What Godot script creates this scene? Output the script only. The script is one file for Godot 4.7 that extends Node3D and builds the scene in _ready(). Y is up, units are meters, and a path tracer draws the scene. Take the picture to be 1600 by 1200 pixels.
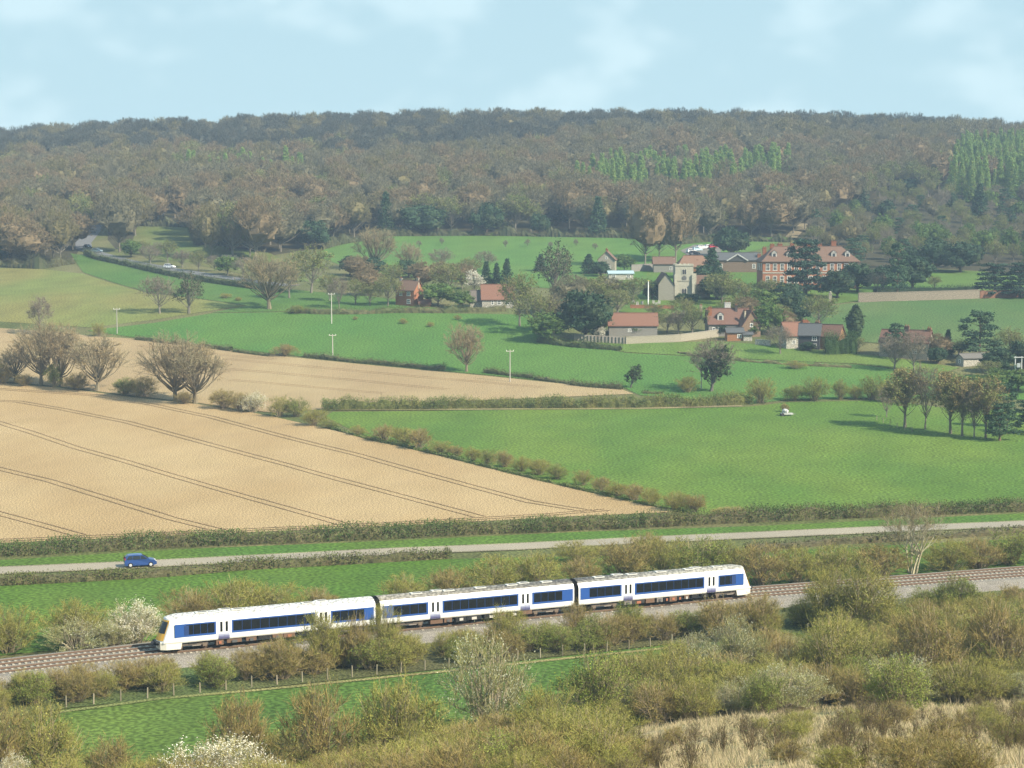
extends Node3D
# A three-coach train in a chalk valley in spring: fields, a village with church and manor, and a wooded scarp behind. Metres, y up, looking along -z.

var rng := RandomNumberGenerator.new()
var taken := {}
var mats := {}
var protos := {}


# ---------------------------------------------------------------- meshes
class Geo:
	var v := PackedVector3Array()
	var c := PackedColorArray()
	var n := PackedVector3Array()
	var smooth := false

	func tri(a: Vector3, b: Vector3, d: Vector3, col: Color) -> void:
		v.push_back(a)
		v.push_back(b)
		v.push_back(d)
		c.push_back(col)
		c.push_back(col)
		c.push_back(col)

	func quad(a: Vector3, b: Vector3, d: Vector3, e: Vector3, col: Color) -> void:
		tri(a, b, d, col)
		tri(a, d, e, col)

	func box(at: Vector3, size: Vector3, col: Color, b := Basis()) -> void:
		var h := size * 0.5
		var p: Array[Vector3] = []
		for i in 8:
			p.append(at + b * Vector3(h.x * (1 if i & 1 else -1), h.y * (1 if i & 2 else -1), h.z * (1 if i & 4 else -1)))
		quad(p[0], p[1], p[3], p[2], col)
		quad(p[5], p[4], p[6], p[7], col)
		quad(p[4], p[0], p[2], p[6], col)
		quad(p[1], p[5], p[7], p[3], col)
		quad(p[2], p[3], p[7], p[6], col)
		quad(p[4], p[5], p[1], p[0], col)

	# a tapered tube through pts
	func tube(pts: Array, radii: Array, sides: int, col: Color) -> void:
		var rings: Array = []
		for i in pts.size():
			var dir: Vector3 = (pts[mini(i + 1, pts.size() - 1)] - pts[maxi(i - 1, 0)]).normalized()
			var side := dir.cross(Vector3(0.31, 0.17, 0.93)).normalized()
			var up := side.cross(dir)
			var ring: Array[Vector3] = []
			for k in sides:
				var a := TAU * k / sides
				ring.append(pts[i] + (side * cos(a) + up * sin(a)) * radii[i])
			rings.append(ring)
		for i in pts.size() - 1:
			for k in sides:
				var m := (k + 1) % sides
				quad(rings[i][k], rings[i][m], rings[i + 1][m], rings[i + 1][k], col)

	# a twig: one long thin triangle
	func twig(a: Vector3, b: Vector3, w: float, col: Color, r: RandomNumberGenerator) -> void:
		var s := (b - a).cross(Vector3(r.randf() - 0.5, r.randf() - 0.5, r.randf() - 0.5)).normalized() * (w * 0.5)
		tri(a - s, a + s, b, col)

	# a leaf spray: one triangle turned at random
	func leaf(p: Vector3, size: float, col: Color, r: RandomNumberGenerator) -> void:
		var a := Vector3(r.randf() - 0.5, r.randf() - 0.5, r.randf() - 0.5).normalized()
		var b := a.cross(Vector3(r.randf() - 0.5, r.randf() - 0.5, r.randf() - 0.5)).normalized()
		tri(p + a * size * 0.6, p - a * size * 0.4 + b * size * 0.45, p - a * size * 0.4 - b * size * 0.45, col)

	# an uneven ball, flattened by f
	func lump(at: Vector3, r: float, f: float, col: Color, g: RandomNumberGenerator, seg := 7) -> void:
		var rows: Array = []
		for i in seg - 1:
			var a := PI * i / (seg - 2)
			var row: Array[Vector3] = []
			for k in seg:
				var b := TAU * k / seg
				var d := Vector3(sin(a) * cos(b), cos(a), sin(a) * sin(b))
				row.append(at + d * Vector3(r, r * f, r) * (0.8 + 0.35 * g.randf()))
			if i == 0 or i == seg - 2:
				for k in seg:
					row[k] = row[0]
			rows.append(row)
		for i in seg - 2:
			for k in seg:
				var m := (k + 1) % seg
				quad(rows[i][k], rows[i + 1][k], rows[i + 1][m], rows[i][m], col)

	func mesh() -> ArrayMesh:
		var a := []
		a.resize(Mesh.ARRAY_MAX)
		a[Mesh.ARRAY_VERTEX] = v
		a[Mesh.ARRAY_COLOR] = c
		if n.size() == v.size() and n.size():
			a[Mesh.ARRAY_NORMAL] = n
		var m := ArrayMesh.new()
		m.add_surface_from_arrays(Mesh.PRIMITIVE_TRIANGLES, a)
		if smooth:
			var st := SurfaceTool.new()
			st.create_from(m, 0)
			st.index()
			st.generate_normals()
			return st.commit()
		return m


func numbered(called: String) -> String:
	var k: int = taken.get(called, 0)
	taken[called] = k + 1
	return called if k == 0 else "%s_%03d" % [called, k]


func tag(o: Node3D, label: String, category := "", group := "", kind := "") -> Node3D:
	o.set_meta("label", label)
	if category:
		o.set_meta("category", category)
	if group:
		o.set_meta("group", group)
	if kind:
		o.set_meta("kind", kind)
	return o


# a top-level thing whose children are its parts
func thing(called: String, at: Vector3, turn: float, label: String, category: String, group := "") -> Node3D:
	var o := Node3D.new()
	o.name = numbered(called)
	add_child(o)
	o.position = at
	o.rotation.y = turn
	tag(o, label, category, group)
	return o


func put(called: String, m: Mesh, mat: Material, parent: Node3D) -> MeshInstance3D:
	var o := MeshInstance3D.new()
	o.mesh = m
	o.material_override = mat
	if parent == self:
		o.name = numbered(called)
	else:
		var k := 0
		for ch in parent.get_children():
			if String(ch.name).begins_with(called):
				k += 1
		o.name = called if k == 0 else "%s_%03d" % [called, k]
	parent.add_child(o, true)
	return o


func structure(called: String, m: Mesh, mat: Material) -> MeshInstance3D:
	var o := put(called, m, mat, self)
	o.set_meta("kind", "structure")
	return o


# ---------------------------------------------------------------- materials
func noise_tex(size: int, freq: float, lo: float, hi: float, oct := 4, sd := 1, stretch := Vector2.ONE) -> ImageTexture:
	var f := FastNoiseLite.new()
	f.seed = sd
	f.frequency = freq
	f.fractal_octaves = oct
	f.noise_type = FastNoiseLite.TYPE_SIMPLEX
	var big := f.get_seamless_image(int(size / stretch.x), int(size / stretch.y), false, false, 0.15, true)
	big.resize(size, size, Image.INTERPOLATE_CUBIC)
	big.convert(Image.FORMAT_RGB8)
	var data := big.get_data()
	var out := PackedByteArray()
	out.resize(data.size())
	for i in data.size():
		out[i] = int(255.0 * clampf(lo + (hi - lo) * clampf((data[i] / 255.0 - 0.5) * 1.7 + 0.5, 0, 1), 0, 1))
	return ImageTexture.create_from_image(Image.create_from_data(size, size, false, Image.FORMAT_RGB8, out))


func flat(key: String, col: Color, rough := 0.85, metal := 0.0) -> StandardMaterial3D:
	if not mats.has(key):
		var m := StandardMaterial3D.new()
		m.resource_name = key
		m.albedo_color = col.linear_to_srgb()
		m.roughness = rough
		m.metallic = metal
		mats[key] = m
	return mats[key]


func tinted(key: String, rough := 0.9, tex: Texture2D = null, metres := 8.0, leafy := 0.0) -> StandardMaterial3D:
	if not mats.has(key):
		var m := StandardMaterial3D.new()
		m.resource_name = key
		m.vertex_color_use_as_albedo = true
		m.roughness = rough
		m.metallic_specular = 0.25
		if tex:
			m.albedo_texture = tex
			m.uv1_triplanar = true
			m.uv1_world_triplanar = true
			m.uv1_scale = Vector3.ONE / metres
		if leafy > 0.0:
			m.backlight_enabled = true
			m.backlight = Color(leafy, leafy, leafy)
		mats[key] = m
	return mats[key]


func jit(col: Color, amount: float) -> Color:
	var k := 1.0 + amount * (rng.randf() * 2.0 - 1.0)
	return Color(col.r * k * (1.0 + 0.3 * amount * (rng.randf() - 0.5)), col.g * k, col.b * k)


# ---------------------------------------------------------------- the lie of the land
const PROFILE := [Vector2(0, 0), Vector2(180, 0), Vector2(330, 0), Vector2(420, 1.5), Vector2(475, 3.6), Vector2(540, 9.5), Vector2(620, 18.5), Vector2(680, 22), Vector2(760, 28), Vector2(850, 37), Vector2(950, 50), Vector2(1100, 69), Vector2(1250, 89.5), Vector2(1400, 97), Vector2(1700, 97), Vector2(4000, 92)]


func along_valley(d: float) -> float:
	var p := PROFILE
	if d <= p[0].x:
		return p[0].y
	if d >= p[-1].x:
		return p[-1].y
	var i := 0
	while d > p[i + 1].x:
		i += 1
	var w: float = p[i + 1].x - p[i].x
	var t: float = (d - p[i].x) / w
	var t2 := t * t
	var t3 := t2 * t
	return (2 * t3 - 3 * t2 + 1) * p[i].y + (t3 - 2 * t2 + t) * w * steep(i) + (3 * t2 - 2 * t3) * p[i + 1].y + (t3 - t2) * w * steep(i + 1)


func steep(k: int) -> float:
	var p := PROFILE
	if k <= 0 or k >= p.size() - 1:
		return 0.0
	var a: float = (p[k].y - p[k - 1].y) / (p[k].x - p[k - 1].x)
	var b: float = (p[k + 1].y - p[k].y) / (p[k + 1].x - p[k].x)
	return 0.0 if a * b <= 0.0 else 2.0 * a * b / (a + b)


func height(x: float, z: float) -> float:
	var d := -z
	var h := along_valley(d)
	var toe := 158.0 + 32.0 * smoothstep(-30.0, 25.0, x)
	var s := toe - maxf(d, 0.0)
	if s > 0.0:
		h += 0.2 * s * s / (s + 8.0) + (44.9 - 0.2 * toe * toe / (toe + 8.0)) / (toe * toe) * s * s
	var q := (x - 40.0) / 330.0
	return h - smoothstep(850.0, 1250.0, d) * 9.0 * minf(q * q, 2.0)


func on(p: Vector2, up := 0.0) -> Vector3:
	return Vector3(p.x, height(p.x, p.y) + up, p.y)


var rows: PackedFloat32Array
const COLS := 150


func fan(i: int, k: int) -> Vector2:
	var d := rows[i]
	return Vector2((2.0 * k / COLS - 1.0) * (150.0 + 0.33 * absf(d)), -d)


func normal_at(x: float, z: float) -> Vector3:
	return Vector3(height(x - 1, z) - height(x + 1, z), 2.0, height(x, z - 1) - height(x, z + 1)).normalized()


var mottle_noise := FastNoiseLite.new()


func mottle(p: Vector2, col: Color, amount: float, other: Color, scale := 1.0) -> Color:
	var a := mottle_noise.get_noise_2d(p.x * 3.0 * scale, p.y * 1.2 * scale)
	var b := mottle_noise.get_noise_2d(p.x * 11.0 * scale + 400, p.y * 6.0 * scale)
	var out := col.lerp(other, clampf(0.5 + a * 1.4, 0, 1))
	return out * (1.0 + amount * (a * 0.5 + b))


var spot_at: Array = []
var tilt_at: Array = []


# the terrain's grid of points and normals, row by row
func survey() -> void:
	for i in rows.size():
		var line := PackedVector3Array()
		var tilt := PackedVector3Array()
		for k in COLS + 1:
			var p := fan(i, k)
			line.push_back(on(p))
			tilt.push_back(normal_at(p.x, p.y))
		spot_at.append(line)
		tilt_at.append(tilt)


# a polygon of ground laid on the terrain's own triangles, up metres above them
func drape(poly: PackedVector2Array, up: float, col: Color, other: Color, amount: float, scale := 1.0) -> Geo:
	var g := Geo.new()
	var lo := poly[0]
	var hi := poly[0]
	for p in poly:
		lo = lo.min(p)
		hi = hi.max(p)
	for i in rows.size() - 1:
		if -rows[i + 1] > hi.y or -rows[i] < lo.y:
			continue
		var half_width := 150.0 + 0.33 * absf(rows[i])
		var half_next := 150.0 + 0.33 * absf(rows[i + 1])
		for k in COLS:
			var l0 := 2.0 * k / COLS - 1.0
			var l1 := 2.0 * (k + 1) / COLS - 1.0
			if maxf(l1 * half_width, l1 * half_next) < lo.x or minf(l0 * half_width, l0 * half_next) > hi.x:
				continue
			var q := [spot_at[i][k], spot_at[i][k + 1], spot_at[i + 1][k + 1], spot_at[i + 1][k]]
			var n := [tilt_at[i][k], tilt_at[i][k + 1], tilt_at[i + 1][k + 1], tilt_at[i + 1][k]]
			for t in [[0, 1, 2], [0, 2, 3]]:
				drape_triangle(g, poly, q[t[0]], q[t[1]], q[t[2]], n[t[0]], n[t[1]], n[t[2]], up, col, other, amount, scale)
	return g


func drape_triangle(g: Geo, poly: PackedVector2Array, pa: Vector3, pb: Vector3, pe: Vector3, na: Vector3, nb: Vector3, ne: Vector3, up: float, col: Color, other: Color, amount: float, scale: float) -> void:
	var a := Vector2(pa.x, pa.z)
	var b := Vector2(pb.x, pb.z)
	var e := Vector2(pe.x, pe.z)
	var den := (b.y - e.y) * (a.x - e.x) + (e.x - b.x) * (a.y - e.y)
	for piece in Geometry2D.intersect_polygons(PackedVector2Array([a, b, e]), poly):
		var ear := Geometry2D.triangulate_polygon(piece)
		for m in range(0, ear.size(), 3):
			var u: Vector2 = piece[ear[m + 1]] - piece[ear[m]]
			var w: Vector2 = piece[ear[m + 2]] - piece[ear[m]]
			for j in ([0, 1, 2] if u.cross(w) > 0.0 else [0, 2, 1]):
				var p: Vector2 = piece[ear[m + j]]
				var wa := ((b.y - e.y) * (p.x - e.x) + (e.x - b.x) * (p.y - e.y)) / den
				var wb := ((e.y - a.y) * (p.x - e.x) + (a.x - e.x) * (p.y - e.y)) / den
				var we := 1.0 - wa - wb
				g.v.push_back(Vector3(p.x, wa * pa.y + wb * pb.y + we * pe.y + up, p.y))
				g.n.push_back((na * wa + nb * wb + ne * we).normalized())
				g.c.push_back(mottle(p, col, amount, other, scale))


# a strip of ground w metres wide along a line
func strip(line: PackedVector2Array, w: float) -> PackedVector2Array:
	var left := PackedVector2Array()
	var right := PackedVector2Array()
	for i in line.size():
		var dir := (line[mini(i + 1, line.size() - 1)] - line[maxi(i - 1, 0)]).normalized()
		var s := Vector2(-dir.y, dir.x) * w * 0.5
		left.push_back(line[i] + s)
		right.push_back(line[i] - s)
	right.reverse()
	left.append_array(right)
	return left


# points every step metres along a line
func walk(line: PackedVector2Array, step: float) -> PackedVector2Array:
	var out := PackedVector2Array()
	var left := 0.0
	for i in line.size() - 1:
		var l := line[i].distance_to(line[i + 1])
		var t := left
		while t < l:
			out.push_back(line[i].lerp(line[i + 1], t / l))
			t += step
		left = t - l
	out.push_back(line[-1])
	return out


# ---------------------------------------------------------------- plants
# P: h, w, base (where the crown starts), trunk (radius), stems, shape, lobes, lobe, squash, arms, twigs, twig (length), thin, bark, tones (twig colours), leaves (per twig), leaf (size), greens, core
func grow(P: Dictionary, sd: int) -> Array:
	rng.seed = sd
	var wood := Geo.new()
	var crown := Geo.new()
	var h: float = P.h
	var w: float = P.w
	var base: float = P.base
	var shape: String = P.shape
	var bark: Color = P.bark
	var trunks: Array = []
	var stems: int = P.get("stems", 1)
	for s in stems:
		var foot := Vector3.ZERO if stems == 1 else Vector3(rng.randf_range(-1, 1), 0, rng.randf_range(-1, 1)) * w * 0.08
		var top := Vector3(rng.randf_range(-0.05, 0.05) * w, h * P.get("leader", 0.8), rng.randf_range(-0.05, 0.05) * w) if stems == 1 else Vector3(rng.randf_range(-0.3, 0.3) * w, h * 0.75, rng.randf_range(-0.3, 0.3) * w)
		top += Vector3(P.get("lean", 0.0) * h, 0, 0)
		var pts: Array = []
		var radii: Array = []
		var bend := Vector3(rng.randf_range(-1, 1), 0, rng.randf_range(-1, 1)) * w * 0.05
		for i in 7:
			var t := i / 6.0
			pts.append(foot.lerp(top, t) + bend * sin(t * 5.0) * t + Vector3(0, -0.4 if i == 0 else 0.0, 0))
			radii.append(P.trunk * (1.35 if i == 0 else 1.0 - 0.86 * t))
		wood.tube(pts, radii, 6 if stems == 1 else 4, jit(bark, 0.1))
		trunks.append(pts)
	var lobes: int = P.lobes
	var spots: Array = []
	for i in lobes:
		var u := (i + 0.5) / lobes
		var turn := i * 2.39996 + rng.randf() * 0.7
		var at: Vector3
		var size: float = P.lobe * rng.randf_range(0.75, 1.25)
		if shape == "cone":
			var y := base + (h - base) * u * 0.97
			var reach := w * 0.5 * pow(1.0 - u * 0.97, 0.85) * (0.55 + 0.25 * rng.randf())
			at = Vector3(cos(turn) * reach, y, sin(turn) * reach)
			size *= 0.18 + 0.95 * (1.0 - u)
		elif shape == "layers":
			var tier := floori(u * P.tiers) / float(P.tiers)
			var y := base + (h - base) * (tier + 0.06 * rng.randf())
			var reach := w * 0.5 * (1.0 - 0.65 * tier * tier) * (0.25 + 0.6 * rng.randf())
			at = Vector3(cos(turn) * reach, y, sin(turn) * reach)
			size *= 1.0 - 0.45 * tier
		elif shape == "column":
			var y := base + (h - base) * u
			var reach := w * 0.28 * sin(PI * (0.12 + 0.86 * u)) * (0.6 + 0.4 * rng.randf())
			at = Vector3(cos(turn) * reach, y, sin(turn) * reach)
			size *= 0.35 + 0.75 * sin(PI * (0.15 + 0.8 * u))
		else:
			var y := 1.0 - 1.55 * u if shape == "dome" else 1.0 - 1.75 * u
			var ring := sqrt(maxf(0.0, 1.0 - minf(1.0, absf(y)) * absf(y)))
			var reach := rng.randf_range(0.45, 0.9) if P.has("wands") else rng.randf_range(P.get("shell", 0.5), 0.82)
			if i % 5 == 4:
				reach *= 0.45
			at = Vector3(cos(turn) * ring * w * 0.5, y * (h - base) * 0.5, sin(turn) * ring * w * 0.5) * reach + Vector3(0, base + (h - base) * 0.48, 0)
		at.x += P.get("lean", 0.0) * at.y
		spots.append([at, size])
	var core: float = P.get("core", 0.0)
	for sp in spots:
		var at: Vector3 = sp[0]
		var size: float = sp[1]
		var tone: Color = P.tones[rng.randi() % P.tones.size()]
		var green: Color = P.greens[rng.randi() % P.greens.size()] if P.has("greens") else tone
		green = jit(green, 0.16)
		var out := Vector3(at.x, maxf(0.0, at.y - base) * 0.6, at.z).normalized()
		# the limb that carries this clump
		var pts: Array = trunks[rng.randi() % trunks.size()]
		var share := clampf((at.y - size * 0.6) / h * (0.62 if shape in ["dome", "round"] else 0.97), 0.08, 0.93)
		var root: Vector3 = pts[int(share * 6)].lerp(pts[mini(6, int(share * 6) + 1)], share * 6 - int(share * 6))
		var bow := root.lerp(at, 0.5) + (Vector3(at.x, 0, at.z) * 0.22 - Vector3(0, (at.y - root.y) * 0.2, 0) if shape == "dome" else Vector3.ZERO) + Vector3(rng.randf_range(-1, 1), rng.randf_range(-0.6, 1.2), rng.randf_range(-1, 1)) * size * 0.45
		var limb: Array = []
		for i in 5:
			var t := i / 4.0
			limb.append(root.lerp(bow, t).lerp(bow.lerp(at, t), t))
		var thick: float = P.trunk * P.get("limb", 0.34)
		wood.tube(limb, [thick, thick * 0.8, thick * 0.6, thick * 0.45, thick * 0.22], 3, jit(bark, 0.12))
		var sq: float = P.get("squash", 1.0)
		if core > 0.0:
			crown.lump(at, size * core, sq, green * 0.8, rng)  # inner lump of the clump, its shade put in as a darker tone
		for b in P.arms:
			var dir := Vector3(rng.randf_range(-1, 1), rng.randf_range(-1, 1), rng.randf_range(-1, 1)).normalized()
			dir = (dir + out * P.get("reach", 0.4) + Vector3(0, P.get("rise", 0.25) * 0.7, 0)).normalized()
			var from: Vector3 = limb[3 + rng.randi() % 2]
			var to: Vector3 = at + dir * Vector3(1, sq, 1) * size * rng.randf_range(0.65, 1.05)
			if to.y < 0.1:
				to.y = 0.1
			if P.get("bare", true):
				var mid := from.lerp(to, 0.5) + Vector3(rng.randf_range(-1, 1), rng.randf_range(-0.3, 0.7), rng.randf_range(-1, 1)) * size * 0.12
				wood.tube([from, mid, to], [thick * 0.3, thick * 0.2, thick * 0.06], 3, jit(bark, 0.15))
			for k in P.twigs:
				var s: Vector3 = from.lerp(to, rng.randf_range(0.35, 1.0))
				if core > 0.0:
					s = at + dir.rotated(Vector3.UP, rng.randf_range(-0.7, 0.7)) * Vector3(1, sq, 1) * size * rng.randf_range(0.55, 1.05)
				var d2 := (dir * 0.5 + Vector3(rng.randf_range(-1, 1), rng.randf_range(-0.7, 1) + P.get("rise", 0.25), rng.randf_range(-1, 1))).normalized()
				var e: Vector3 = s + d2 * P.twig * rng.randf_range(0.5, 1.2)
				if e.y < 0.02:
					e.y = 0.02
				if P.thin > 0.0:
					crown.twig(s, e, P.thin, jit(tone, 0.22), rng)
				if P.has("greens"):
					var count: float = P.leaves
					while count > 0.0:
						if rng.randf() < count:
							crown.leaf(s.lerp(e, rng.randf_range(0.2, 1.05)) + d2.cross(Vector3.UP) * rng.randf_range(-1, 1) * P.leaf, P.leaf * rng.randf_range(0.6, 1.3), jit(green, 0.25), rng)
						count -= 1.0
	if P.has("heart"):  # lumps added inside the crown for domed shading, in a darkened twig tone
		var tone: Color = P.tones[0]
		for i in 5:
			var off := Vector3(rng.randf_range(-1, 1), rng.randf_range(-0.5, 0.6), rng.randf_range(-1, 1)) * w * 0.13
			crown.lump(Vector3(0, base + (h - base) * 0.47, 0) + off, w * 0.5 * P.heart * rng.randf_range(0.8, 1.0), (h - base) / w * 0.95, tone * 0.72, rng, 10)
	# long thin shoots that break the outline
	for k in P.get("wands", 0):
		var turn := rng.randf() * TAU
		var lean := rng.randf_range(0.1, 0.95)
		var tip := Vector3(cos(turn) * lean * w * 0.5, h * (1.12 - 0.55 * lean * lean) * rng.randf_range(0.75, 1.08), sin(turn) * lean * w * 0.5)
		var foot := Vector3(tip.x * 0.25, 0, tip.z * 0.25)
		var knee := foot.lerp(tip, 0.55) + Vector3(rng.randf_range(-1, 1), 0.6, rng.randf_range(-1, 1)) * h * 0.07
		var tint: Color = jit(bark, 0.2) * P.get("wand_tint", 1.35)
		wood.tube([foot, knee, tip], [P.trunk * 0.4, P.trunk * 0.28, P.trunk * 0.08], 3, tint)
		for j in 9:
			var s: Vector3 = foot.lerp(knee, rng.randf_range(0.5, 1.0)) if j < 3 else knee.lerp(tip, rng.randf_range(0.0, 0.95))
			var e := s + (tip - knee).normalized() * 0.22 + Vector3(rng.randf_range(-1, 1), rng.randf_range(-0.3, 0.9), rng.randf_range(-1, 1)) * 0.3
			crown.twig(s, e, P.thin, jit(P.tones[j % P.tones.size()] * 1.15, 0.2), rng)
	return [wood.mesh(), crown.mesh()]


# every kind of plant is grown a few times; copies share those meshes
func kind_of_plant(kind: String, P: Dictionary, variants: int) -> void:
	var list: Array = []
	for i in variants:
		list.append(grow(P, kind.hash() % 100000 + i * 17))
	protos[kind] = {"meshes": list, "h": P.h, "w": P.w, "next": 0, "leafy": P.has("greens")}


func plant(kind: String, called: String, at: Vector2, h: float, w: float, label: String, category: String, group := "") -> Node3D:
	var p: Dictionary = protos[kind]
	var pair: Array = p.meshes[p.next % p.meshes.size()]
	p.next += 1
	var o := thing(called, on(at, -0.05), rng.randf() * TAU if not kind.begins_with("ivy") else 0.0, label, category, group)
	put("trunk" if category == "tree" else "stems", pair[0], tinted("bark"), o)
	put("crown" if category == "tree" else "twigs", pair[1], tinted("leaf", 0.8, null, 1.0, 0.5) if p.leafy else tinted("twig"), o)
	o.scale = Vector3(w / p.w, h / p.h, w / p.w)
	return o


# a hedge along a line: twigs and young leaves over a dense inside
func hedge(called: String, line: PackedVector2Array, h: float, w: float, tones: Array, greens: Array, leafy: float, dense: float, label: String, group := "", ragged := 0.25) -> MeshInstance3D:
	var g := Geo.new()
	var pts := walk(line, 0.8)
	var hn := FastNoiseLite.new()
	hn.seed = int(line[0].x * 10)
	hn.frequency = 0.11
	var last: Array = []
	for i in pts.size():
		var dir := (pts[mini(i + 1, pts.size() - 1)] - pts[maxi(i - 1, 0)]).normalized()
		var side := Vector2(-dir.y, dir.x)
		var k := 1.0 + ragged * 1.8 * hn.get_noise_1d(i * 0.8) + ragged * 0.4 * (rng.randf() - 0.5)
		var a := w * 0.5 * (0.85 + 0.25 * rng.randf())
		var patch := clampf(0.5 + 1.6 * hn.get_noise_1d(i * 0.8 + 500), 0, 1)
		var tone: Color = tones[int(patch * 0.999 * tones.size())]
		var green: Color = greens[int(patch * 0.999 * greens.size())]
		var ring: Array[Vector3] = []
		for q in [[-1, -0.2], [-0.95, 0.5], [-0.6, 0.86], [0.6, 0.86], [0.95, 0.5], [1, -0.2]]:
			ring.append(on(pts[i] + side * a * q[0] * rng.randf_range(0.5, 0.72), h * k * q[1] * rng.randf_range(0.62, 0.85)))
		if i:
			for m in 5:
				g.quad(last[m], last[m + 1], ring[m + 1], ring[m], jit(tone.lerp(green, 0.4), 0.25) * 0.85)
		last = ring
		for t in int(dense * 0.8):
			var s := rng.randf_range(-1, 1)
			var y := rng.randf()
			var p := on(pts[i] + dir * rng.randf_range(-0.4, 0.4) + side * a * s, h * k * y * 0.85)
			var e := p + Vector3(side.x * s * 0.5 + rng.randf_range(-0.5, 0.5), rng.randf_range(0.0, 0.9), side.y * s * 0.5 + rng.randf_range(-0.5, 0.5)) * h * 0.35
			g.twig(p, e, 0.045, jit(tone, 0.25), rng)
			if rng.randf() < leafy * (0.4 + 1.2 * patch):
				g.leaf(e, 0.2, jit(green, 0.25), rng)
				g.leaf(p.lerp(e, rng.randf()), 0.17, jit(green, 0.25), rng)
	var o := put(called, g.mesh(), tinted("leaf", 0.8, null, 1.0, 0.5), self)
	tag(o, label, "hedge", group)
	return o


# ---------------------------------------------------------------- the train
const SIDE := [Vector2(0.92, 1.3), Vector2(1.06, 1.36), Vector2(2.2, 1.37), Vector2(2.85, 1.36), Vector2(3.12, 1.28), Vector2(3.4, 1.1), Vector2(3.6, 0.82), Vector2(3.72, 0.45), Vector2(3.77, 0.0)]
const NOSE := 2.9


func nose_x(y: float, z: float) -> float:
	return 0.12 + maxf(0.0, y - 1.15) * 0.4 + 0.5 * pow(z / 1.15, 2.0)


func nose_edge(p: Vector2) -> Vector2:
	return Vector2(p.x if p.x < 2.9 else 2.9 + (p.x - 2.9) * 0.72, p.y * (0.86 if p.x < 2.9 else 0.82))


# a patch of the raked front, out metres proud of it
func nose_patch(y0: float, y1: float, w0: float, w1: float, out: float, at: Callable, col: Color) -> Mesh:
	var g := Geo.new()
	for i in 4:
		for k in 6:
			var q: Array[Vector3] = []
			for m in [[0, 0], [1, 0], [1, 1], [0, 1]]:
				var t: float = (i + m[1]) / 4.0
				var y := lerpf(y0, y1, t)
				var z: float = lerpf(w0, w1, t) * ((k + m[0]) / 3.0 - 1.0)
				q.append(at.call(nose_x(y, z) - out, y + out * 0.4, z))
			g.quad(q[0], q[1], q[2], q[3], col)
	return g.mesh()


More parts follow.
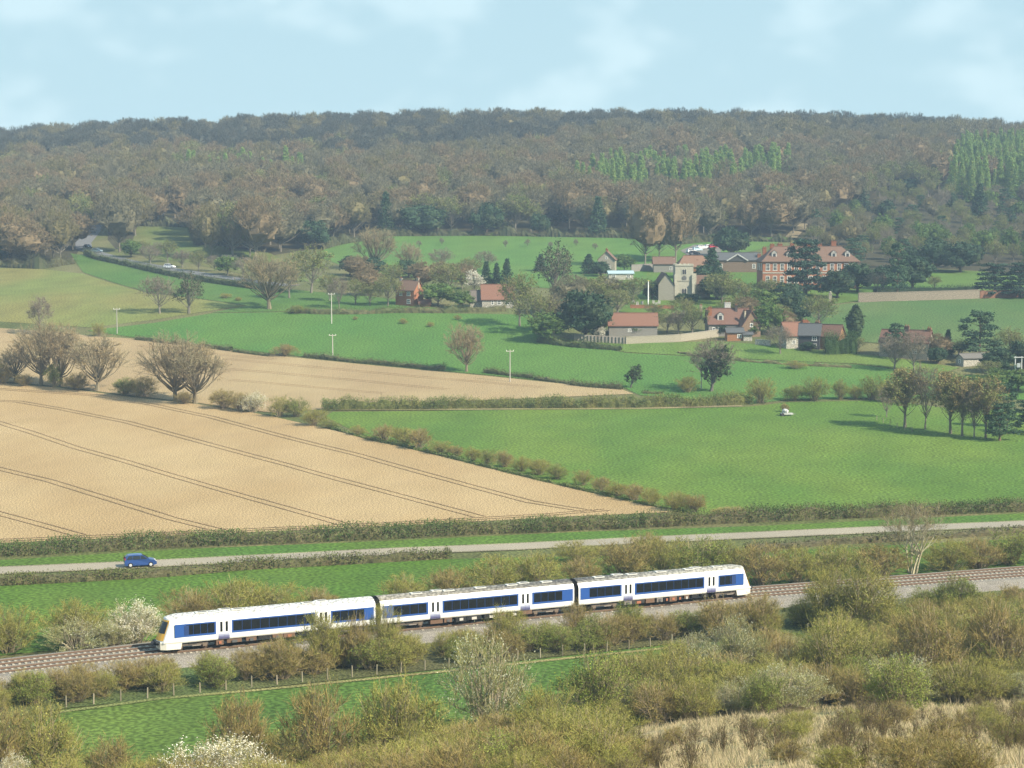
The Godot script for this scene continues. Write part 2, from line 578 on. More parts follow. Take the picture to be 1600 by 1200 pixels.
func coach(train: Node3D, x0: float, length: float, cab: int, roof_tone: Color, soot: Vector2, groups: Array, doors: Array) -> void:
	var white := Color(0.78, 0.78, 0.77)
	var body := Geo.new()
	var top := Geo.new()
	var place := func(x: float, y: float, z: float) -> Vector3: return Vector3(x0 + (length - x if cab == 1 else x), y, z)
	var ring: Array[Vector2] = []
	for p in SIDE:
		ring.append(p)
	for i in range(SIDE.size() - 2, -1, -1):
		ring.append(Vector2(SIDE[i].x, -SIDE[i].y))
	var from := NOSE if cab else 0.28
	var to := length - 0.28
	var stations: Array = []
	if cab:
		for s in 7:
			var t := s / 6.0
			var ease_in := 1.0 - pow(1.0 - t, 2.2)
			var row: Array[Vector3] = []
			for p in ring:
				var e := nose_edge(Vector2(p.x, absf(p.y)))
				e.y *= signf(p.y)
				row.append(place.call(lerpf(nose_x(e.x, e.y), from, t), lerpf(e.x, p.x, ease_in), lerpf(e.y, p.y, ease_in)))
			stations.append(row)
	else:
		stations.append(ring.map(func(p): return place.call(from, p.x, p.y)))
	stations.append(ring.map(func(p): return place.call(to, p.x, p.y)))
	for s in stations.size() - 1:
		for i in ring.size() - 1:
			var is_roof := i >= 5 and i < ring.size() - 6
			if is_roof and s == stations.size() - 2:
				for k in 16:  # the roof grows sootier towards the exhausts
					var a: Vector3 = stations[s][i]
					var b: Vector3 = stations[s][i + 1]
					var c: Vector3 = stations[s + 1][i + 1]
					var d: Vector3 = stations[s + 1][i]
					var mid: float = (a.lerp(d, (k + 0.5) / 16.0).x - x0) / length
					var dirt := clampf(lerpf(soot.x, soot.y, mid) + rng.randf_range(-0.06, 0.06), 0.0, 0.9) * smoothstep(3.2, 3.55, (SIDE[mini(i, ring.size() - 1 - i)] as Vector2).x)
					top.quad(a.lerp(d, k / 16.0), b.lerp(c, k / 16.0), b.lerp(c, (k + 1) / 16.0), a.lerp(d, (k + 1) / 16.0), roof_tone.lerp(Color(0.09, 0.09, 0.095), dirt))
				continue
			(top if is_roof else body).quad(stations[s][i], stations[s][i + 1], stations[s + 1][i + 1], stations[s + 1][i], roof_tone if is_roof else white.lerp(Color(0.62, 0.55, 0.42), 0.35 if i == 0 or i == ring.size() - 2 else 0.0))
		body.quad(stations[s][0], stations[s + 1][0], stations[s + 1][ring.size() - 1], stations[s][ring.size() - 1], Color(0.05, 0.05, 0.05))
	for last in ([stations[-1]] if cab else [stations[0], stations[-1]]):
		for i in range(1, ring.size() - 1):
			body.tri(last[0], last[i], last[i + 1], Color(0.03, 0.03, 0.035))
	if cab:  # the front between the two edges
		for i in SIDE.size() - 1:
			for k in 6:
				var q: Array[Vector3] = []
				for m in [[0, 0], [1, 0], [1, 1], [0, 1]]:
					var e := nose_edge(SIDE[i + m[1]])
					var z: float = e.y * ((k + m[0]) / 3.0 - 1.0)
					q.append(place.call(nose_x(e.x, z), e.x, z))
				body.quad(q[0], q[1], q[2], q[3], white)
	var paint := tinted("train paint", 0.3)
	paint.metallic_specular = 0.5
	body.smooth = false
	var shell := put("coach", body.mesh(), paint, train)
	put("roof", top.mesh(), tinted("coach roof", 0.55, protos.grime, 3.0), shell)
	var blue := Color(0.03, 0.09, 0.3)
	var glass := flat("coach glass", Color(0.012, 0.014, 0.016), 0.08)
	for side in [1, -1]:
		for gr in groups:  # blue band from, to, first pane, last pane, panes
			var g := Geo.new()
			g.box(Vector3((gr[0] + gr[1]) * 0.5, 2.2, side * 1.372), Vector3(gr[1] - gr[0], 1.36, 0.024), blue)
			put("window_band", g.mesh(), paint, shell)
			var each: float = (gr[3] - gr[2]) / gr[4]
			for k in gr[4]:
				var pane := Geo.new()
				pane.box(Vector3(gr[2] + each * (k + 0.5), 2.24, side * 1.38), Vector3(each - 0.035, 1.02, 0.03), Color.WHITE)
				put("window_pane", pane.mesh(), glass, shell)
		for x in doors:
			for leaf in [-1, 1]:
				var g := Geo.new()
				var mid: float = x + leaf * 0.31
				var z: float = side * 1.375
				g.box(Vector3(mid, 2.35, z), Vector3(0.59, 1.36, 0.03), Color(0.8, 0.8, 0.8))
				var tones := [Color(0.6, 0.61, 0.67), Color(0.32, 0.34, 0.46), Color(0.16, 0.165, 0.28), Color(0.09, 0.085, 0.17)]
				for k in 4:
					g.box(Vector3(mid, 1.57 - k * 0.17, z), Vector3(0.59, 0.17, 0.03), tones[k])
				put("door", g.mesh(), paint, shell)
				var pane := Geo.new()
				pane.box(Vector3(mid - leaf * 0.02, 2.26, z + side * 0.004), Vector3(0.26, 1.05, 0.03), Color.WHITE)
				put("door_window", pane.mesh(), glass, shell)
	# running gear
	for x in [3.7, length - 3.7]:
		var g := Geo.new()
		var rust := Color(0.09, 0.06, 0.045)
		for side in [-1, 1]:
			g.box(Vector3(x0 + x, 0.62, side * 1.05), Vector3(3.3, 0.2, 0.14), Color(0.12, 0.1, 0.085))
			g.box(Vector3(x0 + x, 0.85, side * 1.0), Vector3(0.9, 0.3, 0.35), Color(0.03, 0.03, 0.03))
			for w in [-1.3, 1.3]:
				var hub := Vector3(x0 + x + w, 0.42, side * 0.78)
				var wheel: Array[Vector3] = []
				for k in 14:
					wheel.append(hub + Vector3(cos(TAU * k / 14), sin(TAU * k / 14), 0) * 0.42)
				for k in 14:
					var m := (k + 1) % 14
					g.tri(hub + Vector3(0, 0, side * 0.07), wheel[k], wheel[m], rust)
					g.quad(wheel[k], wheel[m], wheel[m] - Vector3(0, 0, side * 0.13), wheel[k] - Vector3(0, 0, side * 0.13), Color(0.2, 0.17, 0.15))
				g.box(hub + Vector3(0, 0.1, side * 0.27), Vector3(0.42, 0.36, 0.16), Color(0.17, 0.13, 0.1))
				g.box(hub + Vector3(0, 0.38, side * 0.25), Vector3(0.3, 0.2, 0.2), Color(0.05, 0.045, 0.04))
			g.box(Vector3(x0 + x + 0.4, 0.5, side * 1.16), Vector3(0.9, 0.08, 0.06), Color(0.28, 0.24, 0.2))
		for w in [-1.3, 1.3]:
			g.box(Vector3(x0 + x + w, 0.42, 0), Vector3(0.14, 0.14, 1.6), rust)
		put("bogie", g.mesh(), tinted("ironwork", 0.8), shell)
	var kit := Geo.new()
	var x := 6.2
	var tints := [Color(0.03, 0.03, 0.03), Color(0.05, 0.045, 0.04), Color(0.16, 0.1, 0.07), Color(0.025, 0.025, 0.03), Color(0.2, 0.18, 0.16)]
	while x < length - 6.6:
		var l := rng.randf_range(0.5, 1.8)
		var tall := rng.randf_range(0.4, 0.66)
		for side in [-1, 1]:
			kit.box(Vector3(x0 + x + l * 0.5, 0.95 - tall * 0.5, side * rng.randf_range(0.85, 1.0)), Vector3(l, tall, 0.6), tints[rng.randi() % 5])
		if rng.randf() < 0.6:
			kit.box(Vector3(x0 + x + l * 0.5, 0.6, 1.32), Vector3(l * 0.35, 0.28, 0.05), [Color(0.5, 0.47, 0.42), Color(0.35, 0.14, 0.08), Color(0.1, 0.1, 0.1)][rng.randi() % 3])
		x += l + rng.randf_range(0.06, 0.5)
	kit.box(Vector3(x0 + length * 0.5, 0.99, 0), Vector3(length - 6.0, 0.14, 2.3), Color(0.02, 0.02, 0.02))
	put("underframe", kit.mesh(), tinted("ironwork"), shell)
	for v in [0.2, 0.31, 0.36, 0.52, 0.68, 0.75, 0.86]:
		if (v == 0.52 or v == 0.86) and cab == -1:
			continue
		var g := Geo.new()
		var at: Vector3 = place.call(v * length, 3.76, 0.32 if fmod(v * 100, 2) < 1 else -0.1)
		g.box(at, Vector3(1.3, 0.12, 0.7), Color(0.55, 0.55, 0.52))
		g.box(at + Vector3(0.1, 0.065, 0.1), Vector3(0.9, 0.02, 0.36), Color(0.08, 0.08, 0.08))
		put("roof_vent", g.mesh(), tinted("ironwork"), shell)
	if cab:
		put("front_panel", nose_patch(1.22, 3.3, 1.08, 1.0, 0.008, place, Color(0.75, 0.4, 0.04)), paint, shell)
		put("windscreen", nose_patch(1.95, 3.12, 0.98, 0.9, 0.02, place, Color.WHITE), glass, shell)
		var wiper := Geo.new()
		wiper.twig(place.call(nose_x(2.0, 0.1) - 0.03, 2.0, 0.1), place.call(nose_x(2.9, 0.25) - 0.04, 2.9, 0.25), 0.06, Color(0.02, 0.02, 0.02), rng)
		put("wiper", wiper.mesh(), tinted("ironwork"), shell)
		for side in [-1, 1]:
			var lamp := Geo.new()
			var a: Vector3 = place.call(nose_x(1.05, 0.85) - 0.02, 1.05, 0.85 * side)
			lamp.box(a, Vector3(0.08, 0.16, 0.3), Color(0.75, 0.75, 0.7))
			put("headlight", lamp.mesh(), paint, shell)
			var grille := Geo.new()
			grille.box(place.call(3.0, 2.2, 1.385 * side), Vector3(0.5, 1.0, 0.03), Color(0.03, 0.045, 0.11))
			for k in 8:
				grille.box(place.call(3.0, 1.78 + k * 0.12, 1.395 * side), Vector3(0.46, 0.03, 0.03), blue)
			put("cab_grille" if cab == -1 else "cab_window", grille.mesh(), paint, shell)
		var skirt := Geo.new()
		var q: Array = []
		for y in [0.28, 0.96]:
			q.append([place.call(0.35, y, -0.85), place.call(0.9, y, -1.18), place.call(2.35 + y * 0.2, y, -1.3), place.call(2.35 + y * 0.2, y, 1.3), place.call(0.9, y, 1.18), place.call(0.35, y, 0.85)])
		for k in 6:
			var m := (k + 1) % 6
			skirt.quad(q[0][k], q[0][m], q[1][m], q[1][k], Color(0.74, 0.7, 0.6))
		put("nose_skirt", skirt.mesh(), paint, shell)
		var hook := Geo.new()
		hook.box(place.call(0.05, 0.86, 0), Vector3(0.75, 0.4, 0.5), Color(0.03, 0.035, 0.04))
		hook.box(place.call(0.2, 1.06, 0), Vector3(0.5, 0.16, 1.5), Color(0.04, 0.045, 0.05))
		hook.box(place.call(-0.2, 0.9, 0), Vector3(0.3, 0.3, 0.36), Color(0.12, 0.12, 0.12))
		put("coupler", hook.mesh(), tinted("ironwork"), shell)
	if cab != 1:
		var g := Geo.new()  # the black bellows to the next coach
		g.box(Vector3(x0 + length, 2.2, 0), Vector3(0.62, 2.5, 1.9), Color(0.015, 0.015, 0.017))
		for k in 4:
			g.box(Vector3(x0 + length - 0.21 + k * 0.14, 2.25, 0), Vector3(0.06, 2.66, 2.2), Color(0.02, 0.02, 0.022))
		put("gangway", g.mesh(), tinted("ironwork"), shell)


# ---------------------------------------------------------------- cars
func car_z(y: float) -> float:
	return 0.86 - maxf(0.0, y - 0.95) * 0.32


# a small people carrier, front towards +x, with its parts
func make_car(paint: Material, label: String, group := "") -> Node3D:
	var o := thing("car", Vector3.ZERO, 0.0, label, "car", group)
	var line := PackedVector2Array([Vector2(-2.0, 0.3), Vector2(-2.08, 0.6), Vector2(-2.0, 1.0), Vector2(-1.85, 1.35), Vector2(-1.55, 1.58), Vector2(-0.4, 1.64), Vector2(0.25, 1.58), Vector2(1.15, 1.02), Vector2(1.85, 0.86), Vector2(2.1, 0.66), Vector2(2.12, 0.35), Vector2(1.8, 0.24), Vector2(-1.8, 0.24)])
	var g := Geo.new()
	var ears := Geometry2D.triangulate_polygon(line)
	for side in [-1, 1]:
		for i in range(0, ears.size(), 3):
			var p: Array[Vector3] = []
			for k in 3:
				var q := line[ears[i + k]]
				p.append(Vector3(q.x, q.y, side * car_z(q.y)))
			g.tri(p[0], p[1], p[2], Color.WHITE)
	for i in line.size():
		var a := line[i]
		var b := line[(i + 1) % line.size()]
		g.quad(Vector3(a.x, a.y, -car_z(a.y)), Vector3(b.x, b.y, -car_z(b.y)), Vector3(b.x, b.y, car_z(b.y)), Vector3(a.x, a.y, car_z(a.y)), Color.WHITE)
	put("body", g.mesh(), paint, o)
	var glass := flat("car glass", Color(0.02, 0.025, 0.03), 0.05)
	for side in [-1, 1]:
		for w in [[-1.78, -1.05, -1.5, -1.0], [-0.98, -0.05, -0.94, -0.05], [0.02, 0.95, 0.02, 0.28]]:
			var p := Geo.new()
			var q := [Vector2(w[0], 1.05), Vector2(w[1], 1.05), Vector2(w[3], 1.5), Vector2(w[2], 1.5)]
			p.quad(Vector3(q[0].x, q[0].y, side * (car_z(q[0].y) + 0.008)), Vector3(q[1].x, q[1].y, side * (car_z(q[1].y) + 0.008)), Vector3(q[2].x, q[2].y, side * (car_z(q[2].y) + 0.008)), Vector3(q[3].x, q[3].y, side * (car_z(q[3].y) + 0.008)), Color.WHITE)
			put("side_window", p.mesh(), glass, o)
		for x in [-1.3, 1.32]:
			var w := Geo.new()
			var hub := Vector3(x, 0.31, side * 0.88)
			for k in 16:
				var a := Vector3(cos(TAU * k / 16), sin(TAU * k / 16), 0) * 0.31
				var b := Vector3(cos(TAU * (k + 1) / 16), sin(TAU * (k + 1) / 16), 0) * 0.31
				w.quad(hub + a * 0.62, hub + b * 0.62, hub + b, hub + a, Color(0.015, 0.015, 0.015))
				w.tri(hub + Vector3(0, 0, side * 0.01), hub + a * 0.62, hub + b * 0.62, Color(0.5, 0.5, 0.5))
				w.quad(hub + a, hub + b, hub + b - Vector3(0, 0, side * 0.2), hub + a - Vector3(0, 0, side * 0.2), Color(0.015, 0.015, 0.015))
			put("wheel", w.mesh(), tinted("ironwork"), o)
		var lamp := Geo.new()
		lamp.box(Vector3(1.93, 0.74, side * 0.62), Vector3(0.3, 0.14, 0.32), Color(0.8, 0.8, 0.8), Basis(Vector3.BACK, -0.5))
		put("headlight", lamp.mesh(), flat("lamp glass", Color(0.75, 0.75, 0.75), 0.1), o)
		var rear := Geo.new()
		rear.box(Vector3(-1.98, 1.02, side * 0.72), Vector3(0.12, 0.36, 0.16), Color(0.4, 0.02, 0.02))
		put("tail_light", rear.mesh(), tinted("ironwork"), o)
	var ws := Geo.new()
	for q in [[Vector2(0.33, 1.54), Vector2(1.1, 1.06)], [Vector2(-1.87, 1.34), Vector2(-1.6, 1.55)]]:
		var off := Vector2(0.012, 0.014) if q[0].x > 0 else Vector2(-0.014, 0.01)
		var a: Vector2 = q[0] + off
		var b: Vector2 = q[1] + off
		ws.quad(Vector3(a.x, a.y, -car_z(a.y) + 0.08), Vector3(b.x, b.y, -car_z(b.y) + 0.08), Vector3(b.x, b.y, car_z(b.y) - 0.08), Vector3(a.x, a.y, car_z(a.y) - 0.08), Color.WHITE)
	put("windscreen", ws.mesh(), glass, o)
	return o


func copy_car(source: Node3D, paint: Material, at: Vector3, turn: float, label: String, group := "") -> void:
	var o: Node3D = source.duplicate()
	o.name = numbered("car")
	add_child(o)
	o.position = at
	o.rotation.y = turn
	(o.get_node("body") as MeshInstance3D).material_override = paint
	o.remove_meta("group")
	tag(o, label, "car", group)


# ---------------------------------------------------------------- buildings
# S: l (along the front), w (depth), eave, rise, hip, wall, roof, over, windows [face, along, sill, width, height], chimneys [x, z, width, rise above the ridge, tone], dormers [x]
func house(called: String, at: Vector2, turn: float, S: Dictionary, label: String, category := "house") -> Node3D:
	var o := thing(called, on(at), turn, label, category)
	var l: float = S.l * 0.5
	var w: float = S.w * 0.5
	var e: float = S.eave
	var top: float = e + S.rise
	var hip: float = S.get("hip", 0.0)
	var wall := Geo.new()
	var c := Color.WHITE
	for q in [[-l, w, l, w], [l, w, l, -w], [l, -w, -l, -w], [-l, -w, -l, w]]:
		wall.quad(Vector3(q[0], -2.5, q[1]), Vector3(q[2], -2.5, q[3]), Vector3(q[2], e, q[3]), Vector3(q[0], e, q[1]), c)
	if hip == 0.0:
		for s in [-1, 1]:
			wall.tri(Vector3(s * l, e, -w), Vector3(s * l, e, w), Vector3(s * l, top, 0), c)
	put("wall", wall.mesh(), S.wall, o)
	var roof := Geo.new()
	var v: float = S.get("over", 0.35)
	var drop: float = v * S.rise / w
	var lo := e - drop
	for s in [-1, 1]:
		var a := Vector3(-l - v, lo, s * (w + v))
		var b := Vector3(l + v, lo, s * (w + v))
		var p := Vector3(l + (v if hip == 0.0 else -hip), top, 0)
		var q := Vector3(-l - (v if hip == 0.0 else -hip), top, 0)
		var t := Vector3(0, 0.22, 0)
		roof.quad(a + t, b + t, p + t, q + t, c)
		roof.quad(a, b, b + t, a + t, c * 0.8)
		roof.quad(a, b, p, q, c)
		for end in [[b, p], [a, q]]:
			if hip == 0.0:
				roof.quad(end[0], end[1], end[1] + t, end[0] + t, c)
		if hip > 0.0 and s == 1:
			for k in [-1, 1]:
				var m := Vector3(k * (l + v), lo, -(w + v))
				var n := Vector3(k * (l + v), lo, w + v)
				roof.tri(m + t, n + t, Vector3(k * (l - hip), top, 0) + t, c)
				roof.quad(m, n, n + t, m + t, c)
	roof.box(Vector3(0, top + 0.26, 0), Vector3(2 * (l + (v if hip == 0.0 else -hip)), 0.16, 0.3), S.get("ridge", Color(1, 1, 1)))
	put("roof", roof.mesh(), S.roof, o)
	var frame_paint: Material = S.get("frames", flat("white paint", Color(0.78, 0.77, 0.72), 0.5))
	for n in S.get("windows", []):
		var face: String = n[0]
		var b := Basis(Vector3.UP, {"f": 0.0, "r": PI / 2, "b": PI, "l": -PI / 2}[face])
		var out: float = w if face in ["f", "b"] else l
		var f := Geo.new()
		var mid: Vector3 = b * Vector3(n[1], n[2] + n[4] * 0.5, out)
		var nrm: Vector3 = b * Vector3.BACK
		var t := 0.14
		for bar in [[0, n[4] * 0.5 - t * 0.5, n[3], t], [0, -n[4] * 0.5 + t * 0.5, n[3] + 0.2, t], [n[3] * 0.5 - t * 0.5, 0, t, n[4] - 2 * t], [-n[3] * 0.5 + t * 0.5, 0, t, n[4] - 2 * t], [0, 0, n[3] - 2 * t, 0.09]]:
			f.box(mid + b * Vector3(bar[0], bar[1], 0.02), Vector3(bar[2], bar[3], 0.14), Color.WHITE, b)
		if n[3] > 0.9:
			for up in [-1, 1]:
				f.box(mid + b * Vector3(0, up * (n[4] * 0.25 - t * 0.3), 0.02), Vector3(0.07, n[4] * 0.5 - t * 1.4, 0.1), Color.WHITE, b)
		var win := put("window", f.mesh(), frame_paint, o)
		var pane := Geo.new()
		pane.box(mid + nrm * 0.005, Vector3(n[3] - t, n[4] - t, 0.05), Color.WHITE, b)
		put("pane", pane.mesh(), flat("window glass", Color(0.05, 0.055, 0.06), 0.1), win)
	for n in S.get("chimneys", []):
		var g := Geo.new()
		var tall: float = n[3] + 2.6
		g.box(Vector3(n[0], top + n[3] - tall * 0.5, n[1]), Vector3(n[2], tall, n[2] * 0.8), n[4])
		g.box(Vector3(n[0], top + n[3] - 0.12, n[1]), Vector3(n[2] + 0.16, 0.2, n[2] * 0.8 + 0.16), n[4] * 0.9)
		for k in [-0.25, 0.25]:
			g.tube([Vector3(n[0] + k * n[2], top + n[3], n[1]), Vector3(n[0] + k * n[2], top + n[3] + 0.45, n[1])], [0.16, 0.13], 6, Color(0.4, 0.2, 0.11))
		put("chimney", g.mesh(), tinted("masonry", 0.9, protos.grain, 2.0), o)
	for x in S.get("dormers", []):
		var g := Geo.new()
		var y: float = e + S.rise * 0.42
		var z: float = w * 0.62
		g.box(Vector3(x, y, z - 0.5), Vector3(1.7, 1.7, 2.4), Color(0.8, 0.78, 0.72))
		g.quad(Vector3(x - 1.1, y + 0.8, z + 0.9), Vector3(x, y + 1.5, z + 0.9), Vector3(x, y + 1.5, z - 1.8), Vector3(x - 1.1, y + 0.8, z - 1.8), Color(0.2, 0.13, 0.09))
		g.quad(Vector3(x + 1.1, y + 0.8, z + 0.9), Vector3(x, y + 1.5, z + 0.9), Vector3(x, y + 1.5, z - 1.8), Vector3(x + 1.1, y + 0.8, z - 1.8), Color(0.2, 0.13, 0.09))
		g.tri(Vector3(x - 1.0, y + 0.84, z + 0.8), Vector3(x + 1.0, y + 0.84, z + 0.8), Vector3(x, y + 1.44, z + 0.8), Color(0.8, 0.78, 0.72))
		var d := put("dormer", g.mesh(), tinted("masonry"), o)
		var pane := Geo.new()
		pane.box(Vector3(x, y - 0.05, z + 0.71), Vector3(0.85, 1.1, 0.06), Color.WHITE)
		put("pane", pane.mesh(), flat("window glass", Color.BLACK), d)
	return o


# a wall of stone or brick along a line
func garden_wall(called: String, line: PackedVector2Array, h: float, thick: float, mat: Material, cap: Color, label: String) -> void:
	var g := Geo.new()
	var pts := walk(line, 2.0)
	for i in pts.size() - 1:
		var a := on(pts[i])
		var b := on(pts[i + 1])
		var d := Vector3(b.x - a.x, 0, b.z - a.z).normalized()
		var s := Vector3(-d.z, 0, d.x) * thick * 0.5
		for k in [-1, 1]:
			g.quad(a + s * k - Vector3(0, 0.6, 0), b + s * k - Vector3(0, 0.6, 0), b + s * k + Vector3(0, h, 0), a + s * k + Vector3(0, h, 0), Color.WHITE)
		var u := Vector3(0, h, 0)
		var t := Vector3(0, h + 0.16, 0)
		g.quad(a + s * 1.2 + t, b + s * 1.2 + t, b - s * 1.2 + t, a - s * 1.2 + t, cap)
		for k in [-1, 1]:
			g.quad(a + s * 1.2 * k + u, b + s * 1.2 * k + u, b + s * 1.2 * k + t, a + s * 1.2 * k + t, cap)
		for q in [[a, i == 0], [b, i == pts.size() - 2]]:
			if q[1]:
				g.quad(q[0] - s, q[0] + s, q[0] + s + u, q[0] - s + u, Color.WHITE)
	tag(put(called, g.mesh(), mat, self), label, "wall")


# a wooden pole with a crossarm and insulators
func utility_pole(at: Vector2, tall: float, turn: float, label: String, pale := 0.35) -> void:
	var o := thing("utility_pole", on(at), turn, label, "pole")
	var g := Geo.new()
	g.tube([Vector3(0, -0.5, 0), Vector3(0, tall, 0)], [0.16, 0.11], 8, Color(pale, pale * 0.94, pale * 0.85))
	put("post", g.mesh(), tinted("ironwork"), o)
	var a := Geo.new()
	a.box(Vector3(0, tall - 0.35, 0), Vector3(1.9, 0.14, 0.12), Color(0.5, 0.48, 0.44))
	put("crossarm", a.mesh(), tinted("ironwork"), o)
	for x in [-0.85, 0.0, 0.85]:
		var i := Geo.new()
		i.tube([Vector3(x, tall - 0.3, 0), Vector3(x, tall - 0.02, 0)], [0.09, 0.06], 6, Color(0.7, 0.7, 0.68))
		put("insulator", i.mesh(), tinted("ironwork"), o)


# ---------------------------------------------------------------- the place
func _ready() -> void:
	var cam := Camera3D.new()
	cam.name = "camera"
	add_child(cam)
	cam.position = Vector3(0, 46.5, 0)
	cam.rotation.x = -atan((600.0 - 330.0) / 3100.0)
	cam.fov = rad_to_deg(2.0 * atan(600.0 / 3100.0))
	cam.near = 1.0
	cam.far = 9000.0
	cam.current = true
	var env := Environment.new()
	env.background_mode = Environment.BG_SKY
	env.tonemap_mode = Environment.TONE_MAPPER_LINEAR
	env.tonemap_exposure = 1.9
	env.sdfgi_enabled = true
	env.ssao_enabled = true
	env.ssil_enabled = true
	env.fog_enabled = true
	env.fog_density = 0.0002
	env.fog_light_color = Color(0.78, 0.89, 1.0)
	var air := ProceduralSkyMaterial.new()
	air.sky_top_color = Color(0.5, 0.615, 0.69)
	air.sky_horizon_color = Color(0.6, 0.7, 0.72)
	air.sky_curve = 0.15
	air.ground_horizon_color = Color(0.6, 0.66, 0.66)
	air.ground_bottom_color = Color(0.3, 0.34, 0.25)
	air.sun_angle_max = 12.0
	air.sky_cover = cloud_cover()
	var sky := Sky.new()
	sky.sky_material = air
	env.sky = sky
	var we := WorldEnvironment.new()
	we.name = "world_environment"
	we.environment = env
	add_child(we)
	var sun := DirectionalLight3D.new()
	sun.name = "sun"
	add_child(sun)
	sun.look_at_from_position(Vector3(0.8, 0.74, 0.5), Vector3.ZERO)
	sun.light_energy = 1.5
	sun.light_color = Color(1.0, 0.955, 0.87)
	sun.light_angular_distance = 0.5
	sun.shadow_enabled = true

	mottle_noise.seed = 5
	mottle_noise.frequency = 0.01
	mottle_noise.fractal_octaves = 3
	protos.grime = noise_tex(256, 0.02, 0.55, 1.0, 4, 3)
	protos.grain = noise_tex(256, 0.06, 0.5, 1.0, 4, 8)
	var grass_grain := noise_tex(512, 0.05, 0.66, 1.0, 4, 4)
	var soil_grain := noise_tex(512, 0.07, 0.56, 1.0, 3, 6)
	ground_and_fields(grass_grain, soil_grain)
	railway()
	grow_plants()
	village()
	woods()
	trees_and_hedges()
	scrub()
	small_things()


# soft, thin fair-weather clouds, longer than they are tall
func cloud_cover() -> ImageTexture:
	var n := FastNoiseLite.new()
	n.seed = 21
	n.frequency = 0.05
	n.fractal_octaves = 6
	n.fractal_gain = 0.6
	var soft := n.get_seamless_image(1024, 1024, false, false, 0.1, true)
	soft.resize(2048, 1024, Image.INTERPOLATE_CUBIC)
	soft.convert(Image.FORMAT_L8)
	var data := soft.get_data()
	var out := PackedByteArray()
	out.resize(data.size() * 4)
	for i in data.size():
		out[i * 4] = 255
		out[i * 4 + 1] = 243
		out[i * 4 + 2] = 228
		out[i * 4 + 3] = int(255.0 * 0.085 * smoothstep(0.48, 0.78, data[i] / 255.0))
	return ImageTexture.create_from_image(Image.create_from_data(2048, 1024, false, Image.FORMAT_RGBA8, out))


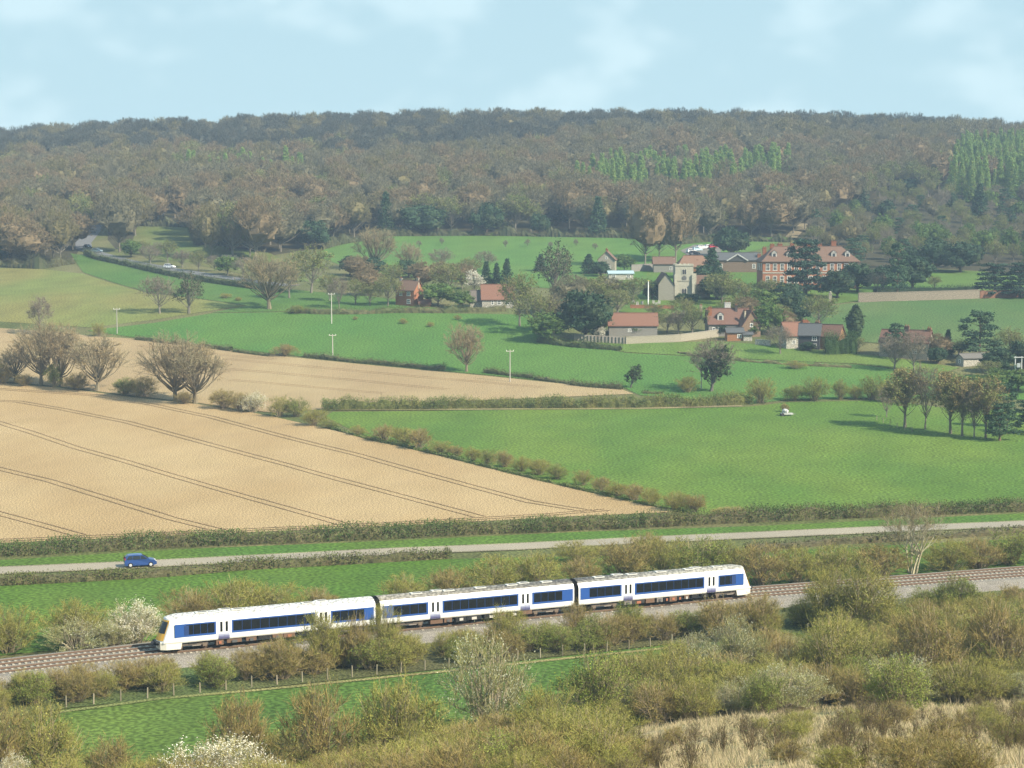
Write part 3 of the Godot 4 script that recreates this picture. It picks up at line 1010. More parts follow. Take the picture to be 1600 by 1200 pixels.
func ground_and_fields(grass_grain: Texture2D, soil_grain: Texture2D) -> void:
	var d := -150.0
	while d < 5200.0:
		rows.append(d)
		d += 12.0 if d < 60 else 3.0 if d < 340 else 6.0 if d < 900 else 15.0 if d < 1500 else 220.0
	var grass := tinted("grass", 0.95, grass_grain, 21.0)
	var soil := tinted("soil", 0.95, soil_grain, 14.0)
	var g := Geo.new()
	survey()
	for i in rows.size() - 1:
		for k in COLS:
			for m in [[0, 0], [1, 1], [0, 1], [0, 0], [1, 0], [1, 1]]:
				var at: Vector3 = spot_at[i + m[0]][k + m[1]]
				g.v.push_back(at)
				g.n.push_back(tilt_at[i + m[0]][k + m[1]])
				g.c.push_back(mottle(Vector2(at.x, at.z), Color(0.15, 0.175, 0.06), 0.35, Color(0.19, 0.18, 0.08)))
	structure("ground", g.mesh(), grass)
	var green := Color(0.105, 0.265, 0.06)
	# called, outline, material, tone, other tone, mottling, height above the ground
	for f in [
		["woodland_floor", PackedVector2Array([Vector2(-223.0, -728.6), Vector2(-190.6, -739.7), Vector2(-174.8, -733.1), Vector2(-167.3, -741.9), Vector2(-169.7, -773.0), Vector2(-174.4, -803.8), Vector2(-180.9, -843.1), Vector2(-186.3, -877.8), Vector2(-178.7, -882.0), Vector2(-168.3, -827.8), Vector2(-159.5, -799.4), Vector2(-148.9, -777.4), Vector2(-149.5, -795.0), Vector2(-164.6, -873.4), Vector2(-140.8, -875.5), Vector2(-126.6, -805.9), Vector2(-116.3, -768.6), Vector2(-94.0, -768.6), Vector2(-92.1, -777.4), Vector2(-77.4, -801.6), Vector2(-64.1, -830.0), Vector2(-54.5, -847.5), Vector2(-10.9, -847.5), Vector2(49.9, -838.8), Vector2(64.4, -834.4), Vector2(68.3, -816.9), Vector2(87.7, -825.6), Vector2(116.2, -830.0), Vector2(122.0, -773.0), Vector2(117.4, -728.6), Vector2(124.5, -715.4), Vector2(151.1, -733.1), Vector2(171.6, -719.8), Vector2(198.6, -684.7), Vector2(520.0, -900.0), Vector2(640.0, -1500.0), Vector2(-640.0, -1500.0), Vector2(-400.0, -1000.0), Vector2(-320.0, -800.0)]), soil, Color(0.1, 0.085, 0.05), Color(0.09, 0.085, 0.045), 0.4, 0.05],
		["sown_field", PackedVector2Array([Vector2(-163.7, -491.0), Vector2(-126.2, -487.1), Vector2(-108.4, -478.1), Vector2(-90.2, -464.2), Vector2(-71.7, -451.3), Vector2(-58.3, -438.6), Vector2(-51.6, -430.1), Vector2(-40.2, -413.4), Vector2(-28.2, -394.9), Vector2(-12.0, -369.2), Vector2(5.5, -339.9), Vector2(16.7, -320.2), Vector2(26.1, -305.6), Vector2(23.8, -304.3), Vector2(9.8, -300.4), Vector2(-18.9, -290.6), Vector2(-46.1, -283.0), Vector2(-71.9, -275.8), Vector2(-93.4, -270.0)]), soil, Color(0.56, 0.395, 0.2), Color(0.6, 0.44, 0.235), 0.09, 0.06],
		["upper_sown_field", PackedVector2Array([Vector2(-189.9, -570.7), Vector2(-147.2, -569.7), Vector2(-129.3, -563.7), Vector2(-117.0, -556.8), Vector2(-104.5, -552.9), Vector2(-87.6, -541.8), Vector2(-63.0, -526.8), Vector2(-33.1, -510.8), Vector2(-6.4, -496.8), Vector2(15.6, -483.2), Vector2(26.5, -476.0), Vector2(28.8, -468.5), Vector2(0.0, -459.9), Vector2(-29.3, -451.3), Vector2(-43.1, -442.8), Vector2(-50.9, -436.4), Vector2(-58.6, -440.7), Vector2(-72.0, -453.5), Vector2(-90.6, -466.3), Vector2(-108.8, -480.1), Vector2(-126.7, -489.1), Vector2(-164.4, -493.0)]), soil, Color(0.5, 0.365, 0.2), Color(0.54, 0.41, 0.225), 0.1, 0.1],
		["pasture", PackedVector2Array([Vector2(-41.1, -430.1), Vector2(-39.8, -438.6), Vector2(0.0, -441.8), Vector2(28.7, -442.8), Vector2(53.6, -447.1), Vector2(63.3, -454.6), Vector2(86.0, -457.8), Vector2(100.5, -442.8), Vector2(147.9, -442.8), Vector2(106.4, -317.3), Vector2(80.6, -309.7), Vector2(59.7, -305.6), Vector2(39.1, -299.8), Vector2(29.4, -301.1), Vector2(16.7, -321.6), Vector2(5.6, -341.5), Vector2(-12.0, -370.9), Vector2(-28.3, -396.8)]), grass, Color(0.122, 0.223, 0.037), Color(0.151, 0.234, 0.040), 0.2, 0.07],
		["middle_field", PackedVector2Array([Vector2(-121.5, -565.7), Vector2(-104.5, -577.8), Vector2(-90.1, -594.0), Vector2(-69.3, -596.4), Vector2(-19.2, -594.0), Vector2(5.7, -591.8), Vector2(10.7, -552.9), Vector2(30.9, -530.7), Vector2(55.8, -523.0), Vector2(70.4, -518.2), Vector2(89.7, -513.6), Vector2(108.3, -499.6), Vector2(161.8, -485.2), Vector2(152.1, -455.6), Vector2(86.8, -462.0), Vector2(63.9, -458.8), Vector2(54.1, -451.3), Vector2(30.2, -466.3), Vector2(27.2, -479.1), Vector2(15.7, -485.2), Vector2(-6.5, -498.6), Vector2(-33.2, -512.6), Vector2(-63.4, -529.7), Vector2(-87.9, -543.8), Vector2(-104.9, -554.9)]), grass, Color(0.100, 0.222, 0.047), Color(0.116, 0.226, 0.047), 0.14, 0.09],
		["upper_paddock", PackedVector2Array([Vector2(10.8, -554.9), Vector2(31.8, -545.9), Vector2(56.8, -548.9), Vector2(71.9, -542.8), Vector2(101.5, -523.0), Vector2(115.3, -508.9), Vector2(108.5, -500.5), Vector2(89.9, -514.5), Vector2(70.5, -519.2), Vector2(55.9, -523.9), Vector2(30.9, -531.7)]), grass, Color(0.128, 0.233, 0.047), Color(0.160, 0.229, 0.054), 0.25, 0.12],
		["stubble_pasture", PackedVector2Array([Vector2(-192.2, -577.8), Vector2(-149.8, -579.9), Vector2(-121.7, -570.7), Vector2(-105.4, -583.1), Vector2(-82.5, -608.9), Vector2(-118.4, -644.0), Vector2(-153.5, -710.9), Vector2(-173.7, -728.6), Vector2(-244.7, -737.5)]), grass, Color(0.272, 0.255, 0.083), Color(0.200, 0.237, 0.068), 0.25, 0.08],
		["hedged_meadow", PackedVector2Array([Vector2(-173.7, -781.8), Vector2(-160.9, -768.6), Vector2(-122.6, -710.9), Vector2(-86.0, -666.9), Vector2(-32.0, -620.8), Vector2(-19.2, -596.4), Vector2(-69.4, -597.5), Vector2(-90.3, -595.2), Vector2(-81.5, -608.9), Vector2(-118.4, -646.2), Vector2(-154.4, -715.4)]), grass, Color(0.096, 0.196, 0.043), Color(0.120, 0.200, 0.047), 0.2, 0.1],
		["glade", PackedVector2Array([Vector2(-165.1, -877.7), Vector2(-140.4, -873.4), Vector2(-128.8, -816.9), Vector2(-95.9, -784.0), Vector2(-61.8, -684.7), Vector2(-79.5, -684.7), Vector2(-120.2, -746.4), Vector2(-151.4, -784.0)]), grass, Color(0.152, 0.215, 0.058), Color(0.176, 0.185, 0.065), 0.3, 0.1],
		["park_field", PackedVector2Array([Vector2(-77.6, -777.4), Vector2(-72.8, -808.1), Vector2(-54.5, -847.5), Vector2(-11.0, -851.9), Vector2(51.5, -843.1), Vector2(85.5, -830.0), Vector2(118.7, -838.8), Vector2(96.7, -790.6), Vector2(62.5, -746.4), Vector2(51.3, -662.3), Vector2(17.0, -657.6), Vector2(-22.1, -684.7), Vector2(-55.7, -719.8)]), grass, Color(0.136, 0.244, 0.054), Color(0.108, 0.222, 0.050), 0.22, 0.12],
		["manor_lawn", PackedVector2Array([Vector2(55.5, -784.0), Vector2(100.2, -706.5), Vector2(124.9, -717.6), Vector2(150.2, -728.6), Vector2(171.1, -717.6), Vector2(182.2, -706.5), Vector2(212.5, -639.7), Vector2(155.8, -635.5), Vector2(105.6, -617.6), Vector2(76.7, -594.0), Vector2(52.7, -583.1), Vector2(30.6, -591.8), Vector2(41.3, -639.7)]), grass, Color(0.112, 0.222, 0.043), Color(0.128, 0.207, 0.043), 0.2, 0.13],
		["manor_field", PackedVector2Array([Vector2(76.1, -589.5), Vector2(105.1, -614.6), Vector2(154.8, -631.6), Vector2(211.1, -635.5), Vector2(174.2, -523.0), Vector2(121.0, -534.7), Vector2(97.4, -547.9), Vector2(81.4, -572.7)]), grass, Color(0.098, 0.182, 0.055), Color(0.125, 0.188, 0.061), 0.12, 0.15],
		["verge", PackedVector2Array([Vector2(-86.3, -256.7), Vector2(-68.4, -262.0), Vector2(-44.2, -271.0), Vector2(-18.1, -277.4), Vector2(9.3, -285.3), Vector2(37.9, -291.2), Vector2(58.1, -297.3), Vector2(104.1, -310.3), Vector2(100.8, -300.4), Vector2(56.2, -287.6), Vector2(18.1, -277.4), Vector2(-17.5, -268.5), Vector2(-42.5, -260.5), Vector2(-66.3, -253.9), Vector2(-83.8, -249.0)]), grass, Color(0.128, 0.215, 0.036), Color(0.096, 0.195, 0.036), 0.2, 0.07],
		["trackside_field", PackedVector2Array([Vector2(-82.1, -239.2), Vector2(-63.9, -244.7), Vector2(-41.2, -252.6), Vector2(-8.6, -262.9), Vector2(32.3, -267.9), Vector2(96.2, -286.4), Vector2(88.7, -263.9), Vector2(40.6, -248.5), Vector2(7.7, -234.1), Vector2(-21.7, -221.1), Vector2(-53.7, -204.9), Vector2(-69.3, -201.4)]), grass, Color(0.101, 0.195, 0.030), Color(0.118, 0.198, 0.034), 0.2, 0.06],
		["long_meadow", PackedVector2Array([Vector2(-60.0, -173.7), Vector2(-46.9, -178.4), Vector2(-41.4, -182.6), Vector2(-25.0, -190.1), Vector2(-6.5, -198.8), Vector2(17.2, -210.2), Vector2(44.2, -217.7), Vector2(42.6, -209.5), Vector2(16.2, -197.7), Vector2(3.1, -187.1), Vector2(-5.1, -153.5), Vector2(-8.2, -124.6), Vector2(-48.2, -136.4)]), grass, Color(0.104, 0.194, 0.041), Color(0.132, 0.194, 0.041), 0.25, 0.06],
		["scrub_floor", PackedVector2Array([Vector2(-66.5, -193.0), Vector2(-51.7, -197.1), Vector2(-27.4, -208.9), Vector2(0.0, -221.1), Vector2(30.7, -234.8), Vector2(84.8, -252.1), Vector2(76.1, -225.8), Vector2(44.2, -218.0), Vector2(17.2, -210.5), Vector2(-6.5, -199.1), Vector2(-25.0, -190.4), Vector2(-41.4, -182.9), Vector2(-47.0, -178.6), Vector2(-60.1, -173.9)]), soil, Color(0.16, 0.16, 0.07), Color(0.12, 0.175, 0.055), 0.3, 0.08],
		["slope_turf", PackedVector2Array([Vector2(3.2, -122.0), Vector2(9.3, -157.2), Vector2(17.7, -168.1), Vector2(29.4, -172.4), Vector2(62.9, -185.9), Vector2(24.2, -68.7), Vector2(3.4, -103.5)]), grass, Color(0.5, 0.41, 0.23), Color(0.34, 0.31, 0.13), 0.35, 0.09],
	]:
		var turf := drape(f[1], f[6], f[3], f[4], f[5])
		structure(f[0], turf.mesh(), f[2])
	# the pairs of wheel tracks that the drill left in the sown fields
	var dark := Color(0.5, 0.345, 0.185)
	for t in [
		[PackedVector2Array([Vector2(-117.2, -430.1), Vector2(-109.1, -420.6), Vector2(-98.7, -405.4), Vector2(-84.6, -383.1), Vector2(-71.0, -364.1), Vector2(-55.3, -339.9), Vector2(-41.4, -318.0), Vector2(-31.6, -303.0), Vector2(-25.3, -293.0)]), 1.9], [PackedVector2Array([Vector2(-98.9, -362.5), Vector2(-92.3, -355.1), Vector2(-79.6, -339.9), Vector2(-63.9, -316.6), Vector2(-51.4, -297.9), Vector2(-41.9, -285.9)]), 1.9], [PackedVector2Array([Vector2(-84.9, -310.3), Vector2(-78.9, -303.0), Vector2(-70.6, -293.0), Vector2(-62.1, -282.4)]), 1.9],
		[PackedVector2Array([Vector2(-124.9, -458.8), Vector2(-113.7, -455.6), Vector2(-100.5, -442.8), Vector2(-82.1, -421.6), Vector2(-59.1, -387.5), Vector2(-40.9, -360.0), Vector2(-21.3, -327.6), Vector2(-4.9, -299.8)]), 1.9], [PackedVector2Array([Vector2(-127.0, -478.1), Vector2(-98.2, -466.3), Vector2(-81.7, -450.3), Vector2(-65.5, -430.1), Vector2(-45.2, -397.7), Vector2(-29.1, -373.4), Vector2(-11.1, -341.5), Vector2(3.1, -315.2), Vector2(12.4, -305.0)]), 1.9], [PackedVector2Array([Vector2(-91.6, -272.6), Vector2(-72.5, -278.0), Vector2(-46.5, -285.3), Vector2(-19.1, -293.0), Vector2(4.9, -301.7), Vector2(15.0, -307.0)]), 1.7],
		[PackedVector2Array([Vector2(-76.0, -522.0), Vector2(-61.7, -515.4), Vector2(-32.4, -500.5), Vector2(-6.3, -487.1), Vector2(7.8, -479.1)]), 1.7], [PackedVector2Array([Vector2(-73.0, -507.0), Vector2(-60.0, -501.5), Vector2(-38.1, -490.1), Vector2(-15.4, -476.0)]), 1.7], [PackedVector2Array([Vector2(-69.9, -491.0), Vector2(-58.1, -485.2), Vector2(-43.3, -477.0), Vector2(-30.4, -469.5)]), 1.7], [PackedVector2Array([Vector2(-102.7, -542.8), Vector2(-86.0, -531.7), Vector2(-62.4, -521.1)]), 1.7], [PackedVector2Array([Vector2(-141.9, -548.9), Vector2(-134.1, -545.9)]), 1.6],
	]:
		var line: PackedVector2Array = t[0]
		for s in [-0.5, 0.5]:
			var moved := PackedVector2Array()
			for i in line.size():
				var dir := (line[mini(i + 1, line.size() - 1)] - line[maxi(i - 1, 0)]).normalized()
				moved.push_back(line[i] + Vector2(-dir.y, dir.x) * s * t[1])
			structure("wheel_track", drape(strip(moved, 0.42), 0.14, dark, dark * 1.15, 0.2).mesh(), soil)
	var tarmac := tinted("tarmac", 0.8, soil_grain, 3.0)
	var lane := PackedVector2Array([Vector2(-84.7, -249.4), Vector2(-66.4, -254.4), Vector2(-51.4, -258.1), Vector2(-34.4, -263.4), Vector2(-17.5, -268.5), Vector2(0.0, -272.6), Vector2(18.1, -278.0), Vector2(36.9, -283.0), Vector2(56.3, -288.2), Vector2(76.4, -293.0), Vector2(102.7, -300.4)])
	structure("road", drape(strip(lane, 4.4), 0.11, Color(0.52, 0.455, 0.35), Color(0.47, 0.42, 0.33), 0.1).mesh(), tarmac)
	for s in [-2.5, 2.5]:
		var edge := PackedVector2Array()
		for p in lane:
			edge.push_back(p + Vector2(0.1, 1.0) * s)
		structure("road_edge", drape(strip(edge, 0.7), 0.1, Color(0.42, 0.37, 0.25), Color(0.33, 0.32, 0.17), 0.4).mesh(), soil)
	structure("hill_road", drape(strip(PackedVector2Array([Vector2(-182.9, -877.7), Vector2(-179.4, -847.5), Vector2(-176.1, -816.9), Vector2(-171.7, -797.2), Vector2(-163.6, -781.8), Vector2(-145.5, -753.1), Vector2(-125.2, -726.4), Vector2(-106.7, -704.3), Vector2(-88.0, -682.6), Vector2(-73.4, -669.2)]), 6.5), 0.2, Color(0.27, 0.27, 0.28), Color(0.25, 0.25, 0.26), 0.08).mesh(), tarmac)
	structure("car_park", drape(PackedVector2Array([Vector2(66.9, -790.6), Vector2(74.3, -810.3), Vector2(85.8, -808.1), Vector2(81.3, -777.4), Vector2(69.1, -766.4)]), 0.2, Color(0.3, 0.28, 0.25), Color(0.27, 0.25, 0.22), 0.1).mesh(), tarmac)
	structure("footpath", drape(strip(PackedVector2Array([Vector2(117.0, -834.4), Vector2(121.4, -851.9), Vector2(127.5, -873.2), Vector2(129.8, -881.6)]), 5.0), 0.25, Color(0.42, 0.33, 0.22), Color(0.36, 0.3, 0.18), 0.1).mesh(), soil)
	structure("trodden_path", drape(strip(PackedVector2Array([Vector2(-58.6, -173.1), Vector2(-46.7, -177.7), Vector2(-41.2, -181.7), Vector2(-33.6, -186.3), Vector2(-24.9, -189.6), Vector2(-15.3, -193.8), Vector2(-6.5, -197.7), Vector2(3.3, -202.3), Vector2(17.1, -208.6)]), 0.8), 0.12, Color(0.4, 0.36, 0.15), Color(0.25, 0.3, 0.1), 0.4).mesh(), soil)
	structure("hedge_bank", drape(strip(PackedVector2Array([Vector2(-43.0, -441.8), Vector2(0.0, -442.8), Vector2(28.8, -443.9), Vector2(52.3, -448.1)]), 2.4), 0.16, Color(0.42, 0.35, 0.19), Color(0.3, 0.28, 0.12), 0.5).mesh(), soil)


func railway() -> void:
	var near := PackedVector2Array([Vector2(-67.63, -183.96), Vector2(-58.39, -189.35), Vector2(-50.84, -193.81), Vector2(-44.08, -197.76), Vector2(-36.88, -201.72), Vector2(-20.73, -209.36), Vector2(-4.59, -216.99), Vector2(11.56, -224.63), Vector2(27.71, -232.27), Vector2(49.24, -240.43), Vector2(64.33, -246.27), Vector2(78.87, -251.69), Vector2(94.89, -257.36)])
	var curve := walk(near, 0.65)
	var shelf := Geo.new()
	var last: Array = []
	var rn := FastNoiseLite.new()
	rn.frequency = 0.2
	for i in range(0, curve.size(), 2):
		var dir := (curve[mini(i + 2, curve.size() - 1)] - curve[maxi(i - 2, 0)]).normalized()
		var s := Vector2(-dir.y, dir.x)
		var row: Array[Vector3] = []
		var k := 0
		for q in [[-8.6, -0.4], [-7.2, 0.3], [-5.9, 0.9], [-5.3, 0.94], [-4.0, 0.99], [-2.6, 0.97], [-1.7, 0.93], [-0.8, 0.98], [0.9, 0.99], [1.9, 0.93], [2.6, 0.55], [3.5, 0.15], [5.0, -0.4]]:
			var p: Vector2 = curve[i] + s * q[0]
			row.append(Vector3(p.x, q[1] + 0.05 * rn.get_noise_2d(i * 3.0, k * 40.0), p.y))
			k += 1
		if last:
			for m in row.size() - 1:
				var col := jit(Color(0.34, 0.315, 0.27) if m < 8 else Color(0.36, 0.33, 0.285), 0.08)
				if m in [4, 7]:
					col = jit(Color(0.24, 0.205, 0.165), 0.08)
				shelf.quad(last[m], last[m + 1], row[m + 1], row[m], col)
		last = row
	structure("track_ballast", shelf.mesh(), tinted("ballast", 0.95, protos.grain, 2.2))
	var sleeper := Geo.new()
	sleeper.box(Vector3.ZERO, Vector3(0.26, 0.16, 2.5), Color(0.68, 0.62, 0.5))
	sleeper.box(Vector3(0, 0.09, 0.75), Vector3(0.24, 0.03, 0.34), Color(0.2, 0.12, 0.08))
	sleeper.box(Vector3(0, 0.09, -0.75), Vector3(0.24, 0.03, 0.34), Color(0.2, 0.12, 0.08))
	var sleeper_mesh := sleeper.mesh()
	for n in 2:
		var track := Node3D.new()
		track.name = numbered("railway_track")
		add_child(track)
		tag(track, ["railway track nearer the fence, with the train standing on it", "far railway track with pale concrete sleepers, behind the train"][n], "", "", "structure")
		for side in [-0.7525, 0.7525]:
			var g := Geo.new()
			var prev: Array = []
			for i in range(0, curve.size(), 3):
				var dir := (curve[mini(i + 3, curve.size() - 1)] - curve[maxi(i - 3, 0)]).normalized()
				var s := Vector2(-dir.y, dir.x)
				var c: Vector2 = curve[i] + s * (-3.4 * n + side)
				var ring: Array[Vector3] = []
				for q in [[-0.07, 1.03], [-0.03, 1.07], [-0.036, 1.2], [0.036, 1.2], [0.03, 1.07], [0.07, 1.03]]:
					var p: Vector2 = c + s * q[0]
					ring.append(Vector3(p.x, q[1], p.y))
				if prev:
					for m in 5:
						g.quad(prev[m], prev[m + 1], ring[m + 1], ring[m], Color(0.46, 0.42, 0.37) if m == 2 else Color(0.15, 0.1, 0.07))
				prev = ring
			put("rail", g.mesh(), tinted("rail steel", 0.5), track)
		for i in curve.size():
			var dir := (curve[mini(i + 1, curve.size() - 1)] - curve[maxi(i - 1, 0)]).normalized()
			var c := curve[i] + Vector2(-dir.y, dir.x) * -3.4 * n
			if c.x > -31 and c.x < 24 and n == 0 and i % 2:
				continue
			var o := MeshInstance3D.new()
			o.mesh = sleeper_mesh
			o.material_override = tinted("sleeper concrete", 0.9, protos.grain, 1.5)
			o.name = "sleeper" if i == 0 else "sleeper_%03d" % i
			track.add_child(o, true)
			o.position = Vector3(c.x, 0.95, c.y)
			o.rotation.y = atan2(-dir.y, dir.x)
	var train := thing("train", Vector3(-36.88, 1.2, -201.72), 0.4419, "three-coach white and blue passenger train with a yellow nose running through the valley", "train")
	rng.seed = 77
	coach(train, 0.0, 24.2, -1, Color(0.8, 0.8, 0.78), Vector2(0, 0.06), [[1.75, 6.15, 2.95, 6.0, 4], [7.85, 17.0, 7.98, 16.85, 9], [18.8, 23.7, 18.95, 22.6, 4]], [7.0, 17.95])
	coach(train, 24.2, 24.0, 0, Color(0.42, 0.39, 0.33), Vector2(0, 0.8), [[24.7, 30.05, 25.95, 29.85, 4], [31.75, 40.95, 31.9, 40.8, 9], [42.65, 47.75, 42.85, 46.4, 4]], [30.9, 41.8])
	coach(train, 48.2, 23.7, 1, Color(0.5, 0.48, 0.42), Vector2(0.85, -0.2), [[48.7, 54.0, 49.85, 53.85, 4], [55.7, 64.95, 55.9, 64.8, 9], [66.85, 70.3, 67.0, 69.2, 3]], [54.85, 65.9])
	var o: Node3D = make_car(flat("blue car paint", Color(0.03, 0.075, 0.24), 0.12, 0.2), "dark blue people carrier driving along the valley road above the train")
	o.position = on(Vector2(-48.8, -257.2), 0.13)
	o.rotation.y = 0.289
	var cars := [[Vector2(-125.6, -728.6), Color(0.75, 0.76, 0.78), -0.35, "white car on the hill road beside the long clipped hedge"], [Vector2(-163.6, -784.0), Color(0.16, 0.24, 0.3), -0.3, "grey-blue car on the hill road just past the bend"], [Vector2(-170.1, -797.2), Color(0.02, 0.02, 0.025), -0.9, "black car at the bend of the hill road"], [Vector2(-180.0, -851.9), Color(0.25, 0.27, 0.3), 1.1, "grey car climbing the hill road towards the wood"],
		[Vector2(70.5, -781.8), Color(0.7, 0.72, 0.75), 0.5, "pale silver car at the left end of the car park behind the church"], [Vector2(73.4, -788.4), Color(0.45, 0.62, 0.7), 0.5, "light blue car parked second from the left behind the church"], [Vector2(75.7, -795.0), Color(0.75, 0.75, 0.75), 0.5, "white car parked in the middle of the row behind the church"], [Vector2(78.8, -797.2), Color(0.78, 0.78, 0.78), 0.7, "white car parked beside the red car behind the church"], [Vector2(80.3, -797.2), Color(0.35, 0.03, 0.05), 0.7, "red car parked at the right end of the row behind the church"], [Vector2(71.1, -775.2), Color(0.1, 0.1, 0.12), 0.4, "dark car parked in front of the row behind the church"], [Vector2(81.6, -719.8), Color(0.6, 0.68, 0.72), 0.9, "pale car parked under the stable block by the manor"]]
	for c in cars:
		copy_car(o, flat("car paint %s" % c[3], c[1], 0.2), on(c[0], 0.25), c[2], c[3])


func grow_plants() -> void:
	var brown := [Color(0.21, 0.155, 0.1), Color(0.17, 0.13, 0.09), Color(0.23, 0.17, 0.115)]
	var bud := [Color(0.19, 0.24, 0.07), Color(0.23, 0.24, 0.08), Color(0.15, 0.22, 0.06)]
	var olive := [Color(0.2, 0.19, 0.075), Color(0.17, 0.18, 0.07), Color(0.22, 0.19, 0.09)]
	var dark := [Color(0.04, 0.075, 0.04), Color(0.05, 0.09, 0.045), Color(0.055, 0.08, 0.04)]
	var grey := Color(0.25, 0.225, 0.18)
	# woodland trees, small in the picture
	for k in [["beech_red", [Color(0.221, 0.166, 0.095), Color(0.193, 0.153, 0.088), Color(0.210, 0.171, 0.100)]], ["beech_grey", [Color(0.180, 0.166, 0.100), Color(0.158, 0.145, 0.095), Color(0.193, 0.178, 0.111)]], ["beech_dark", [Color(0.083, 0.092, 0.076), Color(0.074, 0.082, 0.070), Color(0.097, 0.096, 0.075)]], ["beech_tan", [Color(0.194, 0.167, 0.079), Color(0.171, 0.158, 0.075), Color(0.166, 0.143, 0.084)]]]:
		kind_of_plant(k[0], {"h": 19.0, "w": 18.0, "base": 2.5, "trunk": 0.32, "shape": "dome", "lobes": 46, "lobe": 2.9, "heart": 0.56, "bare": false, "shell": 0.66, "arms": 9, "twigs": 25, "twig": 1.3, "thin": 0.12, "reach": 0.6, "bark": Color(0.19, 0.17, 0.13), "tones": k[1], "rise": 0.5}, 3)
	kind_of_plant("budding", {"h": 13.0, "w": 12.0, "base": 2.5, "trunk": 0.3, "shape": "dome", "lobes": 26, "lobe": 2.4, "arms": 8, "twigs": 10, "twig": 1.1, "thin": 0.06, "bark": grey * 0.75, "tones": olive, "greens": [Color(0.17, 0.2, 0.06), Color(0.2, 0.2, 0.075), Color(0.14, 0.18, 0.055)], "leaves": 1.3, "leaf": 0.34, "rise": 0.4}, 4)
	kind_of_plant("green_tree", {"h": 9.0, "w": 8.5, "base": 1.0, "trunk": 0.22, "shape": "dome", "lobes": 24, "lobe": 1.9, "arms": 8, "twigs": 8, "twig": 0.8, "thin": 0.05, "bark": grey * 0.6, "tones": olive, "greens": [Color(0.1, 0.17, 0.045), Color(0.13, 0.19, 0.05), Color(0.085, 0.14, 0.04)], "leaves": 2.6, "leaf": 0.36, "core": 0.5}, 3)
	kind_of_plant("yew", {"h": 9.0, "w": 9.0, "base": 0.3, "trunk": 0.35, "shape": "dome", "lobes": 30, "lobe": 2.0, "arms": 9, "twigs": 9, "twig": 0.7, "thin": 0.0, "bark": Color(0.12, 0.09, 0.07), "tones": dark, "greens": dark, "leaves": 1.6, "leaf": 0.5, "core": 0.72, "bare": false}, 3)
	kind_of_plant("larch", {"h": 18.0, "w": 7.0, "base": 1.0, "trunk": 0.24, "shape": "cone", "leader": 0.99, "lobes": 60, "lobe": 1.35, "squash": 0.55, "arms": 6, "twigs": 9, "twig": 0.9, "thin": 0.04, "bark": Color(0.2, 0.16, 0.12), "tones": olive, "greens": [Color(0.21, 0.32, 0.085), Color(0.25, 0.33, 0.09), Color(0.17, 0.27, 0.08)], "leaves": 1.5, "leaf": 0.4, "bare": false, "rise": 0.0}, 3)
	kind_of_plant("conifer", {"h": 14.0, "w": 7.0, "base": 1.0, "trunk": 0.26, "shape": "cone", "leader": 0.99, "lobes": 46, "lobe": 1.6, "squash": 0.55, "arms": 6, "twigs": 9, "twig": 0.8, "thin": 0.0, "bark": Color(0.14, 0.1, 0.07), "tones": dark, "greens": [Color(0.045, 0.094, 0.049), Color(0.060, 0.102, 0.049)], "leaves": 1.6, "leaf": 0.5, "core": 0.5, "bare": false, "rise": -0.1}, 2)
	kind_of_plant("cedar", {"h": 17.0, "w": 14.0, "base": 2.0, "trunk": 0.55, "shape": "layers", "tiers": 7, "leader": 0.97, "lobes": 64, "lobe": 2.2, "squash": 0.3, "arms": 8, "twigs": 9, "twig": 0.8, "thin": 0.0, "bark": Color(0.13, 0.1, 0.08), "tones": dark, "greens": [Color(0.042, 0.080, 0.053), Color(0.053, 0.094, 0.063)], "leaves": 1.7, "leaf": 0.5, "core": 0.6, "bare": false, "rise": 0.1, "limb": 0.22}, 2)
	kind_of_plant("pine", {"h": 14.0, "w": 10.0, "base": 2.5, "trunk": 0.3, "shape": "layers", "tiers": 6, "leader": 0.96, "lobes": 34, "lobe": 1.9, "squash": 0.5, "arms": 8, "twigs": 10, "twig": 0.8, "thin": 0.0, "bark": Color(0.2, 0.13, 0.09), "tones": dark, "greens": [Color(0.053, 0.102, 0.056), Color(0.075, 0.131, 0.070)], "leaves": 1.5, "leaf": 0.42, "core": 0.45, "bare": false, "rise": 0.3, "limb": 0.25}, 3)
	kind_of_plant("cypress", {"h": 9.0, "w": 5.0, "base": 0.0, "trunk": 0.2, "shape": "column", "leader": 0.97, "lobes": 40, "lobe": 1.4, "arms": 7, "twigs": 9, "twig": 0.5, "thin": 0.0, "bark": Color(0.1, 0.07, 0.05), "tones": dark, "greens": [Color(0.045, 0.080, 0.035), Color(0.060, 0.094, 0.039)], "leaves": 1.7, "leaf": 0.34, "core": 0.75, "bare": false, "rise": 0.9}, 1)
	# field trees
	kind_of_plant("oak", {"h": 15.0, "w": 15.0, "base": 3.2, "trunk": 0.46, "leader": 0.62, "shape": "dome", "lobes": 38, "lobe": 2.6, "arms": 11, "twigs": 17, "twig": 1.1, "thin": 0.05, "bark": Color(0.2, 0.17, 0.11), "tones": [Color(0.300, 0.231, 0.120), Color(0.264, 0.206, 0.120), Color(0.288, 0.250, 0.144)], "limb": 0.42, "rise": 0.35}, 5)
	kind_of_plant("bare_tree", {"h": 10.0, "w": 9.0, "base": 2.2, "trunk": 0.22, "leader": 0.7, "shape": "dome", "lobes": 26, "lobe": 1.8, "arms": 10, "twigs": 15, "twig": 0.9, "thin": 0.05, "bark": grey * 0.8, "tones": [Color(0.2, 0.165, 0.12), Color(0.18, 0.15, 0.115), Color(0.21, 0.185, 0.125)], "rise": 0.35}, 3)
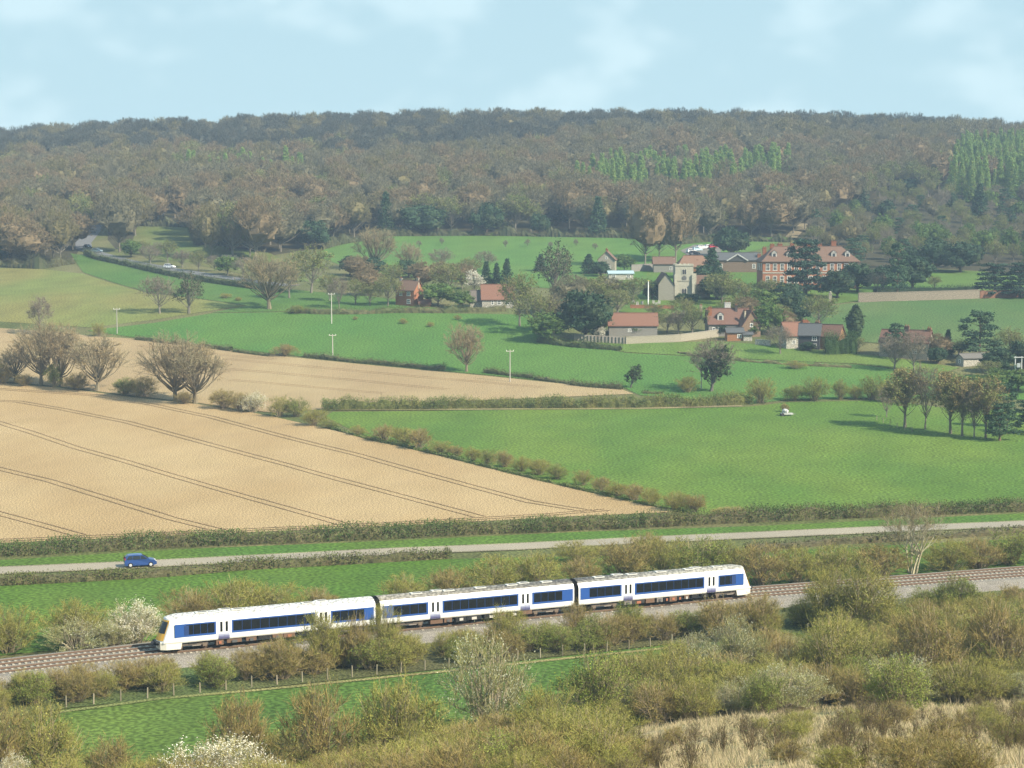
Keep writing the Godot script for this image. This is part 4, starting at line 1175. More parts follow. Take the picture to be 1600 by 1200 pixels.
	kind_of_plant("ivy_tree", {"h": 12.0, "w": 10.0, "base": 1.6, "trunk": 0.4, "leader": 0.75, "shape": "round", "lobes": 26, "lobe": 1.7, "arms": 8, "twigs": 8, "twig": 1.0, "thin": 0.05, "bark": grey * 0.7, "tones": brown, "greens": [Color(0.04, 0.07, 0.03), Color(0.05, 0.08, 0.03)], "leaves": 0.9, "leaf": 0.34, "rise": 0.3}, 2)
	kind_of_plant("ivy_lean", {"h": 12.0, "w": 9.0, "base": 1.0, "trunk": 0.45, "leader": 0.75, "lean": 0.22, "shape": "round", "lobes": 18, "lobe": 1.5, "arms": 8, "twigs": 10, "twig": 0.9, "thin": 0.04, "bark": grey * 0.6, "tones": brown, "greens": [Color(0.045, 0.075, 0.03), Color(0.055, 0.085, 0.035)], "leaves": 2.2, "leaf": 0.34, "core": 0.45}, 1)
	kind_of_plant("avenue", {"h": 14.0, "w": 9.0, "base": 2.6, "trunk": 0.27, "leader": 0.9, "shape": "round", "lobes": 32, "lobe": 2.1, "arms": 10, "twigs": 16, "twig": 1.0, "thin": 0.05, "bark": Color(0.22, 0.19, 0.14), "tones": [Color(0.24, 0.19, 0.1), Color(0.22, 0.17, 0.1)], "greens": [Color(0.24, 0.23, 0.08), Color(0.27, 0.21, 0.09), Color(0.2, 0.21, 0.07)], "leaves": 0.9, "leaf": 0.3, "rise": 0.5}, 3)
	kind_of_plant("blossom_tree", {"h": 6.0, "w": 5.0, "base": 0.8, "trunk": 0.16, "shape": "dome", "lobes": 20, "lobe": 1.2, "arms": 8, "twigs": 9, "twig": 0.6, "thin": 0.03, "bark": grey * 0.7, "tones": brown, "greens": [Color(0.68, 0.66, 0.56), Color(0.6, 0.58, 0.48)], "leaves": 2.0, "leaf": 0.2}, 1)
	# shrubs, larger in the picture
	kind_of_plant("thorn_bare", {"h": 3.4, "w": 4.2, "base": -0.3, "trunk": 0.06, "stems": 7, "shape": "round", "lobes": 34, "lobe": 0.88, "arms": 8, "twigs": 14, "twig": 0.62, "thin": 0.024, "bark": Color(0.260, 0.208, 0.144), "tones": [Color(0.281, 0.221, 0.080), Color(0.230, 0.189, 0.071), Color(0.307, 0.241, 0.091)], "greens": [Color(0.232, 0.243, 0.061)], "leaves": 0.22, "leaf": 0.068, "rise": 0.6, "limb": 0.5, "wands": 46}, 4)
	kind_of_plant("thorn_olive", {"h": 3.4, "w": 4.2, "base": -0.3, "trunk": 0.06, "stems": 7, "shape": "round", "lobes": 34, "lobe": 0.88, "arms": 8, "twigs": 13, "twig": 0.62, "thin": 0.022, "bark": Color(0.260, 0.215, 0.132), "tones": [Color(0.290, 0.262, 0.073), Color(0.254, 0.241, 0.069)], "greens": [Color(0.243, 0.259, 0.056), Color(0.211, 0.232, 0.052), Color(0.275, 0.265, 0.069)], "leaves": 0.99, "leaf": 0.065, "rise": 0.6, "limb": 0.5, "wands": 46}, 4)
	kind_of_plant("thorn_green", {"h": 3.4, "w": 4.2, "base": -0.3, "trunk": 0.06, "stems": 6, "shape": "round", "lobes": 34, "lobe": 0.88, "arms": 8, "twigs": 11, "twig": 0.58, "thin": 0.02, "bark": Color(0.221, 0.182, 0.108), "tones": olive, "greens": [Color(0.211, 0.259, 0.052), Color(0.243, 0.276, 0.056), Color(0.169, 0.221, 0.043)], "leaves": 2.70, "leaf": 0.075, "rise": 0.5, "limb": 0.5, "wands": 46}, 4)
	kind_of_plant("thorn_white", {"h": 3.4, "w": 4.2, "base": -0.3, "trunk": 0.06, "stems": 7, "shape": "round", "lobes": 34, "lobe": 0.88, "arms": 8, "twigs": 13, "twig": 0.62, "thin": 0.022, "bark": Color(0.260, 0.221, 0.156), "tones": [Color(0.369, 0.338, 0.154)], "greens": [Color(0.74, 0.7, 0.56), Color(0.66, 0.62, 0.5), Color(0.8, 0.77, 0.66)], "leaves": 2.70, "leaf": 0.058, "rise": 0.7, "limb": 0.5, "wands": 46}, 3)
	kind_of_plant("thorn_pale", {"h": 3.4, "w": 4.2, "base": -0.3, "trunk": 0.07, "stems": 6, "shape": "round", "lobes": 34, "lobe": 0.88, "arms": 8, "twigs": 12, "twig": 0.58, "thin": 0.022, "bark": Color(0.260, 0.221, 0.156), "tones": [Color(0.298, 0.292, 0.113), Color(0.327, 0.308, 0.133)], "greens": [Color(0.42, 0.44, 0.3), Color(0.5, 0.5, 0.38), Color(0.22, 0.25, 0.1)], "leaves": 1.26, "leaf": 0.054, "rise": 0.7, "limb": 0.5, "wands": 46}, 3)
	kind_of_plant("pale_ash", {"h": 7.5, "w": 7.5, "base": 3.0, "trunk": 0.13, "stems": 4, "shape": "dome", "lobes": 26, "lobe": 1.3, "arms": 9, "twigs": 10, "twig": 0.9, "thin": 0.022, "bark": Color(0.42, 0.38, 0.26), "tones": [Color(0.24, 0.19, 0.11), Color(0.26, 0.2, 0.12)], "greens": [Color(0.25, 0.25, 0.08)], "leaves": 0.3, "leaf": 0.1, "rise": 0.7, "limb": 0.45}, 1)
	kind_of_plant("dead_stems", {"h": 2.4, "w": 1.8, "base": 0.3, "trunk": 0.035, "stems": 6, "shape": "round", "lobes": 9, "lobe": 0.45, "arms": 5, "twigs": 7, "twig": 0.35, "thin": 0.02, "bark": Color(0.13, 0.1, 0.055), "tones": [Color(0.15, 0.115, 0.065), Color(0.11, 0.085, 0.055)], "greens": [Color(0.22, 0.2, 0.06), Color(0.14, 0.17, 0.05)], "leaves": 0.5, "leaf": 0.06, "rise": 0.8, "limb": 0.6, "wands": 14, "wand_tint": 1.0}, 4)


func textured(key: String, col: Color, tex: Texture2D, metres: float, rough := 0.9) -> StandardMaterial3D:
	if not mats.has(key):
		var m := flat(key, col, rough)
		m.albedo_texture = tex
		m.uv1_triplanar = true
		m.uv1_world_triplanar = true
		m.uv1_scale = Vector3.ONE / metres
	return mats[key]


func village() -> void:
	var grain: Texture2D = protos.grain
	var brick := textured("red brick", Color(0.56, 0.235, 0.125), grain, 2.5)
	var orange_brick := textured("orange brick", Color(0.464, 0.224, 0.104), grain, 2.5)
	var stone := textured("pale stone", Color(0.528, 0.480, 0.376), grain, 3.0)
	var flint := textured("grey flint", Color(0.400, 0.376, 0.328), grain, 2.0)
	var render := textured("cream render", Color(0.640, 0.600, 0.504), grain, 5.0)
	var boards := textured("weathered boards", Color(0.240, 0.224, 0.200), grain, 2.0)
	var tiles := textured("orange tiles", Color(0.34, 0.165, 0.105), grain, 2.2)
	var old_tiles := textured("brown tiles", Color(0.26, 0.155, 0.105), grain, 2.6)
	var red_tiles := textured("dark red tiles", Color(0.26, 0.135, 0.095), grain, 2.4)
	var slate := textured("grey slate", Color(0.136, 0.144, 0.152), grain, 2.6)
	var pot := Color(0.42, 0.17, 0.09)
	# the manor
	var w: Array = []
	for i in 13:
		w.append(["f", -14.3 + 2.38 * i, 5.8, 1.35, 2.35])
		w.append(["f", -14.3 + 2.38 * i, 1.6, 1.35, 2.45])
	for z in [-3.5, 0.0, 3.5]:
		w.append(["l", z, 5.8, 1.3, 2.3])
	var o := house("manor_house", Vector2(98.8, -664.6), 0.04, {"l": 32.0, "w": 12.0, "eave": 9.0, "rise": 4.5, "hip": 4.8, "over": 0.5, "wall": brick, "roof": old_tiles, "windows": w, "dormers": [-11.9, -7.0, 8.0, 12.6], "chimneys": [[-14.0, -3.0, 1.2, -0.2, pot], [-11.2, -4.5, 1.3, 0.9, pot], [-8.6, -4.0, 1.5, 1.0, pot], [-4.7, -3.0, 1.3, 1.2, pot], [1.0, -3.0, 1.3, 1.3, pot], [4.4, -1.5, 1.4, 1.0, pot], [9.0, -1.5, 1.7, 1.9, pot]]}, "long red brick manor with white sash windows and four white dormers behind the cedar", "manor")
	var band := Geo.new()
	band.box(Vector3(0, 5.05, 6.04), Vector3(32.1, 0.35, 0.2), Color(0.75, 0.7, 0.6))
	band.box(Vector3(0, 8.75, 6.1), Vector3(32.3, 0.35, 0.4), Color(0.75, 0.7, 0.6))
	put("string_course", band.mesh(), tinted("masonry"), o)
	# the stable block with its white-edged pediment
	o = house("stable_block", Vector2(81.2, -719.8), 0.0, {"l": 17.0, "w": 8.0, "eave": 4.2, "rise": 2.4, "wall": textured("brown brick", Color(0.288, 0.200, 0.136), grain, 2.5), "roof": slate, "windows": [["f", -6.0, 1.2, 1.2, 1.6], ["f", 6.0, 1.2, 1.2, 1.6]], "chimneys": [[8.0, 2.5, 1.3, -0.3, pot]]}, "brown stable block with a slate roof and a white-edged central gable, left of the manor", "stable")
	var gable := Geo.new()
	gable.tri(Vector3(-3.6, 4.0, 4.3), Vector3(3.6, 4.0, 4.3), Vector3(0, 6.2, 4.3), Color(0.12, 0.12, 0.12))
	for s in [-1, 1]:
		gable.box(Vector3(s * 1.9, 5.15, 4.45), Vector3(4.6, 0.42, 0.25), Color(0.78, 0.78, 0.76), Basis(Vector3.BACK, -s * 0.55))
		gable.quad(Vector3(s * 3.8, 4.1, 4.4), Vector3(0, 6.4, 4.4), Vector3(0, 6.4, 0.3), Vector3(s * 3.8, 4.1, 0.3), Color(0.1, 0.105, 0.11))
	put("pediment", gable.mesh(), tinted("masonry"), o)
	house("brick_house", Vector2(63.6, -697.8), 0.08, {"l": 12.0, "w": 8.5, "eave": 4.0, "rise": 3.6, "hip": 2.6, "wall": orange_brick, "roof": textured("tan tiles", Color(0.336, 0.192, 0.120), grain, 2.4), "windows": [["f", 3.6, 1.4, 1.1, 1.2], ["f", 5.0, 1.4, 0.8, 1.2]], "chimneys": [[1.2, 1.8, 0.8, -1.6, Color(0.7, 0.6, 0.5)]]}, "orange brick house with a hipped tile roof, right behind the church tower")
	house("outbuilding", Vector2(54.8, -717.6), 0.0, {"l": 7.6, "w": 5.0, "eave": 3.1, "rise": 2.2, "wall": flint, "roof": old_tiles, "windows": [["f", 2.4, 0.8, 0.9, 1.2]], "chimneys": [[3.5, 0.5, 0.7, -0.4, Color(0.7, 0.62, 0.5)]]}, "low stone outbuilding with a brown tile roof at the end of the orange-capped wall", "outbuilding")
	garden_wall("garden_wall", PackedVector2Array([Vector2(43.0, -717.6), Vector2(51.4, -722.0)]), 2.5, 0.5, flint, Color(0.5, 0.22, 0.12), "stone garden wall with an orange tile capping beside the low outbuilding")
	house("stone_cottage", Vector2(34.2, -713.1), PI / 2 - 0.12, {"l": 9.0, "w": 6.0, "eave": 5.0, "rise": 2.9, "wall": stone, "roof": old_tiles, "windows": [["l", 0.0, 5.2, 0.8, 0.9], ["l", 1.0, 1.6, 1.0, 1.2]], "chimneys": [[-3.0, 0.0, 0.9, 0.9, pot]]}, "pale stone cottage whose gable end faces the valley, above the greenhouse")
	house("greenhouse", Vector2(37.7, -691.2), 0.1, {"l": 8.6, "w": 3.6, "eave": 2.2, "rise": 0.7, "wall": render, "roof": flat("greenhouse roof", Color(0.34, 0.44, 0.48), 0.35), "windows": [["f", -2.6, 0.6, 1.4, 1.2], ["f", 2.6, 0.6, 1.4, 1.2]]}, "low white-walled greenhouse with a pale blue roof below the stone cottage", "greenhouse")
	# the church
	o = thing("church", on(Vector2(54.0, -622.5)), 0.03, "grey stone church with a square tower and a steep gabled aisle on its left", "church")
	var g := Geo.new()
	var c := Color(0.7, 0.67, 0.54)
	g.box(Vector3(0, 3.9, -2.8), Vector3(5.7, 13.8, 5.7), c)
	g.box(Vector3(0, 10.85, -2.8), Vector3(6.0, 0.3, 6.0), c * 0.92)
	for k in 4:
		for s in [-1, 1]:
			g.box(Vector3(-2.1 + k * 1.4, 11.15, -2.8 + s * 2.72), Vector3(0.75, 0.4, 0.3), c)
			g.box(Vector3(s * 2.72, 11.15, -4.9 + k * 1.4), Vector3(0.3, 0.4, 0.75), c)
	g.box(Vector3(0, 6.1, -2.8), Vector3(5.95, 0.25, 5.95), c * 0.85)
	for q in [[-2.75, 0.15], [2.75, 0.15]]:
		g.box(Vector3(q[0], 3.0, q[1]), Vector3(0.8, 10.0, 0.9), c * 1.05)
		g.box(Vector3(q[0], 2.0, q[1] + 0.5), Vector3(0.8, 7.0, 0.8), c * 1.05)
	g.box(Vector3(3.3, 4.0, -1.2), Vector3(1.2, 8.6, 1.4), c)
	put("tower", g.mesh(), textured_tint("church stone"), o)
	g = Geo.new()
	var n := Color(0.56, 0.52, 0.42)
	for q in [[[-8.2, 1.0], [-3.4, 1.6]], [[-3.4, 1.6], [-3.0, -13.0]], [[-8.2, 1.0], [-8.2, -13.0]]]:
		g.quad(Vector3(q[0][0], -2.5, q[0][1]), Vector3(q[1][0], -2.5, q[1][1]), Vector3(q[1][0], 5.0, q[1][1]), Vector3(q[0][0], 5.0, q[0][1]), n)
	g.tri(Vector3(-8.2, 5.0, 1.0), Vector3(-3.4, 5.0, 1.6), Vector3(-5.8, 8.3, 1.3), n)
	g.quad(Vector3(-3.0, -2.5, -4.0), Vector3(9.0, -2.5, -6.0), Vector3(9.0, 4.6, -6.0), Vector3(-3.0, 4.6, -4.0), n)
	put("nave", g.mesh(), textured_tint("church stone"), o)
	g = Geo.new()
	for q in [[[-8.6, 4.6, 1.4], [-8.6, 4.6, -13.2]], [[-3.0, 4.6, 1.9], [-3.0, 4.6, -13.2]]]:
		g.quad(Vector3(q[0][0], q[0][1], q[0][2]), Vector3(q[1][0], q[1][1], q[1][2]), Vector3(-5.8, 8.5, -13.2), Vector3(-5.8, 8.5, 1.6), Color(0.24, 0.15, 0.11))
	g.quad(Vector3(2.9, 4.4, -4.6), Vector3(9.2, 4.4, -5.6), Vector3(9.2, 7.6, -9.0), Vector3(2.9, 7.6, -9.0), Color(0.24, 0.15, 0.11))
	put("church_roof", g.mesh(), tinted("masonry"), o)
	for q in [[0.0, 8.1, 1.25, 1.5, "belfry_window"], [0.0, 1.1, 1.5, 2.5, "west_window"]]:
		g = Geo.new()
		var f := Geo.new()
		f.box(Vector3(q[0], q[1] + q[3] * 0.5, 0.06), Vector3(q[2] + 0.35, q[3] + 0.3, 0.16), c * 1.12)
		for s in [-1, 1]:
			g.box(Vector3(q[0] + s * q[2] * 0.25, q[1] + q[3] * 0.45, 0.12), Vector3(q[2] * 0.42, q[3] * 0.85, 0.1), Color(0.05, 0.05, 0.055))
			g.tri(Vector3(q[0] + s * q[2] * 0.25 - q[2] * 0.21, q[1] + q[3] * 0.875, 0.17), Vector3(q[0] + s * q[2] * 0.25 + q[2] * 0.21, q[1] + q[3] * 0.875, 0.17), Vector3(q[0] + s * q[2] * 0.25, q[1] + q[3] * 1.08, 0.17), Color(0.05, 0.05, 0.055))
		put("pane", g.mesh(), tinted("ironwork"), put(q[4], f.mesh(), tinted("masonry"), o))
	g = Geo.new()
	g.tube([Vector3(0, 6.95, 0.02), Vector3(0, 6.95, 0.16)], [0.75, 0.75], 16, Color(0.2, 0.2, 0.19))
	g.tube([Vector3(0, 6.95, 0.16), Vector3(0, 6.95, 0.17)], [0.75, 0.01], 16, Color(0.13, 0.13, 0.13))
	put("clock_face", g.mesh(), tinted("ironwork"), o)
	for z in [[-3.3, -1.0], [-3.25, -3.5]]:
		g = Geo.new()
		g.box(Vector3(z[0] - 0.02, 2.6, z[1]), Vector3(0.12, 1.6, 0.8), Color(0.05, 0.05, 0.055))
		put("aisle_window", g.mesh(), tinted("ironwork"), o)
	garden_wall("churchyard_wall", PackedVector2Array([Vector2(36.0, -603.7), Vector2(49.2, -602.4)]), 1.0, 0.4, brick, Color(0.36, 0.26, 0.18), "low brick churchyard wall below the white flagpole")
	var spots := [Vector2(38.6, -610.3), Vector2(40.1, -611.7), Vector2(43.7, -613.1), Vector2(44.4, -608.9), Vector2(45.5, -613.1), Vector2(37.7, -614.6)]
	for i in spots.size():
		g = Geo.new()
		g.box(Vector3(0, 0.5, 0), Vector3(0.8, 1.2, 0.16), Color(0.68, 0.66, 0.6))
		g.tube([Vector3(0, 1.1, -0.08), Vector3(0, 1.1, 0.08)], [0.4, 0.4], 10, Color(0.68, 0.66, 0.6))
		var s := put("gravestone", g.mesh(), tinted("masonry"), self)
		s.position = on(spots[i])
		tag(s, "pale upright gravestone in the churchyard round the white flagpole", "gravestone", "gravestones in the churchyard")
	o = thing("flagpole", on(Vector2(41.9, -610.3)), 0.0, "tall white flagpole standing in the churchyard left of the church", "flagpole")
	g = Geo.new()
	g.tube([Vector3(0, -0.3, 0), Vector3(0, 7.4, 0)], [0.24, 0.16], 8, Color(0.8, 0.8, 0.8))
	put("pole", g.mesh(), tinted("ironwork"), o)
	g = Geo.new()
	g.lump(Vector3(0, 7.5, 0), 0.25, 1.0, Color(0.6, 0.5, 0.2), rng)
	put("finial", g.mesh(), tinted("ironwork"), o)
	# below the church
	house("tiled_barn", Vector2(34.1, -560.8), 0.0, {"l": 13.6, "w": 7.0, "eave": 2.7, "rise": 3.1, "wall": flint, "roof": tiles, "windows": [["f", -1.0, 0.8, 1.0, 0.9]]}, "long low barn with a bright orange tile roof above the pale stone wall", "barn")
	garden_wall("field_wall", PackedVector2Array([Vector2(31.3, -544.9), Vector2(38.9, -546.9), Vector2(46.1, -548.9), Vector2(53.7, -553.9), Vector2(57.9, -556.8)]), 1.9, 0.5, textured("chalk stone", Color(0.56, 0.5, 0.38), grain, 2.4), Color(0.6, 0.56, 0.44), "sunlit pale stone field wall below the orange-roofed barn")
	house("long_cottage", Vector2(60.9, -560.8), 0.06, {"l": 11.6, "w": 7.0, "eave": 3.2, "rise": 3.9, "wall": flint, "roof": red_tiles, "windows": [["f", -4.4, 1.0, 0.9, 1.1], ["f", -2.8, 1.0, 0.9, 1.1]], "dormers": [-2.4], "chimneys": [[-7.4, -1.0, 0.7, 1.0, Color(0.6, 0.5, 0.38)], [-5.2, 1.4, 1.0, 0.5, Color(0.5, 0.2, 0.1)], [0.2, -1.2, 1.7, 1.8, Color(0.8, 0.78, 0.74)], [2.4, 0.6, 0.7, 1.1, Color(0.14, 0.12, 0.11)]]}, "cottage with a dark red roof and a broad white chimney among the trees")
	house("gabled_cottage", Vector2(66.0, -559.8), PI / 2 + 0.3, {"l": 8.0, "w": 5.6, "eave": 2.8, "rise": 4.0, "wall": textured("tan brick", Color(0.336, 0.224, 0.144), grain, 2.4), "roof": red_tiles, "windows": [["l", 0.0, 2.4, 0.9, 1.1]], "chimneys": [[-2.6, -1.4, 0.5, 0.0, Color(0.75, 0.66, 0.48)]]}, "steep-gabled tan brick cottage at the right end of the dark red roof")
	house("brick_lean_to", Vector2(61.9, -551.9), 0.1, {"l": 4.6, "w": 3.4, "eave": 2.2, "rise": 1.0, "wall": orange_brick, "roof": slate, "windows": [["f", 1.1, 0.6, 1.2, 1.1]]}, "small orange brick outhouse with a grey roof in front of the cottages", "outhouse")
	house("garden_store", Vector2(65.5, -550.9), 0.0, {"l": 2.4, "w": 2.0, "eave": 1.7, "rise": 0.5, "wall": render, "roof": slate}, "tiny white garden store with a flat dark roof beside the brick outhouse", "shed")
	garden_wall("white_wall", PackedVector2Array([Vector2(66.8, -543.8), Vector2(70.8, -541.8)]), 1.5, 0.35, render, Color(0.7, 0.68, 0.62), "short white garden wall right of the tiny white store")
	house("orange_roofed_cottage", Vector2(77.4, -540.8), 0.2, {"l": 7.4, "w": 6.4, "eave": 3.4, "rise": 3.2, "wall": render, "roof": tiles, "windows": [["f", 1.6, 1.0, 1.0, 1.1], ["f", -1.6, 1.0, 1.0, 1.1], ["r", 0.0, 3.0, 0.8, 1.0]], "chimneys": [[2.6, 0.0, 1.5, 0.7, pot]]}, "white-walled cottage with an orange tile roof behind the bare garden tree")
	house("slate_cottage", Vector2(81.3, -539.7), -0.25, {"l": 5.6, "w": 6.0, "eave": 3.6, "rise": 2.8, "wall": textured("dark boards", Color(0.080, 0.080, 0.088), grain, 2.0), "roof": slate, "windows": [["f", 1.4, 2.0, 1.3, 1.3], ["f", 1.4, 0.2, 1.3, 1.1]]}, "dark boarded cottage with a slate roof between two orange-roofed cottages")
	house("end_cottage", Vector2(86.2, -539.7), -0.5, {"l": 7.6, "w": 5.6, "eave": 3.3, "rise": 2.8, "wall": orange_brick, "roof": red_tiles, "windows": [["f", -2.4, 1.0, 0.9, 1.1], ["r", 0.0, 1.4, 0.9, 1.1]], "chimneys": [[-3.2, 0.0, 1.1, 0.9, Color(0.4, 0.22, 0.14)]]}, "brick cottage whose orange gable shows above the big clipped hedge")
	house("pale_cottage", Vector2(104.8, -525.8), -0.45, {"l": 13.0, "w": 6.2, "eave": 4.0, "rise": 2.9, "wall": stone, "roof": red_tiles, "windows": [["r", 1.0, 1.0, 0.9, 1.2], ["r", -1.2, 3.4, 0.8, 1.0], ["f", 3.0, 1.0, 1.0, 1.2], ["f", 0.5, 1.0, 1.0, 1.2]], "chimneys": [[0.0, 0.0, 1.3, 1.2, Color(0.3, 0.2, 0.16)], [6.0, 0.0, 1.0, 0.8, Color(0.42, 0.22, 0.13)]]}, "cottage with a pale stone gable end and two chimneys behind two grey trees")
	house("white_shed", Vector2(119.5, -513.6), 0.35, {"l": 7.6, "w": 3.6, "eave": 1.9, "rise": 0.9, "wall": render, "roof": boards, "windows": [["l", 0.0, 0.5, 0.9, 1.0]]}, "long low shed with a white end below the dark layered pine", "shed")
	# to the left, beyond the middle field
	house("tiled_house", Vector2(-4.5, -607.6), 0.05, {"l": 9.6, "w": 7.0, "eave": 2.5, "rise": 4.1, "wall": render, "roof": tiles, "windows": [["f", 0.4, 0.7, 1.2, 1.3], ["f", 3.0, 0.7, 1.2, 1.3], ["f", -1.6, 0.7, 0.8, 1.3]]}, "cream house with a steep bright orange roof beside a white blossoming tree")
	house("grey_wing", Vector2(-10.8, -607.6), 0.05, {"l": 4.2, "w": 5.0, "eave": 1.9, "rise": 2.9, "wall": render, "roof": textured("grey tiles", Color(0.240, 0.200, 0.168), grain, 2.4)}, "small grey-roofed building joined to the left of the steep orange roof", "outbuilding")
	house("left_brick_house", Vector2(-31.6, -611.7), -0.5, {"l": 6.6, "w": 5.6, "eave": 4.6, "rise": 2.8, "wall": brick, "roof": old_tiles, "windows": [["f", 1.4, 2.8, 1.2, 1.3], ["f", 1.4, 0.4, 1.2, 1.4], ["f", -1.4, 2.8, 1.0, 1.2]], "chimneys": [[3.0, 0.0, 0.8, 0.9, Color(0.62, 0.52, 0.4)], [-3.0, 0.0, 0.7, 0.6, Color(0.7, 0.68, 0.62)]]}, "brick house with a brown roof half hidden by trees, left of the orange shed")
	house("orange_shed", Vector2(-26.7, -607.6), 0.0, {"l": 3.4, "w": 2.4, "eave": 0.9, "rise": 1.0, "wall": orange_brick, "roof": tiles}, "tiny shed with an orange roof behind the long brown hedge", "shed")
	garden_wall("manor_wall", PackedVector2Array([Vector2(107.8, -617.6), Vector2(119.9, -619.2), Vector2(134.6, -622.5), Vector2(147.4, -626.0)]), 2.8, 0.6, textured("weathered wall stone", Color(0.4, 0.335, 0.25), grain, 4.0), Color(0.5, 0.44, 0.34), "long pale stone garden wall under the dark clipped hedge, right of the manor")
	garden_wall("brick_garden_wall", PackedVector2Array([Vector2(147.6, -626.0), Vector2(162.5, -629.7), Vector2(211.5, -633.5)]), 2.4, 0.5, textured("wall brick", Color(0.368, 0.176, 0.104), grain, 3.0), Color(0.4, 0.24, 0.16), "brick garden wall that carries on right from the pale stone wall")
	o = thing("gate_pier", on(Vector2(98.8, -616.1)), 0.0, "tall stone gate pier standing alone on the lawn before the manor", "pier")
	g = Geo.new()
	g.box(Vector3(0, 1.2, 0), Vector3(0.9, 3.0, 0.9), Color(0.55, 0.5, 0.4))
	g.box(Vector3(0, 2.75, 0), Vector3(1.2, 0.25, 1.2), Color(0.55, 0.5, 0.4))
	put("shaft", g.mesh(), tinted("masonry"), o)
	g = Geo.new()
	g.lump(Vector3(0, 3.2, 0), 0.38, 1.1, Color(0.55, 0.5, 0.4), rng, 9)
	put("ball", g.mesh(), tinted("masonry"), o)


func textured_tint(key: String) -> StandardMaterial3D:
	return tinted(key, 0.9, protos.grain, 2.6)


